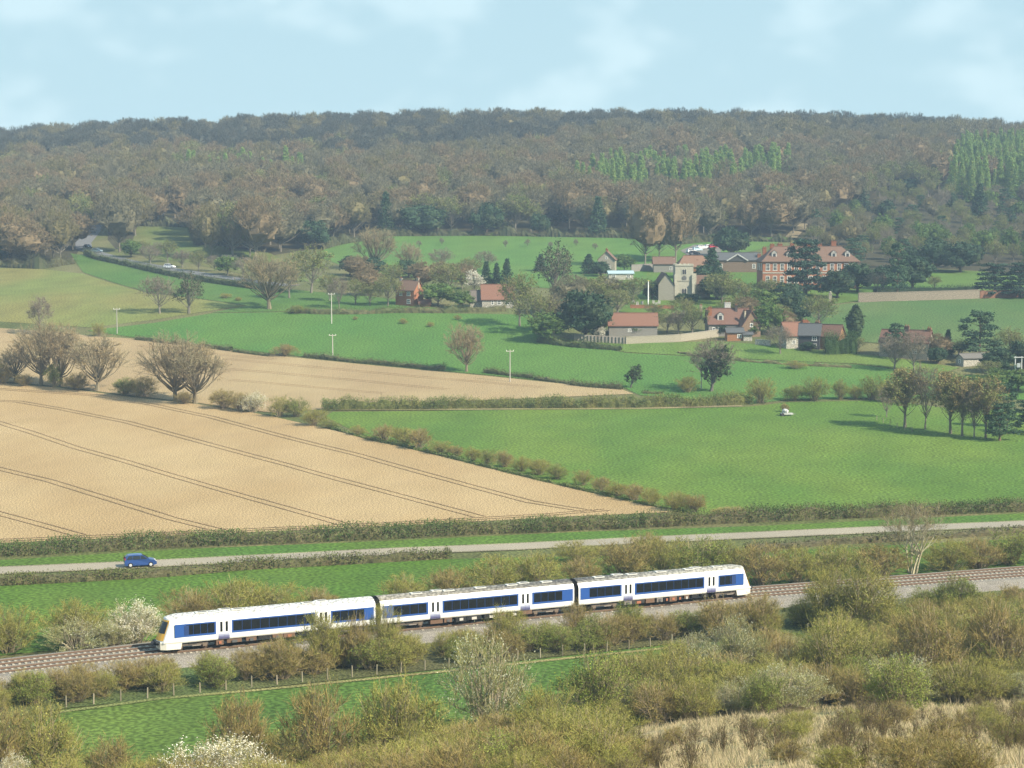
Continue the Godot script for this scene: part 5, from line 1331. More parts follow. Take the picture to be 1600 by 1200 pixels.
func woods() -> void:
	rng.seed = 31
	var edge := PackedVector2Array([Vector2(-223.0, -728.6), Vector2(-190.6, -739.7), Vector2(-174.8, -733.1), Vector2(-167.3, -741.9), Vector2(-169.7, -773.0), Vector2(-174.4, -803.8), Vector2(-180.9, -843.1), Vector2(-186.3, -877.8), Vector2(-178.7, -882.0), Vector2(-168.3, -827.8), Vector2(-159.5, -799.4), Vector2(-148.9, -777.4), Vector2(-149.5, -795.0), Vector2(-164.6, -873.4), Vector2(-140.8, -875.5), Vector2(-126.6, -805.9), Vector2(-116.3, -768.6), Vector2(-94.0, -768.6), Vector2(-92.1, -777.4), Vector2(-77.4, -801.6), Vector2(-64.1, -830.0), Vector2(-54.5, -847.5), Vector2(-10.9, -847.5), Vector2(49.9, -838.8), Vector2(64.4, -834.4), Vector2(68.3, -816.9), Vector2(87.7, -825.6), Vector2(116.2, -830.0), Vector2(122.0, -773.0), Vector2(117.4, -728.6), Vector2(124.5, -715.4), Vector2(151.1, -733.1), Vector2(171.6, -719.8), Vector2(198.6, -684.7), Vector2(520.0, -900.0), Vector2(640.0, -1500.0), Vector2(-640.0, -1500.0), Vector2(-400.0, -1000.0), Vector2(-320.0, -800.0)])
	var larches := [PackedVector2Array([Vector2(24.2, -941.6), Vector2(44.2, -1020.7), Vector2(70.4, -1044.6), Vector2(101.9, -1057.9), Vector2(145.9, -1067.3), Vector2(134.2, -967.5), Vector2(107.0, -951.7), Vector2(59.9, -932.5)]), PackedVector2Array([Vector2(205.4, -954.3), Vector2(248.2, -1134.6), Vector2(289.8, -1189.2), Vector2(452.5, -1318.9), Vector2(328.6, -955.9)]), PackedVector2Array([Vector2(-163.9, -1021.1), Vector2(-156.9, -1039.7), Vector2(-110.2, -1040.1), Vector2(-104.6, -1017.9)])]
	var garden := PackedVector2Array([Vector2(115.7, -816.9), Vector2(145.1, -902.5), Vector2(177.6, -953.3), Vector2(217.0, -993.7), Vector2(344.7, -1003.2), Vector2(232.4, -673.8), Vector2(169.5, -710.9), Vector2(148.4, -719.8), Vector2(123.7, -710.9), Vector2(122.0, -773.0)])
	var glade_green := PackedVector2Array([Vector2(-256.7, -1135.1), Vector2(-245.9, -1144.0), Vector2(-236.5, -1108.4), Vector2(-246.4, -1096.9)])
	var counts := {"beech": 0, "larch": 0, "mixed": 0}
	var far := {}
	var d := 735.0
	while d < 1480.0:
		var x := -0.3 * d - 25.0
		while x < 0.3 * d + 25.0:
			var p := Vector2(x + rng.randf_range(-5.0, 5.0), -d + rng.randf_range(-5, 5))
			x += 12.5 + d * 0.001
			if not Geometry2D.is_point_in_polygon(p, edge):
				continue
			var is_larch := false
			for l in larches:
				is_larch = is_larch or Geometry2D.is_point_in_polygon(p, l)
			if d > 1370.0 and rng.randf() < 0.45:
				continue
			var bearing := p.x / -p.y
			if is_larch and rng.randf() < 0.93:
				for k in 4:
					var q := p + Vector2(rng.randf_range(-7, 7), rng.randf_range(-7, 7))
					var h := rng.randf_range(12.5, 20.5)
					if counts.larch < 230:
						counts.larch += 1
						plant("larch", "larch_tree", q, h, h * 0.34, "bright green larch in the block on the right edge of the picture" if bearing > 0.19 else "bright green larch in the broad block high above the manor" if bearing > 0.0 else "bright green larch in the short row high in the left wood", "tree", "young larches in the hillside wood")
					else:
						far.get_or_add("larch%d" % (rng.randi() % 3), []).append([q, h, h * 0.34])
				continue
			if Geometry2D.is_point_in_polygon(p, garden):
				var kinds := ["yew", "green_tree", "budding", "budding", "beech_tan", "budding", "pine", "beech_grey", "green_tree", "bare_tree", "beech_tan", "budding"]
				var kind: String = kinds[rng.randi() % kinds.size()]
				var h := rng.randf_range(6.5, 11.5)
				counts.mixed += 1
				var names := {"yew": ["yew_tree", "dark evergreen on the wooded bank to the right behind the manor"], "green_tree": ["green_tree", "fresh green tree on the wooded bank to the right behind the manor"], "budding": ["budding_tree", "olive budding tree on the wooded bank to the right behind the manor"], "pine": ["pine_tree", "pine on the wooded bank to the right behind the manor"], "beech_tan": ["bare_tree", "bare tan tree on the wooded bank to the right behind the manor"], "beech_grey": ["bare_tree", "bare grey tree on the wooded bank to the right behind the manor"], "bare_tree": ["small_bare_tree", "small bare tree on the wooded bank to the right behind the manor"]}
				plant(kind, names[kind][0], p, h, h * rng.randf_range(0.75, 1.0), names[kind][1], "tree", "mixed trees on the bank behind the manor")
				continue
			var kind: String = "beech_dark" if d > 1130.0 + (0.15 if p.x < 0.0 else 0.55) * p.x + 40.0 * sin(p.x * 0.02) and rng.randf() < 0.75 else ["beech_red", "beech_grey", "beech_tan", "beech_red", "beech_grey"][rng.randi() % 5]
			if d > 1150 and kind != "beech_dark":
				kind = "beech_grey" if rng.randf() < 0.65 else "beech_tan"
			var h := rng.randf_range(14.5, 21.5)
			var w := rng.randf_range(13.0, 22.0)
			if Geometry2D.is_point_in_polygon(p, glade_green) and not counts.has("bright"):
				counts["bright"] = 1
				plant("green_tree", "green_tree", p, h, w, "bright green tree alone among brown trees high in the left wood", "tree")
				continue
			var odd := rng.randf()
			if odd < 0.2 and d < 1150:
				plant("budding", "budding_tree", p, h * 0.85, w * 0.85, "olive budding tree among the bare trees of the hillside wood", "tree", "budding trees in the hillside wood")
				continue
			if odd < 0.24 and d < 1000:
				plant("yew", "yew_tree", p, h * 0.55, w * 0.7, "dark evergreen among the bare trees of the hillside wood", "tree", "dark evergreens in the hillside wood")
				continue
			if counts.beech < 285:
				counts.beech += 1
				var look: String = {"beech_red": "reddish-brown", "beech_grey": "grey-brown", "beech_tan": "tan", "beech_dark": "dark brown"}[kind]
				var where := "in the wood left of the hill road" if bearing < -0.21 else "in the wood behind the small glade" if bearing < -0.12 else "in the wood above the park field" if bearing < 0.07 else "in the wood above the church and manor"
				plant(kind, "bare_tree", p, h, w, "bare %s tree %s" % [look, where], "tree", "bare trees of the hillside wood")
			else:
				far.get_or_add(kind + str(rng.randi() % 3), []).append([p, h, w])
		d += 11.5 + d * 0.002
	var kinds_far := far.keys()
	kinds_far.sort()
	for key in kinds_far:
		var kind: String = key.substr(0, key.length() - 1)
		var pair: Array = protos[kind].meshes[int(key[-1])]
		var joined := Geo.new()
		for m in pair:
			var a: Array = m.surface_get_arrays(0)
			joined.v.append_array(a[Mesh.ARRAY_VERTEX])
			joined.c.append_array(a[Mesh.ARRAY_COLOR])
		var mm := MultiMesh.new()
		mm.transform_format = MultiMesh.TRANSFORM_3D
		mm.mesh = joined.mesh()
		mm.instance_count = far[key].size()
		var i := 0
		for t in far[key]:
			mm.set_instance_transform(i, Transform3D(Basis(Vector3.UP, rng.randf() * TAU).scaled_local(Vector3(t[2] / protos[kind].w, t[1] / protos[kind].h, t[2] / protos[kind].w)), on(t[0], -0.1)))
			i += 1
		var o := MultiMeshInstance3D.new()
		o.name = numbered("larch_forest" if kind == "larch" else "beech_forest")
		o.multimesh = mm
		o.material_override = tinted("leaf") if kind == "larch" else tinted("twig")
		add_child(o)
		tag(o, "far mass of bright green larches high on the hillside" if kind == "larch" else "far mass of bare brown trees on the hillside up to the skyline", "wood", "the far wood", "stuff")


func trees_and_hedges() -> void:
	rng.seed = 12
	var brown := [Color(0.165, 0.125, 0.085), Color(0.15, 0.12, 0.075), Color(0.18, 0.14, 0.09)]
	var green := [Color(0.11, 0.15, 0.04), Color(0.14, 0.16, 0.05), Color(0.09, 0.14, 0.04)]
	hedge("roadside_hedge", PackedVector2Array([Vector2(-87.6, -258.1), Vector2(-69.3, -265.4), Vector2(-57.1, -269.5), Vector2(-44.6, -273.7), Vector2(-31.5, -276.3), Vector2(-18.3, -280.2), Vector2(-4.6, -284.1), Vector2(9.4, -287.6), Vector2(28.6, -293.0), Vector2(43.6, -297.3), Vector2(58.8, -301.1), Vector2(79.8, -306.3), Vector2(107.2, -313.8)]), 2.1, 2.4, brown, green, 0.9, 170.0, "long thick brown-green hedge between the valley road and the fields")
	hedge("kerb_hedge", PackedVector2Array([Vector2(-81.2, -238.8), Vector2(-63.8, -244.2), Vector2(-54.0, -246.8), Vector2(-44.1, -250.3), Vector2(-33.4, -255.8), Vector2(-20.3, -259.5), Vector2(-8.6, -263.9)]), 1.5, 1.5, [Color(0.14, 0.115, 0.075), Color(0.16, 0.125, 0.08)], [Color(0.13, 0.15, 0.05)], 0.5, 130.0, "low brown hedge on the near side of the valley road, behind the blue car's wheels")
	hedge("kerb_hedge", PackedVector2Array([Vector2(32.0, -269.0), Vector2(38.1, -271.6), Vector2(44.8, -274.7), Vector2(56.2, -278.0), Vector2(66.2, -281.9), Vector2(99.8, -291.8)]), 1.2, 1.3, [Color(0.15, 0.115, 0.085), Color(0.17, 0.125, 0.09)], [Color(0.12, 0.14, 0.05)], 0.3, 100.0, "low brown hedge on the near side of the road at the right, beyond the track")
	hedge("field_hedge", PackedVector2Array([Vector2(-42.2, -441.8), Vector2(-28.7, -442.8), Vector2(-14.4, -443.9), Vector2(0.0, -445.0), Vector2(14.4, -445.0), Vector2(28.9, -446.0), Vector2(42.1, -448.1), Vector2(54.5, -452.4)]), 2.7, 2.6, [Color(0.15, 0.145, 0.06), Color(0.17, 0.15, 0.07)], [Color(0.17, 0.2, 0.05), Color(0.2, 0.21, 0.055), Color(0.13, 0.18, 0.045)], 1.0, 170.0, "tall olive-green hedge along the far edge of the big green pasture", "", 0.4)
	for h in [[PackedVector2Array([Vector2(-104.7, -551.9), Vector2(-89.5, -542.8), Vector2(-75.6, -533.7)]), 1.5, "straggling dark hedge at the far edge of the upper sown field, behind the oaks"], [PackedVector2Array([Vector2(-74.8, -532.7), Vector2(-64.6, -525.8)]), 1.1, "low hedge piece just left of the rounded bush on the upper sown field's edge"], [PackedVector2Array([Vector2(-55.0, -524.9), Vector2(-40.1, -516.4), Vector2(-26.4, -509.8), Vector2(-17.3, -505.2)]), 1.5, "dark clipped hedge left of the ivy-clad tree at the field edge"], [PackedVector2Array([Vector2(-7.0, -501.5), Vector2(0.0, -496.8), Vector2(5.1, -493.0)]), 1.4, "short dark hedge right of the ivy-clad tree, behind the field pole"], [PackedVector2Array([Vector2(5.7, -492.0), Vector2(13.8, -485.2)]), 1.2, "thin hedge piece between the field pole and the thick bush"], [PackedVector2Array([Vector2(14.4, -483.2), Vector2(20.2, -479.1), Vector2(26.5, -476.0)]), 2.0, "thick brown-green hedge piece left of the small leaning ivy tree"], [PackedVector2Array([Vector2(31.2, -469.5), Vector2(35.7, -468.5)]), 1.0, "short low hedge right of the small leaning ivy tree"]]:
		hedge("field_hedge", h[0], h[1], 1.7, [Color(0.15, 0.13, 0.075), Color(0.13, 0.12, 0.065)], [Color(0.1, 0.14, 0.045)], 0.5, 70.0, h[2], "", 0.4)
	hedge("lane_hedge", PackedVector2Array([Vector2(-66.3, -595.2), Vector2(-57.4, -592.9), Vector2(-45.9, -592.9), Vector2(-34.6, -595.2), Vector2(-19.2, -595.2), Vector2(-1.9, -598.7)]), 2.2, 2.2, [Color(0.17, 0.14, 0.085), Color(0.15, 0.14, 0.07)], green, 0.5, 60.0, "long brown-green hedge in front of the houses left of the church")
	hedge("garden_hedge", PackedVector2Array([Vector2(7.4, -547.9), Vector2(10.6, -544.9), Vector2(17.4, -539.7), Vector2(29.4, -534.7)]), 2.3, 2.4, [Color(0.1, 0.1, 0.05)], [Color(0.08, 0.13, 0.04), Color(0.1, 0.14, 0.045)], 1.0, 60.0, "dark green hedge below the grey wooden fence and the big yew")
	hedge("hill_road_hedge", PackedVector2Array([Vector2(-166.7, -777.4), Vector2(-159.5, -761.9), Vector2(-142.5, -737.5), Vector2(-121.4, -704.3), Vector2(-103.1, -680.4), Vector2(-84.8, -657.6), Vector2(-75.0, -646.2)]), 2.6, 2.6, [Color(0.1, 0.1, 0.055)], [Color(0.07, 0.11, 0.04), Color(0.08, 0.12, 0.04)], 0.8, 45.0, "long clipped dark hedge that follows the hill road down to the right")
	hedge("formal_hedge", PackedVector2Array([Vector2(117.0, -641.8), Vector2(135.5, -646.2), Vector2(152.6, -650.7)]), 2.3, 1.6, [Color(0.035, 0.05, 0.028)], [Color(0.03, 0.06, 0.028)], 1.0, 60.0, "dark straight clipped hedge on top of the manor's stone wall", "", 0.06)
	hedge("tall_garden_hedge", PackedVector2Array([Vector2(83.9, -529.7), Vector2(86.7, -529.7), Vector2(89.6, -530.7), Vector2(92.3, -530.7)]), 6.2, 4.5, [Color(0.05, 0.085, 0.03)], [Color(0.06, 0.12, 0.035), Color(0.075, 0.13, 0.04)], 1.0, 260.0, "tall dense green clipped hedge in front of the brick cottage's gable", "", 0.12)
	hedge("weedy_strip", PackedVector2Array([Vector2(44.6, -530.7), Vector2(53.9, -521.1), Vector2(66.7, -515.4), Vector2(76.2, -511.7), Vector2(87.3, -508.9)]), 0.9, 1.6, [Color(0.2, 0.17, 0.09)], [Color(0.14, 0.17, 0.06)], 0.3, 22.0, "thin line of weeds and saplings across the upper paddock", "", 0.8)
	hedge("ditch_growth", PackedVector2Array([Vector2(-37.4, -411.3), Vector2(-28.1, -394.0), Vector2(-19.9, -383.1), Vector2(-9.5, -365.8), Vector2(0.0, -349.4), Vector2(10.8, -330.6), Vector2(20.4, -313.8), Vector2(25.9, -305.6)]), 0.6, 1.2, [Color(0.17, 0.15, 0.07)], [Color(0.1, 0.17, 0.04), Color(0.13, 0.18, 0.05)], 0.7, 40.0, "low green growth under the bushes between the sown field and the pasture", "", 0.9)
	for u in [[PackedVector2Array([Vector2(-241.1, -726.4), Vector2(-189.5, -735.3), Vector2(-173.7, -728.6), Vector2(-165.4, -746.4)]), "low brown undergrowth along the foot of the wood left of the hill road"], [PackedVector2Array([Vector2(-76.8, -795.0), Vector2(-70.6, -812.5), Vector2(-63.6, -823.4), Vector2(-54.1, -841.0), Vector2(-10.8, -843.1), Vector2(49.7, -834.4), Vector2(63.9, -827.8)]), "low brown undergrowth along the foot of the wood above the park field"], [PackedVector2Array([Vector2(68.5, -812.5), Vector2(79.3, -821.3), Vector2(98.0, -823.4), Vector2(115.0, -821.3)]), "low brown undergrowth behind the car park and the stable block"], [PackedVector2Array([Vector2(-165.3, -875.5), Vector2(-151.7, -873.4), Vector2(-139.5, -871.2), Vector2(-126.9, -808.1)]), "low brown undergrowth round the upper end of the small glade"]]:
		var low := hedge("woodland_undergrowth", u[0], 3.4, 5.0, [Color(0.1, 0.09, 0.055), Color(0.08, 0.085, 0.045), Color(0.11, 0.1, 0.06)], [Color(0.07, 0.1, 0.04), Color(0.1, 0.11, 0.045)], 0.7, 80.0, u[1], "", 0.9)
		tag(low, u[1], "undergrowth", "", "stuff")
	var fence := Geo.new()
	var line := walk(PackedVector2Array([Vector2(17.7, -548.9), Vector2(31.2, -544.9)]), 1.0)
	for i in line.size() - 1:
		fence.box(on(line[i], 1.0), Vector3(1.0, 2.2, 0.1), jit(Color(0.26, 0.23, 0.2), 0.15))
	tag(put("wooden_fence", fence.mesh(), tinted("ironwork"), self), "weathered grey board fence between the big yew and the pale stone wall", "fence")
	plant("oak", "oak_tree", Vector2(-123.0, -489.1), 8.7, 11.2, "small bare oak at the left end of the field oaks", "tree")
	plant("oak", "oak_tree", Vector2(-115.2, -483.2), 15.7, 16.4, "tall bare oak, second from the left in the field row", "tree")
	plant("oak", "oak_tree", Vector2(-109.9, -481.2), 16.0, 14.9, "tall bare oak leaning over its neighbour, third from the left in the field row", "tree")
	plant("oak", "oak_tree", Vector2(-99.4, -473.8), 13.6, 17.1, "spreading bare oak with a short trunk, fourth from the left in the field row", "tree")
	plant("oak", "oak_tree", Vector2(-77.8, -456.7), 15.8, 19.9, "largest bare oak with a broad round crown, left of the last field pair", "tree")
	plant("oak", "oak_tree", Vector2(-72.7, -453.5), 14.2, 17.4, "bare oak with a low right-hand crown, right of the last field pair", "tree")
	plant("bare_tree", "bare_tree", Vector2(-133.3, -558.8), 11.2, 8.7, "faint twiggy tree rising behind the oak row", "tree")
	plant("thorn_bare", "field_bush", Vector2(-125.5, -486.2), 4.9, 8.5, "brown bush at the left edge under the first oak", "bush")
	plant("thorn_bare", "field_bush", Vector2(-119.1, -482.2), 2.9, 5.5, "low brown bush between the first two oaks", "bush")
	plant("thorn_green", "field_bush", Vector2(-111.3, -480.1), 5.2, 4.6, "upright green bush between the two tall oaks", "bush")
	plant("thorn_bare", "field_bush", Vector2(-104.8, -476.0), 3.9, 7.5, "brown bush between the third and fourth oak", "bush")
	plant("thorn_green", "field_bush", Vector2(-91.2, -466.3), 4.1, 6.9, "green bush right of the fourth oak", "bush")
	plant("thorn_bare", "field_bush", Vector2(-86.9, -464.2), 4.7, 8.9, "brown bush between the fourth oak and the largest oak", "bush")
	plant("thorn_bare", "field_bush", Vector2(-75.1, -452.4), 2.8, 5.1, "low bush between the last two oaks", "bush")
	plant("thorn_bare", "field_bush", Vector2(-64.9, -445.0), 4.2, 8.5, "reddish-brown bush right of the last oak", "bush")
	plant("thorn_bare", "field_bush", Vector2(-60.7, -440.7), 3.9, 6.5, "brown bush beside the white-flowering bush", "bush")
	plant("thorn_white", "field_bush", Vector2(-57.4, -438.6), 4.2, 6.1, "white-flowering bush at the end of the oak row", "bush")
	plant("thorn_olive", "field_bush", Vector2(-50.7, -431.1), 4.1, 5.6, "olive bush at the corner where the two sown fields meet", "bush")
	plant("thorn_green", "field_bush", Vector2(-47.3, -431.1), 3.8, 5.6, "greenish bush at the near end of the tall olive hedge", "bush")
	plant("thorn_olive", "field_bush", Vector2(-41.9, -416.4), 3.7, 6.2, "dense olive bush at the top of the pasture's bush line", "bush")
	plant("thorn_green", "field_bush", Vector2(-38.1, -412.3), 1.7, 4.7, "low green bush second in the pasture's bush line", "bush")
	plant("thorn_olive", "field_bush", Vector2(-31.3, -401.5), 2.0, 3.5, "small round bush alone in the pasture's bush line", "bush")
	plant("thorn_bare", "field_bush", Vector2(-25.5, -393.0), 3.2, 6.2, "brown bush left of the pair in the upper bush line", "bush")
	plant("thorn_olive", "field_bush", Vector2(-21.7, -389.4), 3.2, 6.8, "wide bush in the middle of the upper bush line", "bush")
	plant("thorn_bare", "field_bush", Vector2(-18.1, -382.2), 3.9, 6.0, "tallest bush in the upper bush line", "bush")
	plant("thorn_olive", "field_bush", Vector2(-13.6, -375.2), 2.3, 4.9, "low bush below the tallest bush of the line", "bush")
	plant("thorn_bare", "field_bush", Vector2(-10.6, -371.7), 2.0, 4.2, "low brown bush before the gap in the bush line", "bush")
	plant("thorn_olive", "field_bush", Vector2(-7.2, -365.8), 2.5, 3.8, "round bush right of the gap in the bush line", "bush")
	plant("thorn_green", "field_bush", Vector2(-4.5, -361.6), 2.6, 3.8, "second round bush in the middle of the bush line", "bush")
	plant("thorn_bare", "field_bush", Vector2(-1.4, -357.5), 2.9, 4.4, "third round bush, brownish, in the middle of the bush line", "bush")
	plant("thorn_olive", "field_bush", Vector2(1.7, -351.8), 2.6, 4.3, "olive bush left of the dip in the bush line", "bush")
	plant("thorn_olive", "field_bush", Vector2(4.7, -347.8), 2.8, 4.8, "wide olive bush in the lower middle of the bush line", "bush")
	plant("thorn_green", "field_bush", Vector2(7.8, -342.3), 2.6, 4.5, "green bush on the lower part of the bush line", "bush")
	plant("thorn_olive", "field_bush", Vector2(12.0, -334.5), 2.5, 4.1, "round bush with gaps on both sides, lower bush line", "bush")
	plant("thorn_bare", "field_bush", Vector2(14.9, -327.6), 2.4, 3.7, "brown bush left of the last long clump", "bush")
	plant("thorn_olive", "field_bush", Vector2(17.3, -321.6), 2.4, 4.5, "left bush of the last long clump", "bush")
	plant("thorn_bare", "field_bush", Vector2(19.8, -317.3), 2.6, 4.7, "middle bush of the last long clump", "bush")
	plant("thorn_olive", "field_bush", Vector2(22.2, -312.4), 2.5, 4.1, "right bush of the last long clump", "bush")
	plant("thorn_olive", "field_bush", Vector2(25.5, -306.3), 2.9, 4.8, "bush at the point of the sown field", "bush")
	plant("thorn_bare", "field_bush", Vector2(28.2, -305.0), 2.7, 4.8, "last dark bush beside the roadside hedge", "bush")
	plant("thorn_bare", "field_bush", Vector2(33.3, -300.4), 1.4, 7.9, "low straggling bush right of the field point", "bush")
	plant("bare_tree", "bare_tree", Vector2(-105.5, -594.0), 11.9, 12.6, "bare spreading tree left of the ivy-clad pair in the olive field", "tree")
	plant("ivy_tree", "ivy_tree", Vector2(-96.8, -594.0), 13.0, 10.7, "ivy-clad tree beside the bare spreading tree in the olive field", "tree")
	plant("oak", "bare_tree", Vector2(-73.7, -602.4), 17.5, 20.4, "wide bare tree standing alone before the left hedge", "tree")
	plant("budding", "budding_tree", Vector2(-65.2, -644.0), 15.4, 15.4, "broad olive budding tree right of the wide bare tree", "tree")
	plant("budding", "budding_tree", Vector2(-70.5, -627.8), 12.2, 11.3, "olive budding tree between the wide bare tree and the broad olive one", "tree")
	plant("thorn_olive", "field_bush", Vector2(-116.2, -556.8), 3.6, 4.3, "bush with a twiggy top by the grey pole", "bush")
	plant("thorn_bare", "field_bush", Vector2(-60.5, -526.8), 3.1, 7.5, "rounded olive-brown bush on the upper sown field's edge", "bush")
	plant("thorn_green", "field_bush", Vector2(-64.6, -594.0), 2.3, 5.7, "low green bush at the left end of the long brown hedge", "bush")
	plant("thorn_olive", "small_bush", Vector2(-90.7, -627.8), 1.6, 4.1, "tiny bush dotted on the green fields left of the village", "bush", "tiny bushes on the green fields")
	plant("thorn_olive", "small_bush", Vector2(-85.7, -620.8), 1.2, 2.8, "tiny bush dotted on the green fields left of the village", "bush", "tiny bushes on the green fields")
	plant("thorn_olive", "small_bush", Vector2(-46.1, -583.1), 1.1, 1.9, "tiny bush dotted on the green fields left of the village", "bush", "tiny bushes on the green fields")
	plant("thorn_olive", "small_bush", Vector2(-31.7, -576.8), 1.5, 3.0, "tiny bush dotted on the green fields left of the village", "bush", "tiny bushes on the green fields")
	plant("thorn_olive", "small_bush", Vector2(-23.6, -571.7), 1.5, 2.6, "tiny bush dotted on the green fields left of the village", "bush", "tiny bushes on the green fields")
	plant("thorn_olive", "small_bush", Vector2(-16.0, -583.1), 1.5, 2.3, "tiny bush dotted on the green fields left of the village", "bush", "tiny bushes on the green fields")
	plant("oak", "ivy_tree", Vector2(-11.6, -503.3), 12.7, 12.0, "bare tree with ivy-dark limbs alone at the middle field's edge", "tree")
	plant("ivy_lean", "ivy_tree", Vector2(28.7, -479.1), 5.9, 4.6, "small leaning ivy-covered tree at the tip of the upper sown field", "tree")
	plant("bare_tree", "bare_tree", Vector2(47.9, -473.8), 12.8, 14.1, "wide thin-twigged crown around the leaning ivy trunk", "tree")
	plant("ivy_lean", "ivy_tree", Vector2(47.5, -472.7), 11.3, 7.6, "leaning ivy-covered trunk behind the white-armed pole", "tree")
	plant("thorn_olive", "field_bush", Vector2(41.9, -471.7), 3.7, 6.1, "olive bush left of the white-armed pole", "bush")
	plant("thorn_olive", "field_bush", Vector2(57.0, -453.5), 5.3, 7.3, "rounded olive bush at the right end of the tall hedge", "bush")
	plant("thorn_green", "field_bush", Vector2(65.3, -457.8), 3.5, 5.9, "green bush right of the rounded olive bush", "bush")
	plant("thorn_green", "field_bush", Vector2(70.2, -457.8), 5.0, 7.1, "largest green bush in the row behind the white trailer", "bush")
	plant("thorn_green", "field_bush", Vector2(76.4, -459.9), 4.5, 4.5, "upright green bush in the row behind the white trailer", "bush")
	plant("thorn_olive", "field_bush", Vector2(79.9, -459.9), 3.3, 3.9, "small olive bush in the row behind the white trailer", "bush")
	plant("thorn_green", "field_bush", Vector2(83.7, -459.9), 5.0, 6.8, "wide green bush next to the first avenue tree", "bush")
	plant("thorn_bare", "field_bush", Vector2(60.6, -438.6), 2.0, 2.3, "thin bare bush just behind the white trailer", "bush")
	plant("thorn_olive", "field_bush", Vector2(72.8, -508.0), 2.0, 5.9, "low dark bush in the weedy strip of the paddock", "bush")
	plant("thorn_olive", "field_bush", Vector2(86.8, -455.6), 4.4, 5.9, "olive bush under the first avenue tree", "bush")
	plant("avenue", "avenue_tree", Vector2(82.3, -413.4), 13.2, 10.3, "lime with fresh olive buds, leftmost of the pasture group's tall trees", "tree")
	plant("bare_tree", "avenue_tree", Vector2(85.9, -410.3), 13.4, 7.6, "darker bare tree, second of the tall pasture group", "tree")
	plant("avenue", "avenue_tree", Vector2(89.7, -403.4), 13.5, 9.4, "olive budding tree in the middle of the pasture group", "tree")
	plant("avenue", "avenue_tree", Vector2(91.2, -399.6), 12.2, 7.7, "olive budding tree just right of the middle of the pasture group", "tree")
	plant("bare_tree", "avenue_tree", Vector2(93.2, -397.7), 11.3, 6.7, "thin bare tree right of centre in the pasture group", "tree")
	plant("avenue", "avenue_tree", Vector2(95.3, -396.8), 13.0, 8.3, "reddish budding tree near the pines of the pasture group", "tree")
	plant("bare_tree", "avenue_tree", Vector2(81.6, -430.1), 6.7, 5.2, "small bare tree standing left of the pasture group", "tree")
	plant("pine", "pine_tree", Vector2(97.2, -393.0), 7.9, 7.6, "low dark pine in front at the right of the pasture group", "tree")
	plant("pine", "pine_tree", Vector2(103.8, -413.4), 9.6, 5.9, "taller dark pine behind the low one in the pasture group", "tree")
	plant("pine", "pine_tree", Vector2(105.5, -403.4), 7.3, 7.3, "dark pine cut by the right edge of the picture", "tree")
	plant("oak", "bare_tree", Vector2(-49.6, -726.4), 15.7, 19.4, "bare grey-green tree standing before the park field", "tree")
	plant("yew", "yew_tree", Vector2(-57.6, -706.5), 6.7, 7.3, "small dark evergreen left below the bare park tree", "tree")
	plant("yew", "yew_tree", Vector2(-50.2, -702.2), 6.7, 12.0, "dark evergreen clump at the foot of the bare park tree", "tree")
	plant("beech_red", "bare_tree", Vector2(-53.3, -689.1), 8.9, 11.8, "reddish bare tree between the dark clumps before the park field", "tree")
	plant("yew", "yew_tree", Vector2(-36.4, -697.8), 6.1, 7.8, "dark round evergreen above the brick house", "tree")
	plant("budding", "budding_tree", Vector2(-57.1, -620.8), 8.8, 8.3, "olive tree at the left end of the village trees", "tree")
	plant("bare_tree", "bare_tree", Vector2(-52.6, -603.7), 9.8, 7.6, "bare tree behind the tall field pole", "tree")
	plant("budding", "budding_tree", Vector2(-48.2, -611.7), 8.3, 8.2, "brownish budding tree third from the left of the village trees", "tree")
	plant("budding", "budding_tree", Vector2(-43.6, -608.9), 7.0, 7.2, "low olive tree left of the brick house", "tree")
	plant("budding", "budding_tree", Vector2(-38.1, -608.9), 9.5, 9.9, "round olive tree hiding the left side of the brick house", "tree")
	plant("beech_red", "bare_tree", Vector2(-29.7, -657.6), 9.4, 12.2, "reddish bare tree right behind the brick house", "tree")
	plant("green_tree", "green_tree", Vector2(-22.8, -608.9), 7.0, 10.4, "green tree right of the orange shed", "tree")
	plant("budding", "budding_tree", Vector2(-20.4, -631.6), 11.1, 13.1, "tall olive tree between the brick house and the blossom", "tree")
	plant("beech_red", "bare_tree", Vector2(-16.5, -657.6), 8.9, 11.2, "reddish bare tree left behind the blossom tree", "tree")
	plant("green_tree", "green_tree", Vector2(-15.2, -603.7), 5.3, 8.1, "low green tree below the blossom tree", "tree")
	plant("blossom_tree", "blossom_tree", Vector2(-12.1, -635.5), 8.2, 7.1, "white blossoming tree left of the steep orange roof", "tree")
	plant("conifer", "conifer_tree", Vector2(-8.7, -671.5), 8.2, 4.5, "narrow dark conifer left behind the orange roof", "tree")
	plant("conifer", "conifer_tree", Vector2(-5.2, -671.5), 7.7, 4.0, "narrow dark conifer in the middle behind the orange roof", "tree")
	plant("conifer", "conifer_tree", Vector2(-1.7, -666.9), 9.5, 4.9, "narrow dark conifer right behind the orange roof", "tree")
	plant("budding", "budding_tree", Vector2(2.2, -572.7), 15.9, 13.2, "large olive tree hiding the right end of the orange roof", "tree")
	plant("budding", "budding_tree", Vector2(6.9, -560.8), 12.5, 12.5, "bright olive tree in front of the large olive tree", "tree")
	plant("green_tree", "green_tree", Vector2(9.2, -548.9), 7.8, 11.4, "low bright green tree at the corner of the middle field", "tree")
	plant("ivy_tree", "ivy_tree", Vector2(13.2, -620.8), 18.9, 13.8, "tall grey ivy-hung tree between the olive trees and the park field", "tree")
	plant("conifer", "conifer_tree", Vector2(10.4, -719.8), 6.3, 5.3, "small dark conifer left of the tall grey ivy tree", "tree")
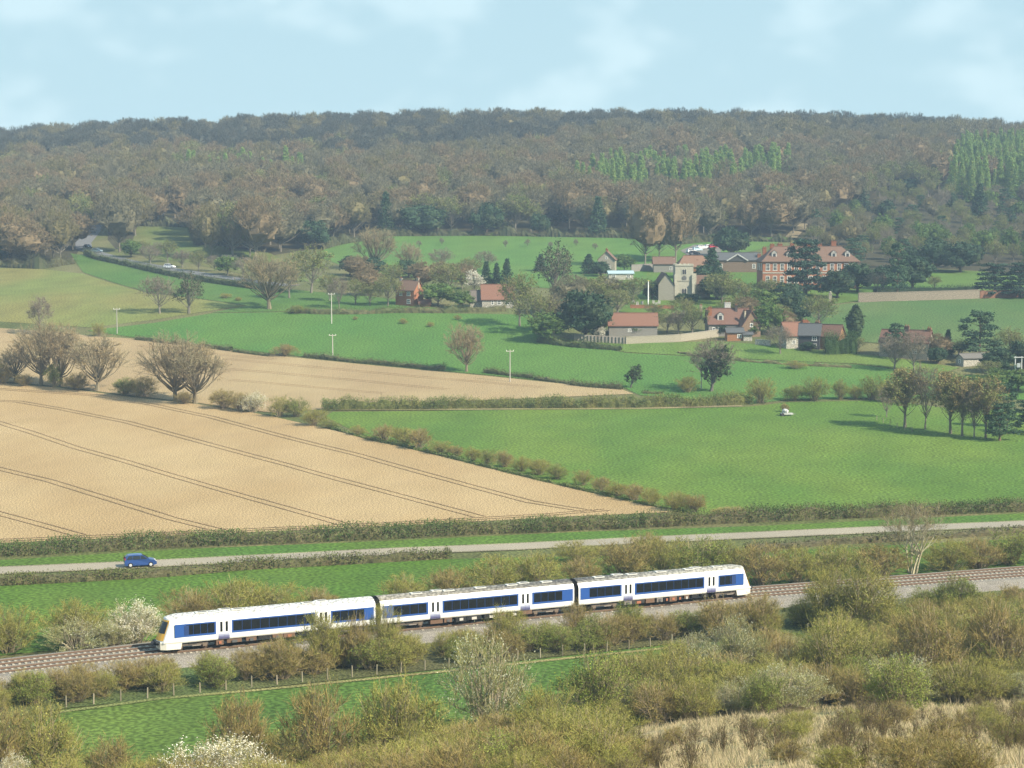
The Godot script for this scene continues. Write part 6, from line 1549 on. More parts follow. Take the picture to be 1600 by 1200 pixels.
	plant("conifer", "conifer_tree", Vector2(27.5, -710.9), 7.2, 6.3, "dark conifer left of the stone cottage", "tree")
	plant("yew", "yew_tree", Vector2(31.5, -702.2), 5.2, 6.8, "dark bush-like evergreen at the stone cottage's corner", "tree")
	plant("yew", "yew_tree", Vector2(20.3, -550.9), 13.4, 15.5, "very large dark yew above the board fence", "tree")
	plant("blossom_tree", "blossom_tree", Vector2(24.6, -550.9), 4.1, 3.7, "small whitish blossoming tree right of the very large yew", "tree")
	plant("bare_tree", "bare_tree", Vector2(22.5, -552.9), 5.6, 6.2, "pinkish bare tree in front of the very large yew", "tree")
	plant("beech_grey", "bare_tree", Vector2(17.6, -591.8), 12.4, 13.2, "grey-brown bare tree above the very large yew", "tree")
	plant("budding", "budding_tree", Vector2(25.1, -598.7), 11.0, 13.8, "brown-olive tree below the greenhouse", "tree")
	plant("budding", "budding_tree", Vector2(31.5, -591.8), 8.0, 12.3, "olive tree right of the brown-olive tree, above the barn", "tree")
	plant("green_tree", "green_tree", Vector2(28.2, -562.8), 5.0, 7.1, "green tree at the left end of the orange barn roof", "tree")
	plant("green_tree", "green_tree", Vector2(35.0, -558.8), 3.0, 4.1, "low green bush against the barn wall", "tree")
	plant("green_tree", "green_tree", Vector2(40.6, -719.8), 5.9, 7.5, "green tree between the stone cottage and the garden wall", "tree")
	plant("budding", "budding_tree", Vector2(37.7, -620.8), 7.6, 13.8, "wide green-olive tree above the churchyard", "tree")
	plant("yew", "yew_tree", Vector2(44.1, -624.2), 5.9, 5.1, "dark evergreen behind the white flagpole", "tree")
	plant("beech_red", "bare_tree", Vector2(49.1, -733.1), 27.8, 17.4, "tall pinkish bare tree with a straight pale trunk behind the garden wall", "tree")
	plant("beech_red", "bare_tree", Vector2(61.9, -750.8), 26.4, 17.3, "tall pinkish bare tree behind the outbuilding", "tree")
	plant("beech_grey", "bare_tree", Vector2(56.6, -764.2), 18.1, 14.2, "grey bare tree between the two tall pinkish trees", "tree")
	plant("yew", "yew_tree", Vector2(84.6, -768.6), 11.5, 13.7, "round dark evergreen above the stable roof", "tree")
	plant("conifer", "conifer_tree", Vector2(68.9, -684.7), 11.6, 8.6, "pointed dark conifer left of the stable's white gable", "tree")
	plant("yew", "yew_tree", Vector2(65.3, -657.6), 7.6, 12.2, "dark spreading evergreen at the foot of the pointed conifer", "tree")
	plant("yew", "yew_tree", Vector2(52.9, -616.1), 2.9, 5.0, "low dark bush at the foot of the church tower", "tree")
	plant("yew", "yew_tree", Vector2(56.1, -614.6), 2.9, 4.6, "low dark bush right of the church tower's foot", "tree")
	plant("budding", "budding_tree", Vector2(50.5, -583.1), 6.7, 9.5, "olive tree just below the church tower", "tree")
	plant("budding", "budding_tree", Vector2(64.7, -611.7), 10.4, 13.2, "olive tree right of the church tower", "tree")
	plant("budding", "budding_tree", Vector2(69.6, -598.7), 9.3, 12.0, "broad olive tree between church and manor", "tree")
	plant("green_tree", "green_tree", Vector2(75.1, -596.4), 6.9, 10.6, "green-olive tree below the manor's left corner", "tree")
	plant("beech_red", "bare_tree", Vector2(68.7, -583.1), 7.1, 9.1, "reddish bare tree behind the white chimney", "tree")
	plant("budding", "budding_tree", Vector2(80.9, -639.7), 4.3, 7.1, "olive tree under the stable block's right end", "tree")
	plant("bare_tree", "bare_tree", Vector2(46.9, -558.8), 7.2, 8.3, "brown bare tree right of the orange barn", "tree")
	plant("budding", "budding_tree", Vector2(44.0, -562.8), 6.5, 9.2, "olive tree touching the right end of the barn roof", "tree")
	plant("budding", "budding_tree", Vector2(50.9, -558.8), 8.7, 9.5, "olive-brown tree left of the dark red roof", "tree")
	plant("yew", "yew_tree", Vector2(58.5, -558.8), 3.4, 5.4, "dark evergreen bush in front of the dark red roof", "tree")
	plant("green_tree", "green_tree", Vector2(67.7, -556.8), 3.4, 3.7, "yellowish green bush beside the gabled cottage", "tree")
	plant("yew", "yew_tree", Vector2(84.1, -614.6), 6.2, 10.5, "dark evergreen left of the cedar, below the manor front", "tree")
	plant("yew", "yew_tree", Vector2(84.8, -594.0), 6.8, 9.7, "round dark evergreen below the cedar", "tree")
	plant("cedar", "cedar_tree", Vector2(93.9, -635.5), 18.9, 16.0, "great dark cedar in front of the manor", "tree")
	plant("yew", "yew_tree", Vector2(102.9, -627.8), 8.5, 10.7, "round dark evergreen right of the cedar", "tree")
	plant("yew", "yew_tree", Vector2(112.9, -648.4), 9.2, 11.1, "rounded dark evergreen at the manor's right end", "tree")
	plant("pine", "pine_tree", Vector2(123.4, -635.5), 17.2, 9.4, "tall pine with a pale trunk above the stone garden wall", "tree")
	plant("yew", "yew_tree", Vector2(132.7, -657.6), 10.7, 13.7, "dark evergreen right of the pale-trunked pine", "tree")
	plant("yew", "yew_tree", Vector2(123.0, -657.6), 7.6, 8.8, "dark evergreen left of the pale-trunked pine", "tree")
	plant("bare_tree", "bare_tree", Vector2(117.6, -639.7), 7.4, 8.5, "bare tree by the left end of the clipped hedge", "tree")
	plant("yew", "yew_tree", Vector2(153.5, -719.8), 11.2, 13.4, "dark evergreen left above the upper lawn", "tree")
	plant("yew", "yew_tree", Vector2(161.4, -715.4), 10.7, 13.8, "dark evergreen right above the upper lawn", "tree")
	plant("budding", "budding_tree", Vector2(140.0, -657.6), 4.5, 5.9, "small round olive tree on the upper lawn", "tree")
	plant("cedar", "cedar_tree", Vector2(153.6, -631.6), 11.1, 13.6, "broad dark conifer over the end of the stone garden wall", "tree")
	plant("cedar", "cedar_tree", Vector2(160.8, -627.8), 11.9, 11.6, "layered dark cedar over the brick garden wall", "tree")
	plant("green_tree", "green_tree", Vector2(72.2, -558.8), 8.7, 9.5, "dark green tree between the gabled cottage and the orange-roofed cottage", "tree")
	plant("yew", "yew_tree", Vector2(84.6, -581.0), 5.1, 6.0, "small round evergreen above the orange-roofed cottage", "tree")
	plant("budding", "budding_tree", Vector2(87.9, -566.7), 10.7, 11.8, "drooping yellowish budding tree above the slate cottage", "tree")
	plant("beech_red", "bare_tree", Vector2(77.3, -562.8), 6.5, 7.5, "dark reddish tree left above the orange-roofed cottage", "tree")
	plant("cypress", "cypress_tree", Vector2(96.3, -555.8), 8.3, 5.6, "dark flame-shaped cypress alone in the manor field", "tree")
	plant("bare_tree", "bare_tree", Vector2(71.8, -529.7), 7.9, 9.0, "low bare garden tree before the orange-roofed cottage", "tree")
	plant("pine", "pine_tree", Vector2(101.2, -523.0), 9.6, 7.0, "dark green pine left of the pale cottage", "tree")
	plant("bare_tree", "bare_tree", Vector2(97.8, -506.1), 8.9, 10.9, "grey spreading tree before the pale cottage, the left of two", "tree")
	plant("bare_tree", "bare_tree", Vector2(102.3, -503.3), 10.6, 9.0, "grey upright tree before the pale cottage, the right of two", "tree")
	plant("conifer", "conifer_tree", Vector2(116.0, -526.8), 7.1, 3.5, "slim dark conifer right of the pale cottage", "tree")
	plant("beech_red", "bare_tree", Vector2(112.3, -521.1), 7.1, 7.7, "reddish bare tree at the pale cottage's right end", "tree")
	plant("yew", "yew_tree", Vector2(111.1, -515.4), 4.2, 5.4, "dark bush right of the pale cottage", "tree")
	plant("pine", "pine_tree", Vector2(123.0, -521.1), 13.4, 13.1, "big dark layered pine above the white shed", "tree")
	plant("budding", "budding_tree", Vector2(131.6, -523.0), 8.1, 9.7, "brownish budding tree right of the big layered pine", "tree")
	plant("yew", "yew_tree", Vector2(123.6, -502.4), 6.1, 8.2, "dark bush right of the white shed", "tree")
	plant("yew", "yew_tree", Vector2(130.7, -506.1), 7.2, 8.3, "dark evergreen at the right edge behind the pair of poles", "tree")
	plant("green_tree", "green_tree", Vector2(121.0, -472.7), 5.4, 10.5, "green bush mass below the pair of poles", "tree")
	plant("green_tree", "green_tree", Vector2(117.9, -479.1), 4.5, 7.8, "green bush left of the bush below the pair of poles", "tree")
	plant("yew", "yew_tree", Vector2(-36.8, -847.5), 12.1, 20.8, "dark low evergreen clump in the middle of the wood's lower edge", "tree")
	plant("yew", "yew_tree", Vector2(-10.9, -845.3), 13.2, 14.4, "dark evergreen at the wood's edge above the park field", "tree")
	plant("yew", "yew_tree", Vector2(11.7, -843.1), 9.1, 8.8, "small dark evergreen in the wood's edge right of the middle", "tree")
	plant("conifer", "conifer_tree", Vector2(-53.6, -845.3), 18.3, 8.2, "narrow dark conifer at the park field's upper left corner", "tree")
	plant("yew", "yew_tree", Vector2(-80.8, -799.4), 10.8, 13.6, "dark evergreen at the wood's edge left of the park field", "tree")
	plant("conifer", "conifer_tree", Vector2(36.2, -838.8), 17.0, 8.7, "dark conifer in the wood's edge above the stone cottage", "tree")
	plant("beech_grey", "pale_tree", Vector2(-155.2, -786.2), 23.4, 19.2, "pale grey bare tree right of the hill road's bend", "tree")
	plant("beech_tan", "bare_tree", Vector2(-115.7, -764.2), 21.7, 14.7, "tan bare tree left of the pair below the glade", "tree")
	plant("beech_red", "bare_tree", Vector2(-97.9, -759.7), 25.2, 21.4, "large reddish bare tree below the glade", "tree")
	plant("budding", "budding_tree", Vector2(-107.3, -764.2), 21.7, 14.7, "olive-topped tree between the two bare trees below the glade", "tree")
	plant("conifer", "conifer_tree", Vector2(161.9, -924.4), 15.7, 8.9, "dark conifer left on the bank behind the manor", "tree")
	plant("yew", "yew_tree", Vector2(167.8, -892.1), 9.1, 8.6, "blue-green evergreen on the bank behind the manor", "tree")
	plant("conifer", "conifer_tree", Vector2(207.0, -881.8), 17.9, 9.2, "dark pointed conifer at the right of the bank behind the manor", "tree")
	plant("green_tree", "roadside_tree", Vector2(-147.3, -768.6), 6.4, 8.4, "low dark green tree in the row beyond the hill road", "tree", "low trees beyond the hill road")
	plant("bare_tree", "roadside_tree", Vector2(-135.8, -746.4), 7.2, 9.6, "low bare tree in the row beyond the hill road", "tree", "low trees beyond the hill road")
	plant("budding", "roadside_tree", Vector2(-130.1, -750.8), 8.7, 8.7, "low olive tree in the row beyond the hill road", "tree", "low trees beyond the hill road")
	plant("bare_tree", "roadside_tree", Vector2(-121.6, -733.1), 6.6, 9.5, "low bare tree in the row beyond the hill road", "tree", "low trees beyond the hill road")
	plant("budding", "roadside_tree", Vector2(-113.6, -719.8), 7.9, 8.8, "low olive tree in the row beyond the hill road", "tree", "low trees beyond the hill road")
	plant("bare_tree", "roadside_tree", Vector2(-107.8, -719.8), 6.0, 7.9, "low bare tree in the row beyond the hill road", "tree", "low trees beyond the hill road")
	plant("green_tree", "roadside_tree", Vector2(-101.1, -706.5), 6.8, 8.7, "low dark green tree in the row beyond the hill road", "tree", "low trees beyond the hill road")
	plant("bare_tree", "roadside_tree", Vector2(-94.5, -697.8), 7.7, 9.9, "low bare tree in the row beyond the hill road", "tree", "low trees beyond the hill road")
	plant("budding", "roadside_tree", Vector2(-87.2, -684.7), 8.0, 9.7, "low olive tree in the row beyond the hill road", "tree", "low trees beyond the hill road")
	plant("bare_tree", "roadside_tree", Vector2(-80.6, -676.0), 7.9, 8.7, "low bare tree in the row beyond the hill road", "tree", "low trees beyond the hill road")
	plant("budding", "roadside_tree", Vector2(-144.7, -777.4), 6.0, 7.5, "low olive tree in the row beyond the hill road", "tree", "low trees beyond the hill road")
	plant("bare_tree", "roadside_tree", Vector2(-137.9, -773.0), 5.5, 6.5, "low bare tree in the row beyond the hill road", "tree", "low trees beyond the hill road")
	plant("bare_tree", "sapling", Vector2(-37.3, -799.4), 3.4, 2.6, "small bare sapling planted in the park field", "tree", "saplings in the park field")
	plant("bare_tree", "sapling", Vector2(-28.6, -808.1), 3.4, 2.6, "small bare sapling planted in the park field", "tree", "saplings in the park field")
	plant("bare_tree", "sapling", Vector2(-2.6, -799.4), 3.4, 2.6, "small bare sapling planted in the park field", "tree", "saplings in the park field")
	plant("bare_tree", "sapling", Vector2(6.2, -803.8), 3.4, 2.6, "small bare sapling planted in the park field", "tree", "saplings in the park field")
	plant("bare_tree", "sapling", Vector2(15.4, -795.0), 3.3, 2.6, "small bare sapling planted in the park field", "tree", "saplings in the park field")
	plant("bare_tree", "sapling", Vector2(25.9, -803.8), 3.4, 2.6, "small bare sapling planted in the park field", "tree", "saplings in the park field")
	plant("bare_tree", "sapling", Vector2(33.1, -790.6), 3.3, 2.6, "small bare sapling planted in the park field", "tree", "saplings in the park field")
	plant("thorn_olive", "trackside_bush", Vector2(-53.2, -206.4), 4.6, 6.6, "olive bush at the left edge beyond the track", "bush")
	plant("thorn_olive", "trackside_bush", Vector2(-55.3, -203.4), 4.3, 6.0, "olive bush cut by the left edge beyond the track", "bush")
	plant("thorn_olive", "trackside_bush", Vector2(-47.0, -210.8), 4.5, 8.1, "tall olive bush behind the blossom left of the train", "bush")
	plant("thorn_pale", "trackside_bush", Vector2(-45.9, -206.8), 3.2, 8.3, "thinly flowering bush left of the dense white one by the track", "bush")
	plant("thorn_pale", "trackside_bush", Vector2(-42.3, -207.7), 3.1, 4.4, "thinly flowering bush touching the dense white one", "bush")
	plant("thorn_white", "trackside_bush", Vector2(-40.4, -209.5), 4.3, 6.9, "dense white blossoming bush just left of the train's nose", "bush")
	plant("thorn_bare", "trackside_bush", Vector2(-35.7, -218.0), 4.5, 7.7, "brown bush behind the front coach's cab", "bush")
	plant("thorn_olive", "trackside_bush", Vector2(-31.4, -220.8), 5.1, 7.8, "olive bush behind the first doors of the front coach", "bush")
	plant("thorn_olive", "trackside_bush", Vector2(-27.4, -223.6), 3.8, 7.9, "low olive bush behind the middle of the front coach", "bush")
	plant("thorn_bare", "trackside_bush", Vector2(-22.2, -225.8), 3.1, 6.1, "low brown bush behind the rear of the front coach", "bush")
	plant("thorn_olive", "trackside_bush", Vector2(-12.8, -233.3), 3.2, 6.8, "olive bush behind the front of the middle coach", "bush")
	plant("thorn_bare", "trackside_bush", Vector2(-7.7, -235.6), 3.7, 6.9, "brown bush behind the middle coach", "bush")
	plant("thorn_olive", "trackside_bush", Vector2(-2.3, -237.2), 4.6, 9.0, "wide olive bush behind the rear half of the middle coach", "bush")
	plant("thorn_olive", "trackside_bush", Vector2(2.7, -240.1), 4.7, 8.1, "bright olive bush behind the last coach's front end", "bush")
	plant("thorn_bare", "trackside_bush", Vector2(8.4, -244.2), 3.4, 7.2, "low brown bush behind the front of the last coach", "bush")
	plant("thorn_bare", "trackside_bush", Vector2(14.2, -248.5), 4.7, 9.0, "tall brown twiggy bush behind the last coach", "bush")
	plant("thorn_olive", "trackside_bush", Vector2(19.2, -250.8), 4.5, 7.4, "olive bush with reddish stems behind the last coach", "bush")
	plant("thorn_green", "trackside_bush", Vector2(24.4, -253.0), 4.3, 9.5, "green bush behind the rear of the last coach", "bush")
	plant("thorn_olive", "trackside_bush", Vector2(29.1, -254.4), 3.4, 6.4, "olive bush behind the train's tail end", "bush")
	plant("thorn_bare", "trackside_bush", Vector2(31.3, -244.7), 4.8, 8.8, "dense rounded grey-brown bush just right of the train's tail", "bush")
	plant("thorn_olive", "trackside_bush", Vector2(35.8, -246.4), 4.2, 7.2, "greenish bush second right of the train's tail", "bush")
	plant("thorn_olive", "trackside_bush", Vector2(40.4, -247.2), 4.4, 8.3, "olive bush right of the greenish bush beyond the track", "bush")
	plant("thorn_bare", "trackside_bush", Vector2(46.7, -250.8), 4.1, 9.5, "reddish-brown bush left of the pale-stemmed tree", "bush")
	plant("thorn_olive", "trackside_bush", Vector2(56.5, -254.4), 3.8, 8.5, "olive bush right of the pale-stemmed tree", "bush")
	plant("thorn_bare", "trackside_bush", Vector2(61.1, -256.2), 3.9, 7.5, "brown bush second right of the pale-stemmed tree", "bush")
	plant("thorn_green", "trackside_bush", Vector2(66.0, -259.1), 4.1, 8.7, "green bush beyond the track at the right edge", "bush")
	plant("thorn_olive", "trackside_bush", Vector2(10.8, -265.9), 1.3, 5.6, "low dark bush on the road verge above the middle coach", "bush")
	plant("thorn_olive", "trackside_bush", Vector2(8.5, -260.0), 2.8, 6.5, "olive bush in the field corner above the last coach", "bush")
	plant("thorn_bare", "trackside_bush", Vector2(18.0, -262.9), 3.5, 6.6, "thin bare bush rising beside the road above the last coach", "bush")
	plant("pale_ash", "pale_stemmed_tree", Vector2(51.6, -252.1), 9.1, 9.1, "multi-stemmed bare tree with pale sunlit trunks beyond the empty track", "tree")
	plant("thorn_olive", "scrub_bush", Vector2(-19.2, -198.2), 5.9, 5.1, "tall olive bush hiding the lower side of the front coach", "bush")
	plant("thorn_bare", "scrub_bush", Vector2(-15.7, -199.4), 5.1, 4.1, "brown bush in front of the front coach's rear doors", "bush")
	plant("thorn_olive", "scrub_bush", Vector2(-13.2, -201.7), 5.7, 3.9, "olive bush covering the gap between the first two coaches", "bush")
	plant("thorn_bare", "scrub_bush", Vector2(-23.0, -194.4), 4.1, 5.0, "wide brown bush below the front coach", "bush")
	plant("thorn_olive", "scrub_bush", Vector2(-0.7, -208.9), 4.3, 4.7, "olive bush below the middle coach's rear doors", "bush")
	plant("thorn_bare", "scrub_bush", Vector2(7.0, -212.7), 4.1, 3.8, "brown bush below the gap between the last two coaches", "bush")
	plant("thorn_green", "scrub_bush", Vector2(12.4, -213.4), 3.9, 3.7, "fresh green round bush below the last coach", "bush")
	plant("thorn_olive", "scrub_bush", Vector2(39.0, -216.0), 7.2, 8.6, "tall bright olive bush hiding the empty track at the right", "bush")
	plant("thorn_olive", "scrub_bush", Vector2(35.1, -217.7), 6.7, 6.3, "dark olive bush left of the tall bright one by the empty track", "bush")
	plant("thorn_bare", "scrub_bush", Vector2(22.3, -212.7), 4.5, 6.2, "brown bush below the train's tail", "bush")
	plant("thorn_bare", "scrub_bush", Vector2(27.2, -216.0), 4.2, 5.9, "brown bush right below the train's tail", "bush")
	plant("thorn_green", "scrub_bush", Vector2(51.9, -226.5), 4.1, 5.1, "slender green bush below the empty track at the far right", "bush")
	plant("thorn_pale", "foreground_bush", Vector2(-2.0, -172.9), 8.3, 8.4, "tall bush dusted with pale blossom in the bottom middle", "bush")
	plant("thorn_green", "foreground_bush", Vector2(7.3, -168.6), 6.4, 6.5, "bright green leafy bush right of the pale-blossomed one", "bush")
	plant("thorn_pale", "foreground_bush", Vector2(22.2, -194.4), 5.8, 6.3, "pale blossomed bush at the upper edge of the lower right thicket", "bush")
	plant("thorn_olive", "foreground_bush", Vector2(14.4, -172.3), 5.6, 6.7, "olive bush between the bright green and the pale blossomed bush", "bush")
	plant("thorn_olive", "foreground_bush", Vector2(-9.2, -155.0), 7.5, 8.5, "broad olive bush left of the pale-blossomed one", "bush")
	plant("thorn_bare", "foreground_bush", Vector2(-15.1, -152.9), 7.9, 7.4, "brown bush behind the white blossom at the bottom", "bush")
	plant("thorn_bare", "foreground_bush", Vector2(-22.2, -160.1), 6.7, 6.7, "brown twiggy bush at the meadow's edge, bottom left of centre", "bush")
	plant("thorn_white", "foreground_bush", Vector2(-21.8, -145.1), 4.8, 8.9, "dense white blossoming bush cut by the bottom edge", "bush")
	plant("thorn_olive", "foreground_bush", Vector2(-38.4, -159.5), 5.8, 7.7, "olive-brown bush in the lower left corner", "bush")
	plant("thorn_bare", "foreground_bush", Vector2(-41.9, -156.9), 6.6, 6.6, "brown bush cut by the left edge at the bottom", "bush")
	plant("thorn_bare", "foreground_bush", Vector2(-31.9, -153.6), 4.5, 5.5, "low brown bush between the corner bush and the white blossom", "bush")
	plant("thorn_white", "foreground_bush", Vector2(-39.1, -152.1), 3.4, 2.9, "small white blossoming bush in the lower left corner", "bush")
	plant("thorn_olive", "foreground_bush", Vector2(2.4, -146.6), 5.2, 6.1, "olive bush below the bright green leafy bush", "bush")
	plant("thorn_olive", "foreground_bush", Vector2(31.1, -189.6), 6.7, 8.0, "broad olive bush in the middle of the lower right thicket", "bush")
	plant("thorn_bare", "foreground_bush", Vector2(40.4, -189.6), 8.0, 8.6, "tall brown bush in the lower right thicket", "bush")
	plant("thorn_bare", "foreground_bush", Vector2(48.6, -194.9), 7.5, 8.2, "tall brown bush at the right edge of the thicket", "bush")
	plant("thorn_green", "foreground_bush", Vector2(32.2, -163.2), 4.7, 5.8, "green-leaved bush low in the right thicket", "bush")
	plant("thorn_green", "foreground_bush", Vector2(21.1, -164.7), 3.7, 3.7, "small green bush at the top of the straw slope", "bush")
	plant("budding", "budding_tree", Vector2(19.5, -574.8), 8.9, 8.9, "olive tree just left above the very large yew", "tree")
	plant("beech_grey", "bare_tree", Vector2(13.1, -564.7), 10.9, 9.5, "grey-brown tree between the bright olive tree and the very large yew", "tree")
	plant("budding", "budding_tree", Vector2(79.9, -614.6), 7.9, 9.9, "olive tree at the foot of the manor's left corner", "tree")
	plant("budding", "budding_tree", Vector2(64.4, -583.1), 6.8, 8.3, "olive tree above the dark red roof", "tree")
	plant("budding", "budding_tree", Vector2(77.9, -576.8), 6.0, 7.4, "olive tree between the white chimney and the orange-roofed cottage", "tree")
	plant("beech_red", "bare_tree", Vector2(-46.3, -635.5), 9.0, 11.1, "reddish bare tree behind the low olive tree, left of the brick house", "tree")
	plant("budding", "budding_tree", Vector2(-39.3, -648.4), 9.6, 10.5, "olive tree behind the brick house's left chimney", "tree")
	plant("beech_red", "bare_tree", Vector2(-23.1, -662.3), 9.0, 11.5, "reddish bare tree behind the tall olive tree near the blossom", "tree")
	plant("yew", "yew_tree", Vector2(64.4, -624.2), 7.2, 11.3, "dark evergreen between the church tower and the budding trees", "tree")
	plant("yew", "yew_tree", Vector2(86.7, -662.3), 5.1, 6.4, "dark evergreen under the manor's left windows", "tree")
	plant("budding", "budding_tree", Vector2(41.8, -583.1), 5.3, 6.8, "olive tree in front of the low brick churchyard wall", "tree")
	plant("beech_grey", "bare_tree", Vector2(29.6, -620.8), 8.0, 11.2, "grey bare tree below the greenhouse", "tree")
	plant("bare_tree", "bare_tree", Vector2(57.6, -666.9), 5.6, 5.6, "thin bare tree left of the church tower", "tree")
	plant("budding", "budding_tree", Vector2(118.4, -523.0), 5.1, 6.1, "olive tree left of the white shed", "tree")
	plant("budding", "budding_tree", Vector2(119.3, -494.9), 4.5, 7.0, "olive tree below the white shed's right end", "tree")
	plant("budding", "budding_tree", Vector2(93.3, -534.7), 3.8, 5.2, "low olive tree right of the tall clipped hedge", "tree")
	plant("yew", "yew_tree", Vector2(79.9, -534.7), 2.4, 4.5, "low dark hedge-like bush before the slate cottage", "tree")
	plant("green_tree", "green_tree", Vector2(110.3, -472.7), 3.7, 6.1, "low green bush behind the avenue trees", "tree")
	plant("budding", "budding_tree", Vector2(106.0, -481.2), 4.0, 6.2, "olive bush behind the middle of the avenue trees", "tree")
	plant("oak", "bare_tree", Vector2(-37.0, -717.6), 10.6, 11.6, "grey bare tree standing on the park field's lower edge", "tree")
	plant("budding", "budding_tree", Vector2(-14.7, -702.2), 6.8, 10.0, "low olive tree on the park field's lower edge", "tree")
	plant("bare_tree", "bare_tree", Vector2(-25.5, -719.8), 8.4, 10.2, "faint bare tree on the park field's lower edge", "tree")
	plant("bare_tree", "bare_tree", Vector2(-9.3, -719.8), 7.9, 9.3, "second faint bare tree on the park field's lower edge", "tree")


# scattered thickets: outline, spacing, kinds, heights
func thicket(called: String, outline: PackedVector2Array, space: float, kinds: Array, low: float, tall: float, label: String, group: String) -> void:
	var lo := outline[0]
	var hi := outline[0]
	for p in outline:
		lo = lo.min(p)
		hi = hi.max(p)
	var looks := {"thorn_bare": "bare brown", "thorn_olive": "olive-tinged", "thorn_green": "fresh green", "thorn_white": "white-blossomed", "thorn_pale": "pale budding", "dead_stems": "thin dry-stemmed"}
	var z := lo.y
	while z < hi.y:
		var x := lo.x
		while x < hi.x:
			var p := Vector2(x + rng.randf_range(-0.45, 0.45) * space, z + rng.randf_range(-0.45, 0.45) * space)
			x += space
			if not Geometry2D.is_point_in_polygon(p, outline):
				continue
			var kind: String = kinds[rng.randi() % kinds.size()]
			var h := rng.randf_range(low, tall)
			plant(kind, called, p, h, h * rng.randf_range(1.3, 1.9) if kind != "dead_stems" else h * 0.8, "%s %s" % [looks[kind], label], "bush", group)
		z += space


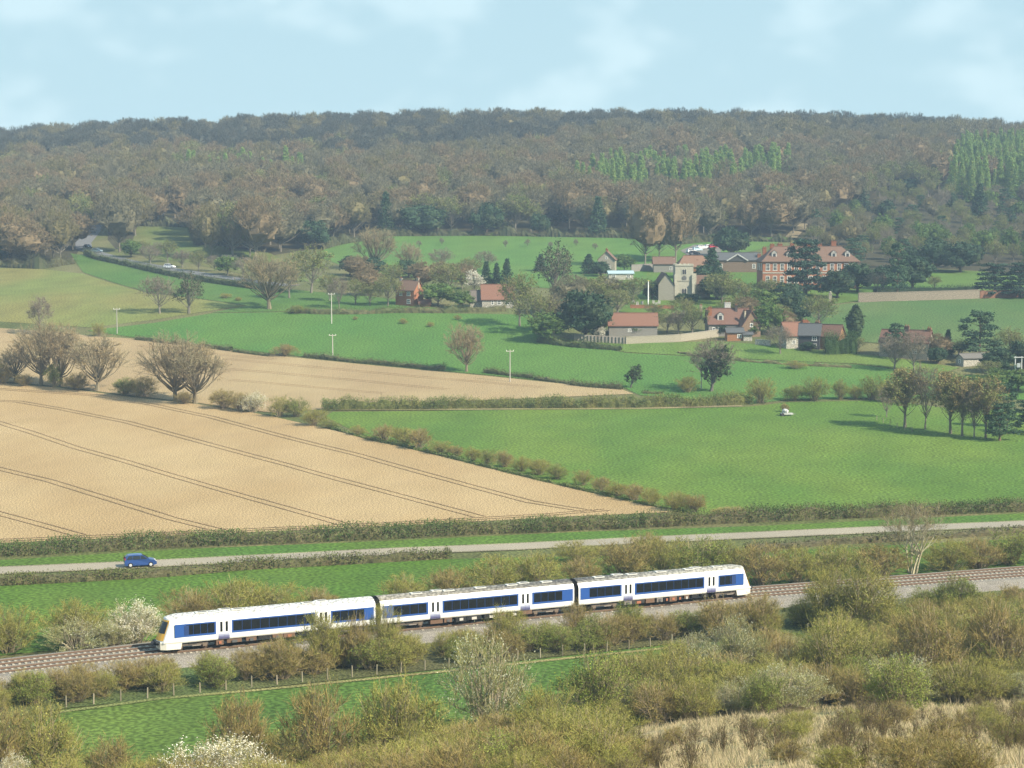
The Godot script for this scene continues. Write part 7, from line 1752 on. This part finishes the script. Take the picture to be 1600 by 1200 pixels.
func scrub() -> void:
	rng.seed = 41
	thicket("railside_bush", PackedVector2Array([Vector2(-60.2, -177.7), Vector2(-47.7, -181.4), Vector2(-41.8, -184.3), Vector2(-25.3, -192.5), Vector2(-6.6, -200.8), Vector2(4.0, -205.8), Vector2(16.6, -211.8), Vector2(17.0, -216.7), Vector2(4.1, -211.1), Vector2(-6.8, -206.1), Vector2(-25.9, -197.7), Vector2(-42.8, -189.1), Vector2(-61.7, -182.4)]), 2.9, ["thorn_bare", "thorn_olive", "thorn_bare", "thorn_green", "thorn_olive", "thorn_bare"], 2.3, 3.3, "bush in the scrub between the train and the post fence", "scrub between the railway and the post fence")
	thicket("trackside_scrub", PackedVector2Array([Vector2(16.9, -215.4), Vector2(28.9, -221.1), Vector2(44.6, -227.2), Vector2(79.9, -237.2), Vector2(76.7, -227.6), Vector2(43.0, -218.7), Vector2(28.1, -214.4), Vector2(20.8, -211.8)]), 3.2, ["thorn_bare", "thorn_olive", "thorn_bare", "thorn_olive", "thorn_green"], 2.0, 3.2, "bush in the scrub below the empty track at the right", "scrub below the empty track")
	thicket("thicket_bush", PackedVector2Array([Vector2(10.0, -190.9), Vector2(19.7, -200.5), Vector2(34.3, -209.5), Vector2(48.1, -216.0), Vector2(75.5, -224.0), Vector2(63.6, -188.0), Vector2(34.8, -176.5), Vector2(20.6, -165.1), Vector2(10.7, -162.5), Vector2(5.4, -165.1)]), 3.5, ["thorn_bare", "thorn_olive", "thorn_bare", "thorn_olive", "thorn_green", "thorn_pale", "thorn_olive"], 2.2, 4.0, "bush in the broad thicket at the lower right", "broad thicket at the lower right")
	thicket("hillfoot_bush", PackedVector2Array([Vector2(-51.5, -148.7), Vector2(-28.1, -154.9), Vector2(-24.0, -161.9), Vector2(-5.2, -159.4), Vector2(-2.2, -165.3), Vector2(5.2, -158.4), Vector2(6.5, -123.5), Vector2(2.6, -99.3), Vector2(-11.4, -115.2), Vector2(-45.7, -131.9)]), 3.4, ["thorn_bare", "thorn_olive", "thorn_bare", "thorn_olive", "thorn_bare", "thorn_green"], 2.4, 3.7, "bush in the thicket along the bottom of the picture", "thicket along the bottom of the picture")
	thicket("dry_plant", PackedVector2Array([Vector2(3.4, -103.5), Vector2(9.7, -147.8), Vector2(17.3, -150.1), Vector2(27.0, -158.3), Vector2(61.0, -180.2), Vector2(21.8, -64.1)]), 5.4, ["dead_stems"], 1.3, 2.6, "plant standing in the straw-coloured grass slope", "dry plants on the grass slope")
	thicket("slope_bush", PackedVector2Array([Vector2(3.3, -100.4), Vector2(9.5, -144.1), Vector2(16.8, -146.1), Vector2(26.2, -153.3), Vector2(59.7, -176.5), Vector2(21.1, -62.0)]), 8.0, ["thorn_olive", "thorn_bare", "thorn_olive", "thorn_bare"], 0.9, 1.9, "low bush growing in the straw-coloured grass slope", "low bushes on the grass slope")
	# straw grass on the slope
	var g := Geo.new()
	for i in 22:
		var p := Vector3(rng.randf_range(-0.35, 0.35), 0, rng.randf_range(-0.35, 0.35))
		var lean := Vector3(rng.randf_range(-0.3, 0.3), rng.randf_range(0.25, 0.6), rng.randf_range(-0.3, 0.3))
		g.twig(p, p + lean, 0.035, jit([Color(0.5, 0.415, 0.26), Color(0.42, 0.35, 0.21), Color(0.31, 0.31, 0.14)][rng.randi() % 3], 0.2), rng)
	var slope := PackedVector2Array([Vector2(2.7, -116.4), Vector2(9.4, -158.6), Vector2(17.8, -169.7), Vector2(30.2, -176.5), Vector2(63.6, -188.0), Vector2(23.3, -66.1), Vector2(3.3, -100.4)])
	var spots: Array = []
	var lo := slope[0]
	var hi := slope[0]
	for p in slope:
		lo = lo.min(p)
		hi = hi.max(p)
	while spots.size() < 8000:
		var p := Vector2(rng.randf_range(lo.x, hi.x), rng.randf_range(lo.y, hi.y))
		if Geometry2D.is_point_in_polygon(p, slope) and rng.randf() < clampf(0.7 + 1.6 * mottle_noise.get_noise_2d(p.x * 12.0, p.y * 8.0), 0.04, 1.0):
			spots.append(p)
	var mm := MultiMesh.new()
	mm.transform_format = MultiMesh.TRANSFORM_3D
	mm.mesh = g.mesh()
	mm.instance_count = spots.size()
	for i in spots.size():
		var s := rng.randf_range(0.7, 1.5)
		mm.set_instance_transform(i, Transform3D(Basis(Vector3.UP, rng.randf() * TAU).scaled(Vector3(s, s * rng.randf_range(0.6, 1.2), s)), on(spots[i])))
	var o := MultiMeshInstance3D.new()
	o.name = "straw_grass"
	o.multimesh = mm
	o.material_override = tinted("straw", 0.8, null, 1.0, 0.4)
	add_child(o)
	tag(o, "dry straw-coloured grass on the slope at the lower right", "grass", "", "stuff")


func small_things() -> void:
	rng.seed = 3
	# the post and wire fence between scrub and meadow
	for run in [[PackedVector2Array([Vector2(-41.9, -183.1), Vector2(-33.8, -187.1), Vector2(-25.1, -191.2), Vector2(-15.4, -195.5), Vector2(-6.5, -199.4), Vector2(3.3, -204.0), Vector2(17.2, -210.2)]), 2.6, "wooden post and wire fence along the long meadow below the train"], [PackedVector2Array([Vector2(32.7, -216.0), Vector2(35.6, -217.4), Vector2(42.8, -219.7)]), 2.1, "short piece of post fence at the right, under the tall olive bush"], [PackedVector2Array([Vector2(78.5, -424.8), Vector2(80.5, -413.4), Vector2(82.2, -405.4)]), 4.0, "row of thin fence posts left of the avenue trees in the pasture"]]:
		var pts := walk(run[0], run[1])
		var o := thing("wire_fence", on(pts[0]), 0.0, run[2], "fence")
		for i in pts.size():
			var g := Geo.new()
			var p := on(pts[i]) - o.position
			g.tube([p - Vector3(0, 0.3, 0), p + Vector3(rng.randf_range(-0.05, 0.05), rng.randf_range(1.0, 1.25), 0)], [0.08, 0.07], 6, jit(Color(0.27, 0.235, 0.165), 0.25))
			put("post", g.mesh(), tinted("ironwork"), o)
		for y in [0.5, 0.95]:
			var g := Geo.new()
			for i in pts.size() - 1:
				g.tube([on(pts[i], y) - o.position, on(pts[i + 1], y) - o.position], [0.005, 0.005], 3, Color(0.2, 0.19, 0.17))
			put("wire", g.mesh(), tinted("ironwork"), o)
	utility_pole(Vector2(-111.8, -560.8), 7.4, 0.2, "grey pole standing in the hedge right of the oaks, by the olive field")
	utility_pole(Vector2(-52.5, -576.8), 9.0, 0.1, "tall pole in the middle green field left of the brick house", 0.5)
	utility_pole(Vector2(-47.3, -522.0), 6.6, 0.1, "pole with a white crossarm at the far edge of the upper sown field", 0.45)
	utility_pole(Vector2(-0.5, -488.1), 8.0, 0.1, "pole standing alone in the point of the upper sown field", 0.4)
	utility_pole(Vector2(45.7, -477.0), 5.2, 0.1, "pole with a white crossarm in front of the wide ivy tree", 0.5)
	var o := thing("transformer_pole", on(Vector2(126.2, -493.0)), 0.0, "pair of grey poles with a crossbar and a transformer box at the right edge", "pole")
	for x in [-0.8, 0.8]:
		var g := Geo.new()
		g.tube([Vector3(x, -0.4, 0), Vector3(x, 5.6, 0)], [0.17, 0.13], 8, Color(0.5, 0.5, 0.48))
		put("post", g.mesh(), tinted("ironwork"), o)
	var bar := Geo.new()
	bar.box(Vector3(0, 5.4, 0.2), Vector3(2.4, 0.22, 0.16), Color(0.5, 0.5, 0.48))
	put("crossbar", bar.mesh(), tinted("ironwork"), o)
	bar = Geo.new()
	bar.box(Vector3(0, 3.4, 0.15), Vector3(0.8, 1.0, 0.6), Color(0.4, 0.42, 0.42))
	put("transformer", bar.mesh(), tinted("ironwork"), o)
	o = thing("water_trailer", on(Vector2(60.0, -432.2)), 0.1, "small white trailer with a rounded tank standing in the green pasture", "trailer")
	bar = Geo.new()
	bar.box(Vector3(0.2, 0.5, 0), Vector3(2.6, 0.32, 1.2), Color(0.8, 0.8, 0.78))
	bar.box(Vector3(1.8, 0.45, 0), Vector3(0.8, 0.1, 0.1), Color(0.3, 0.3, 0.3))
	put("bed", bar.mesh(), tinted("masonry"), o)
	bar = Geo.new()
	bar.lump(Vector3(-0.2, 1.05, 0), 0.75, 0.75, Color(0.82, 0.82, 0.8), rng, 10)
	put("tank", bar.mesh(), tinted("masonry"), o)
	for z in [-0.65, 0.65]:
		bar = Geo.new()
		bar.tube([Vector3(-0.9, 0.34, z), Vector3(-0.9, 0.34, z * 1.15)], [0.36, 0.36], 12, Color(0.02, 0.02, 0.02))
		bar.tube([Vector3(-0.9, 0.34, z * 1.15), Vector3(-0.9, 0.34, z * 1.16)], [0.36, 0.01], 12, Color(0.05, 0.05, 0.05))
		put("wheel", bar.mesh(), tinted("ironwork"), o)
	o = thing("log_pile", on(Vector2(-109.0, -764.2)), 0.15, "pile of pale felled logs on the grass among bare trees beyond the hill road", "logs")
	for i in 6:
		var g := Geo.new()
		var y := 0.4 if i < 4 else 1.05
		var z: float = -1.4 + 0.85 * (i if i < 4 else i - 3.5)
		g.tube([Vector3(-3.0 + rng.randf(), y, z), Vector3(3.0 + rng.randf(), y, z)], [0.42, 0.36], 8, jit(Color(0.6, 0.47, 0.3), 0.15))
		put("log", g.mesh(), tinted("ironwork"), o)
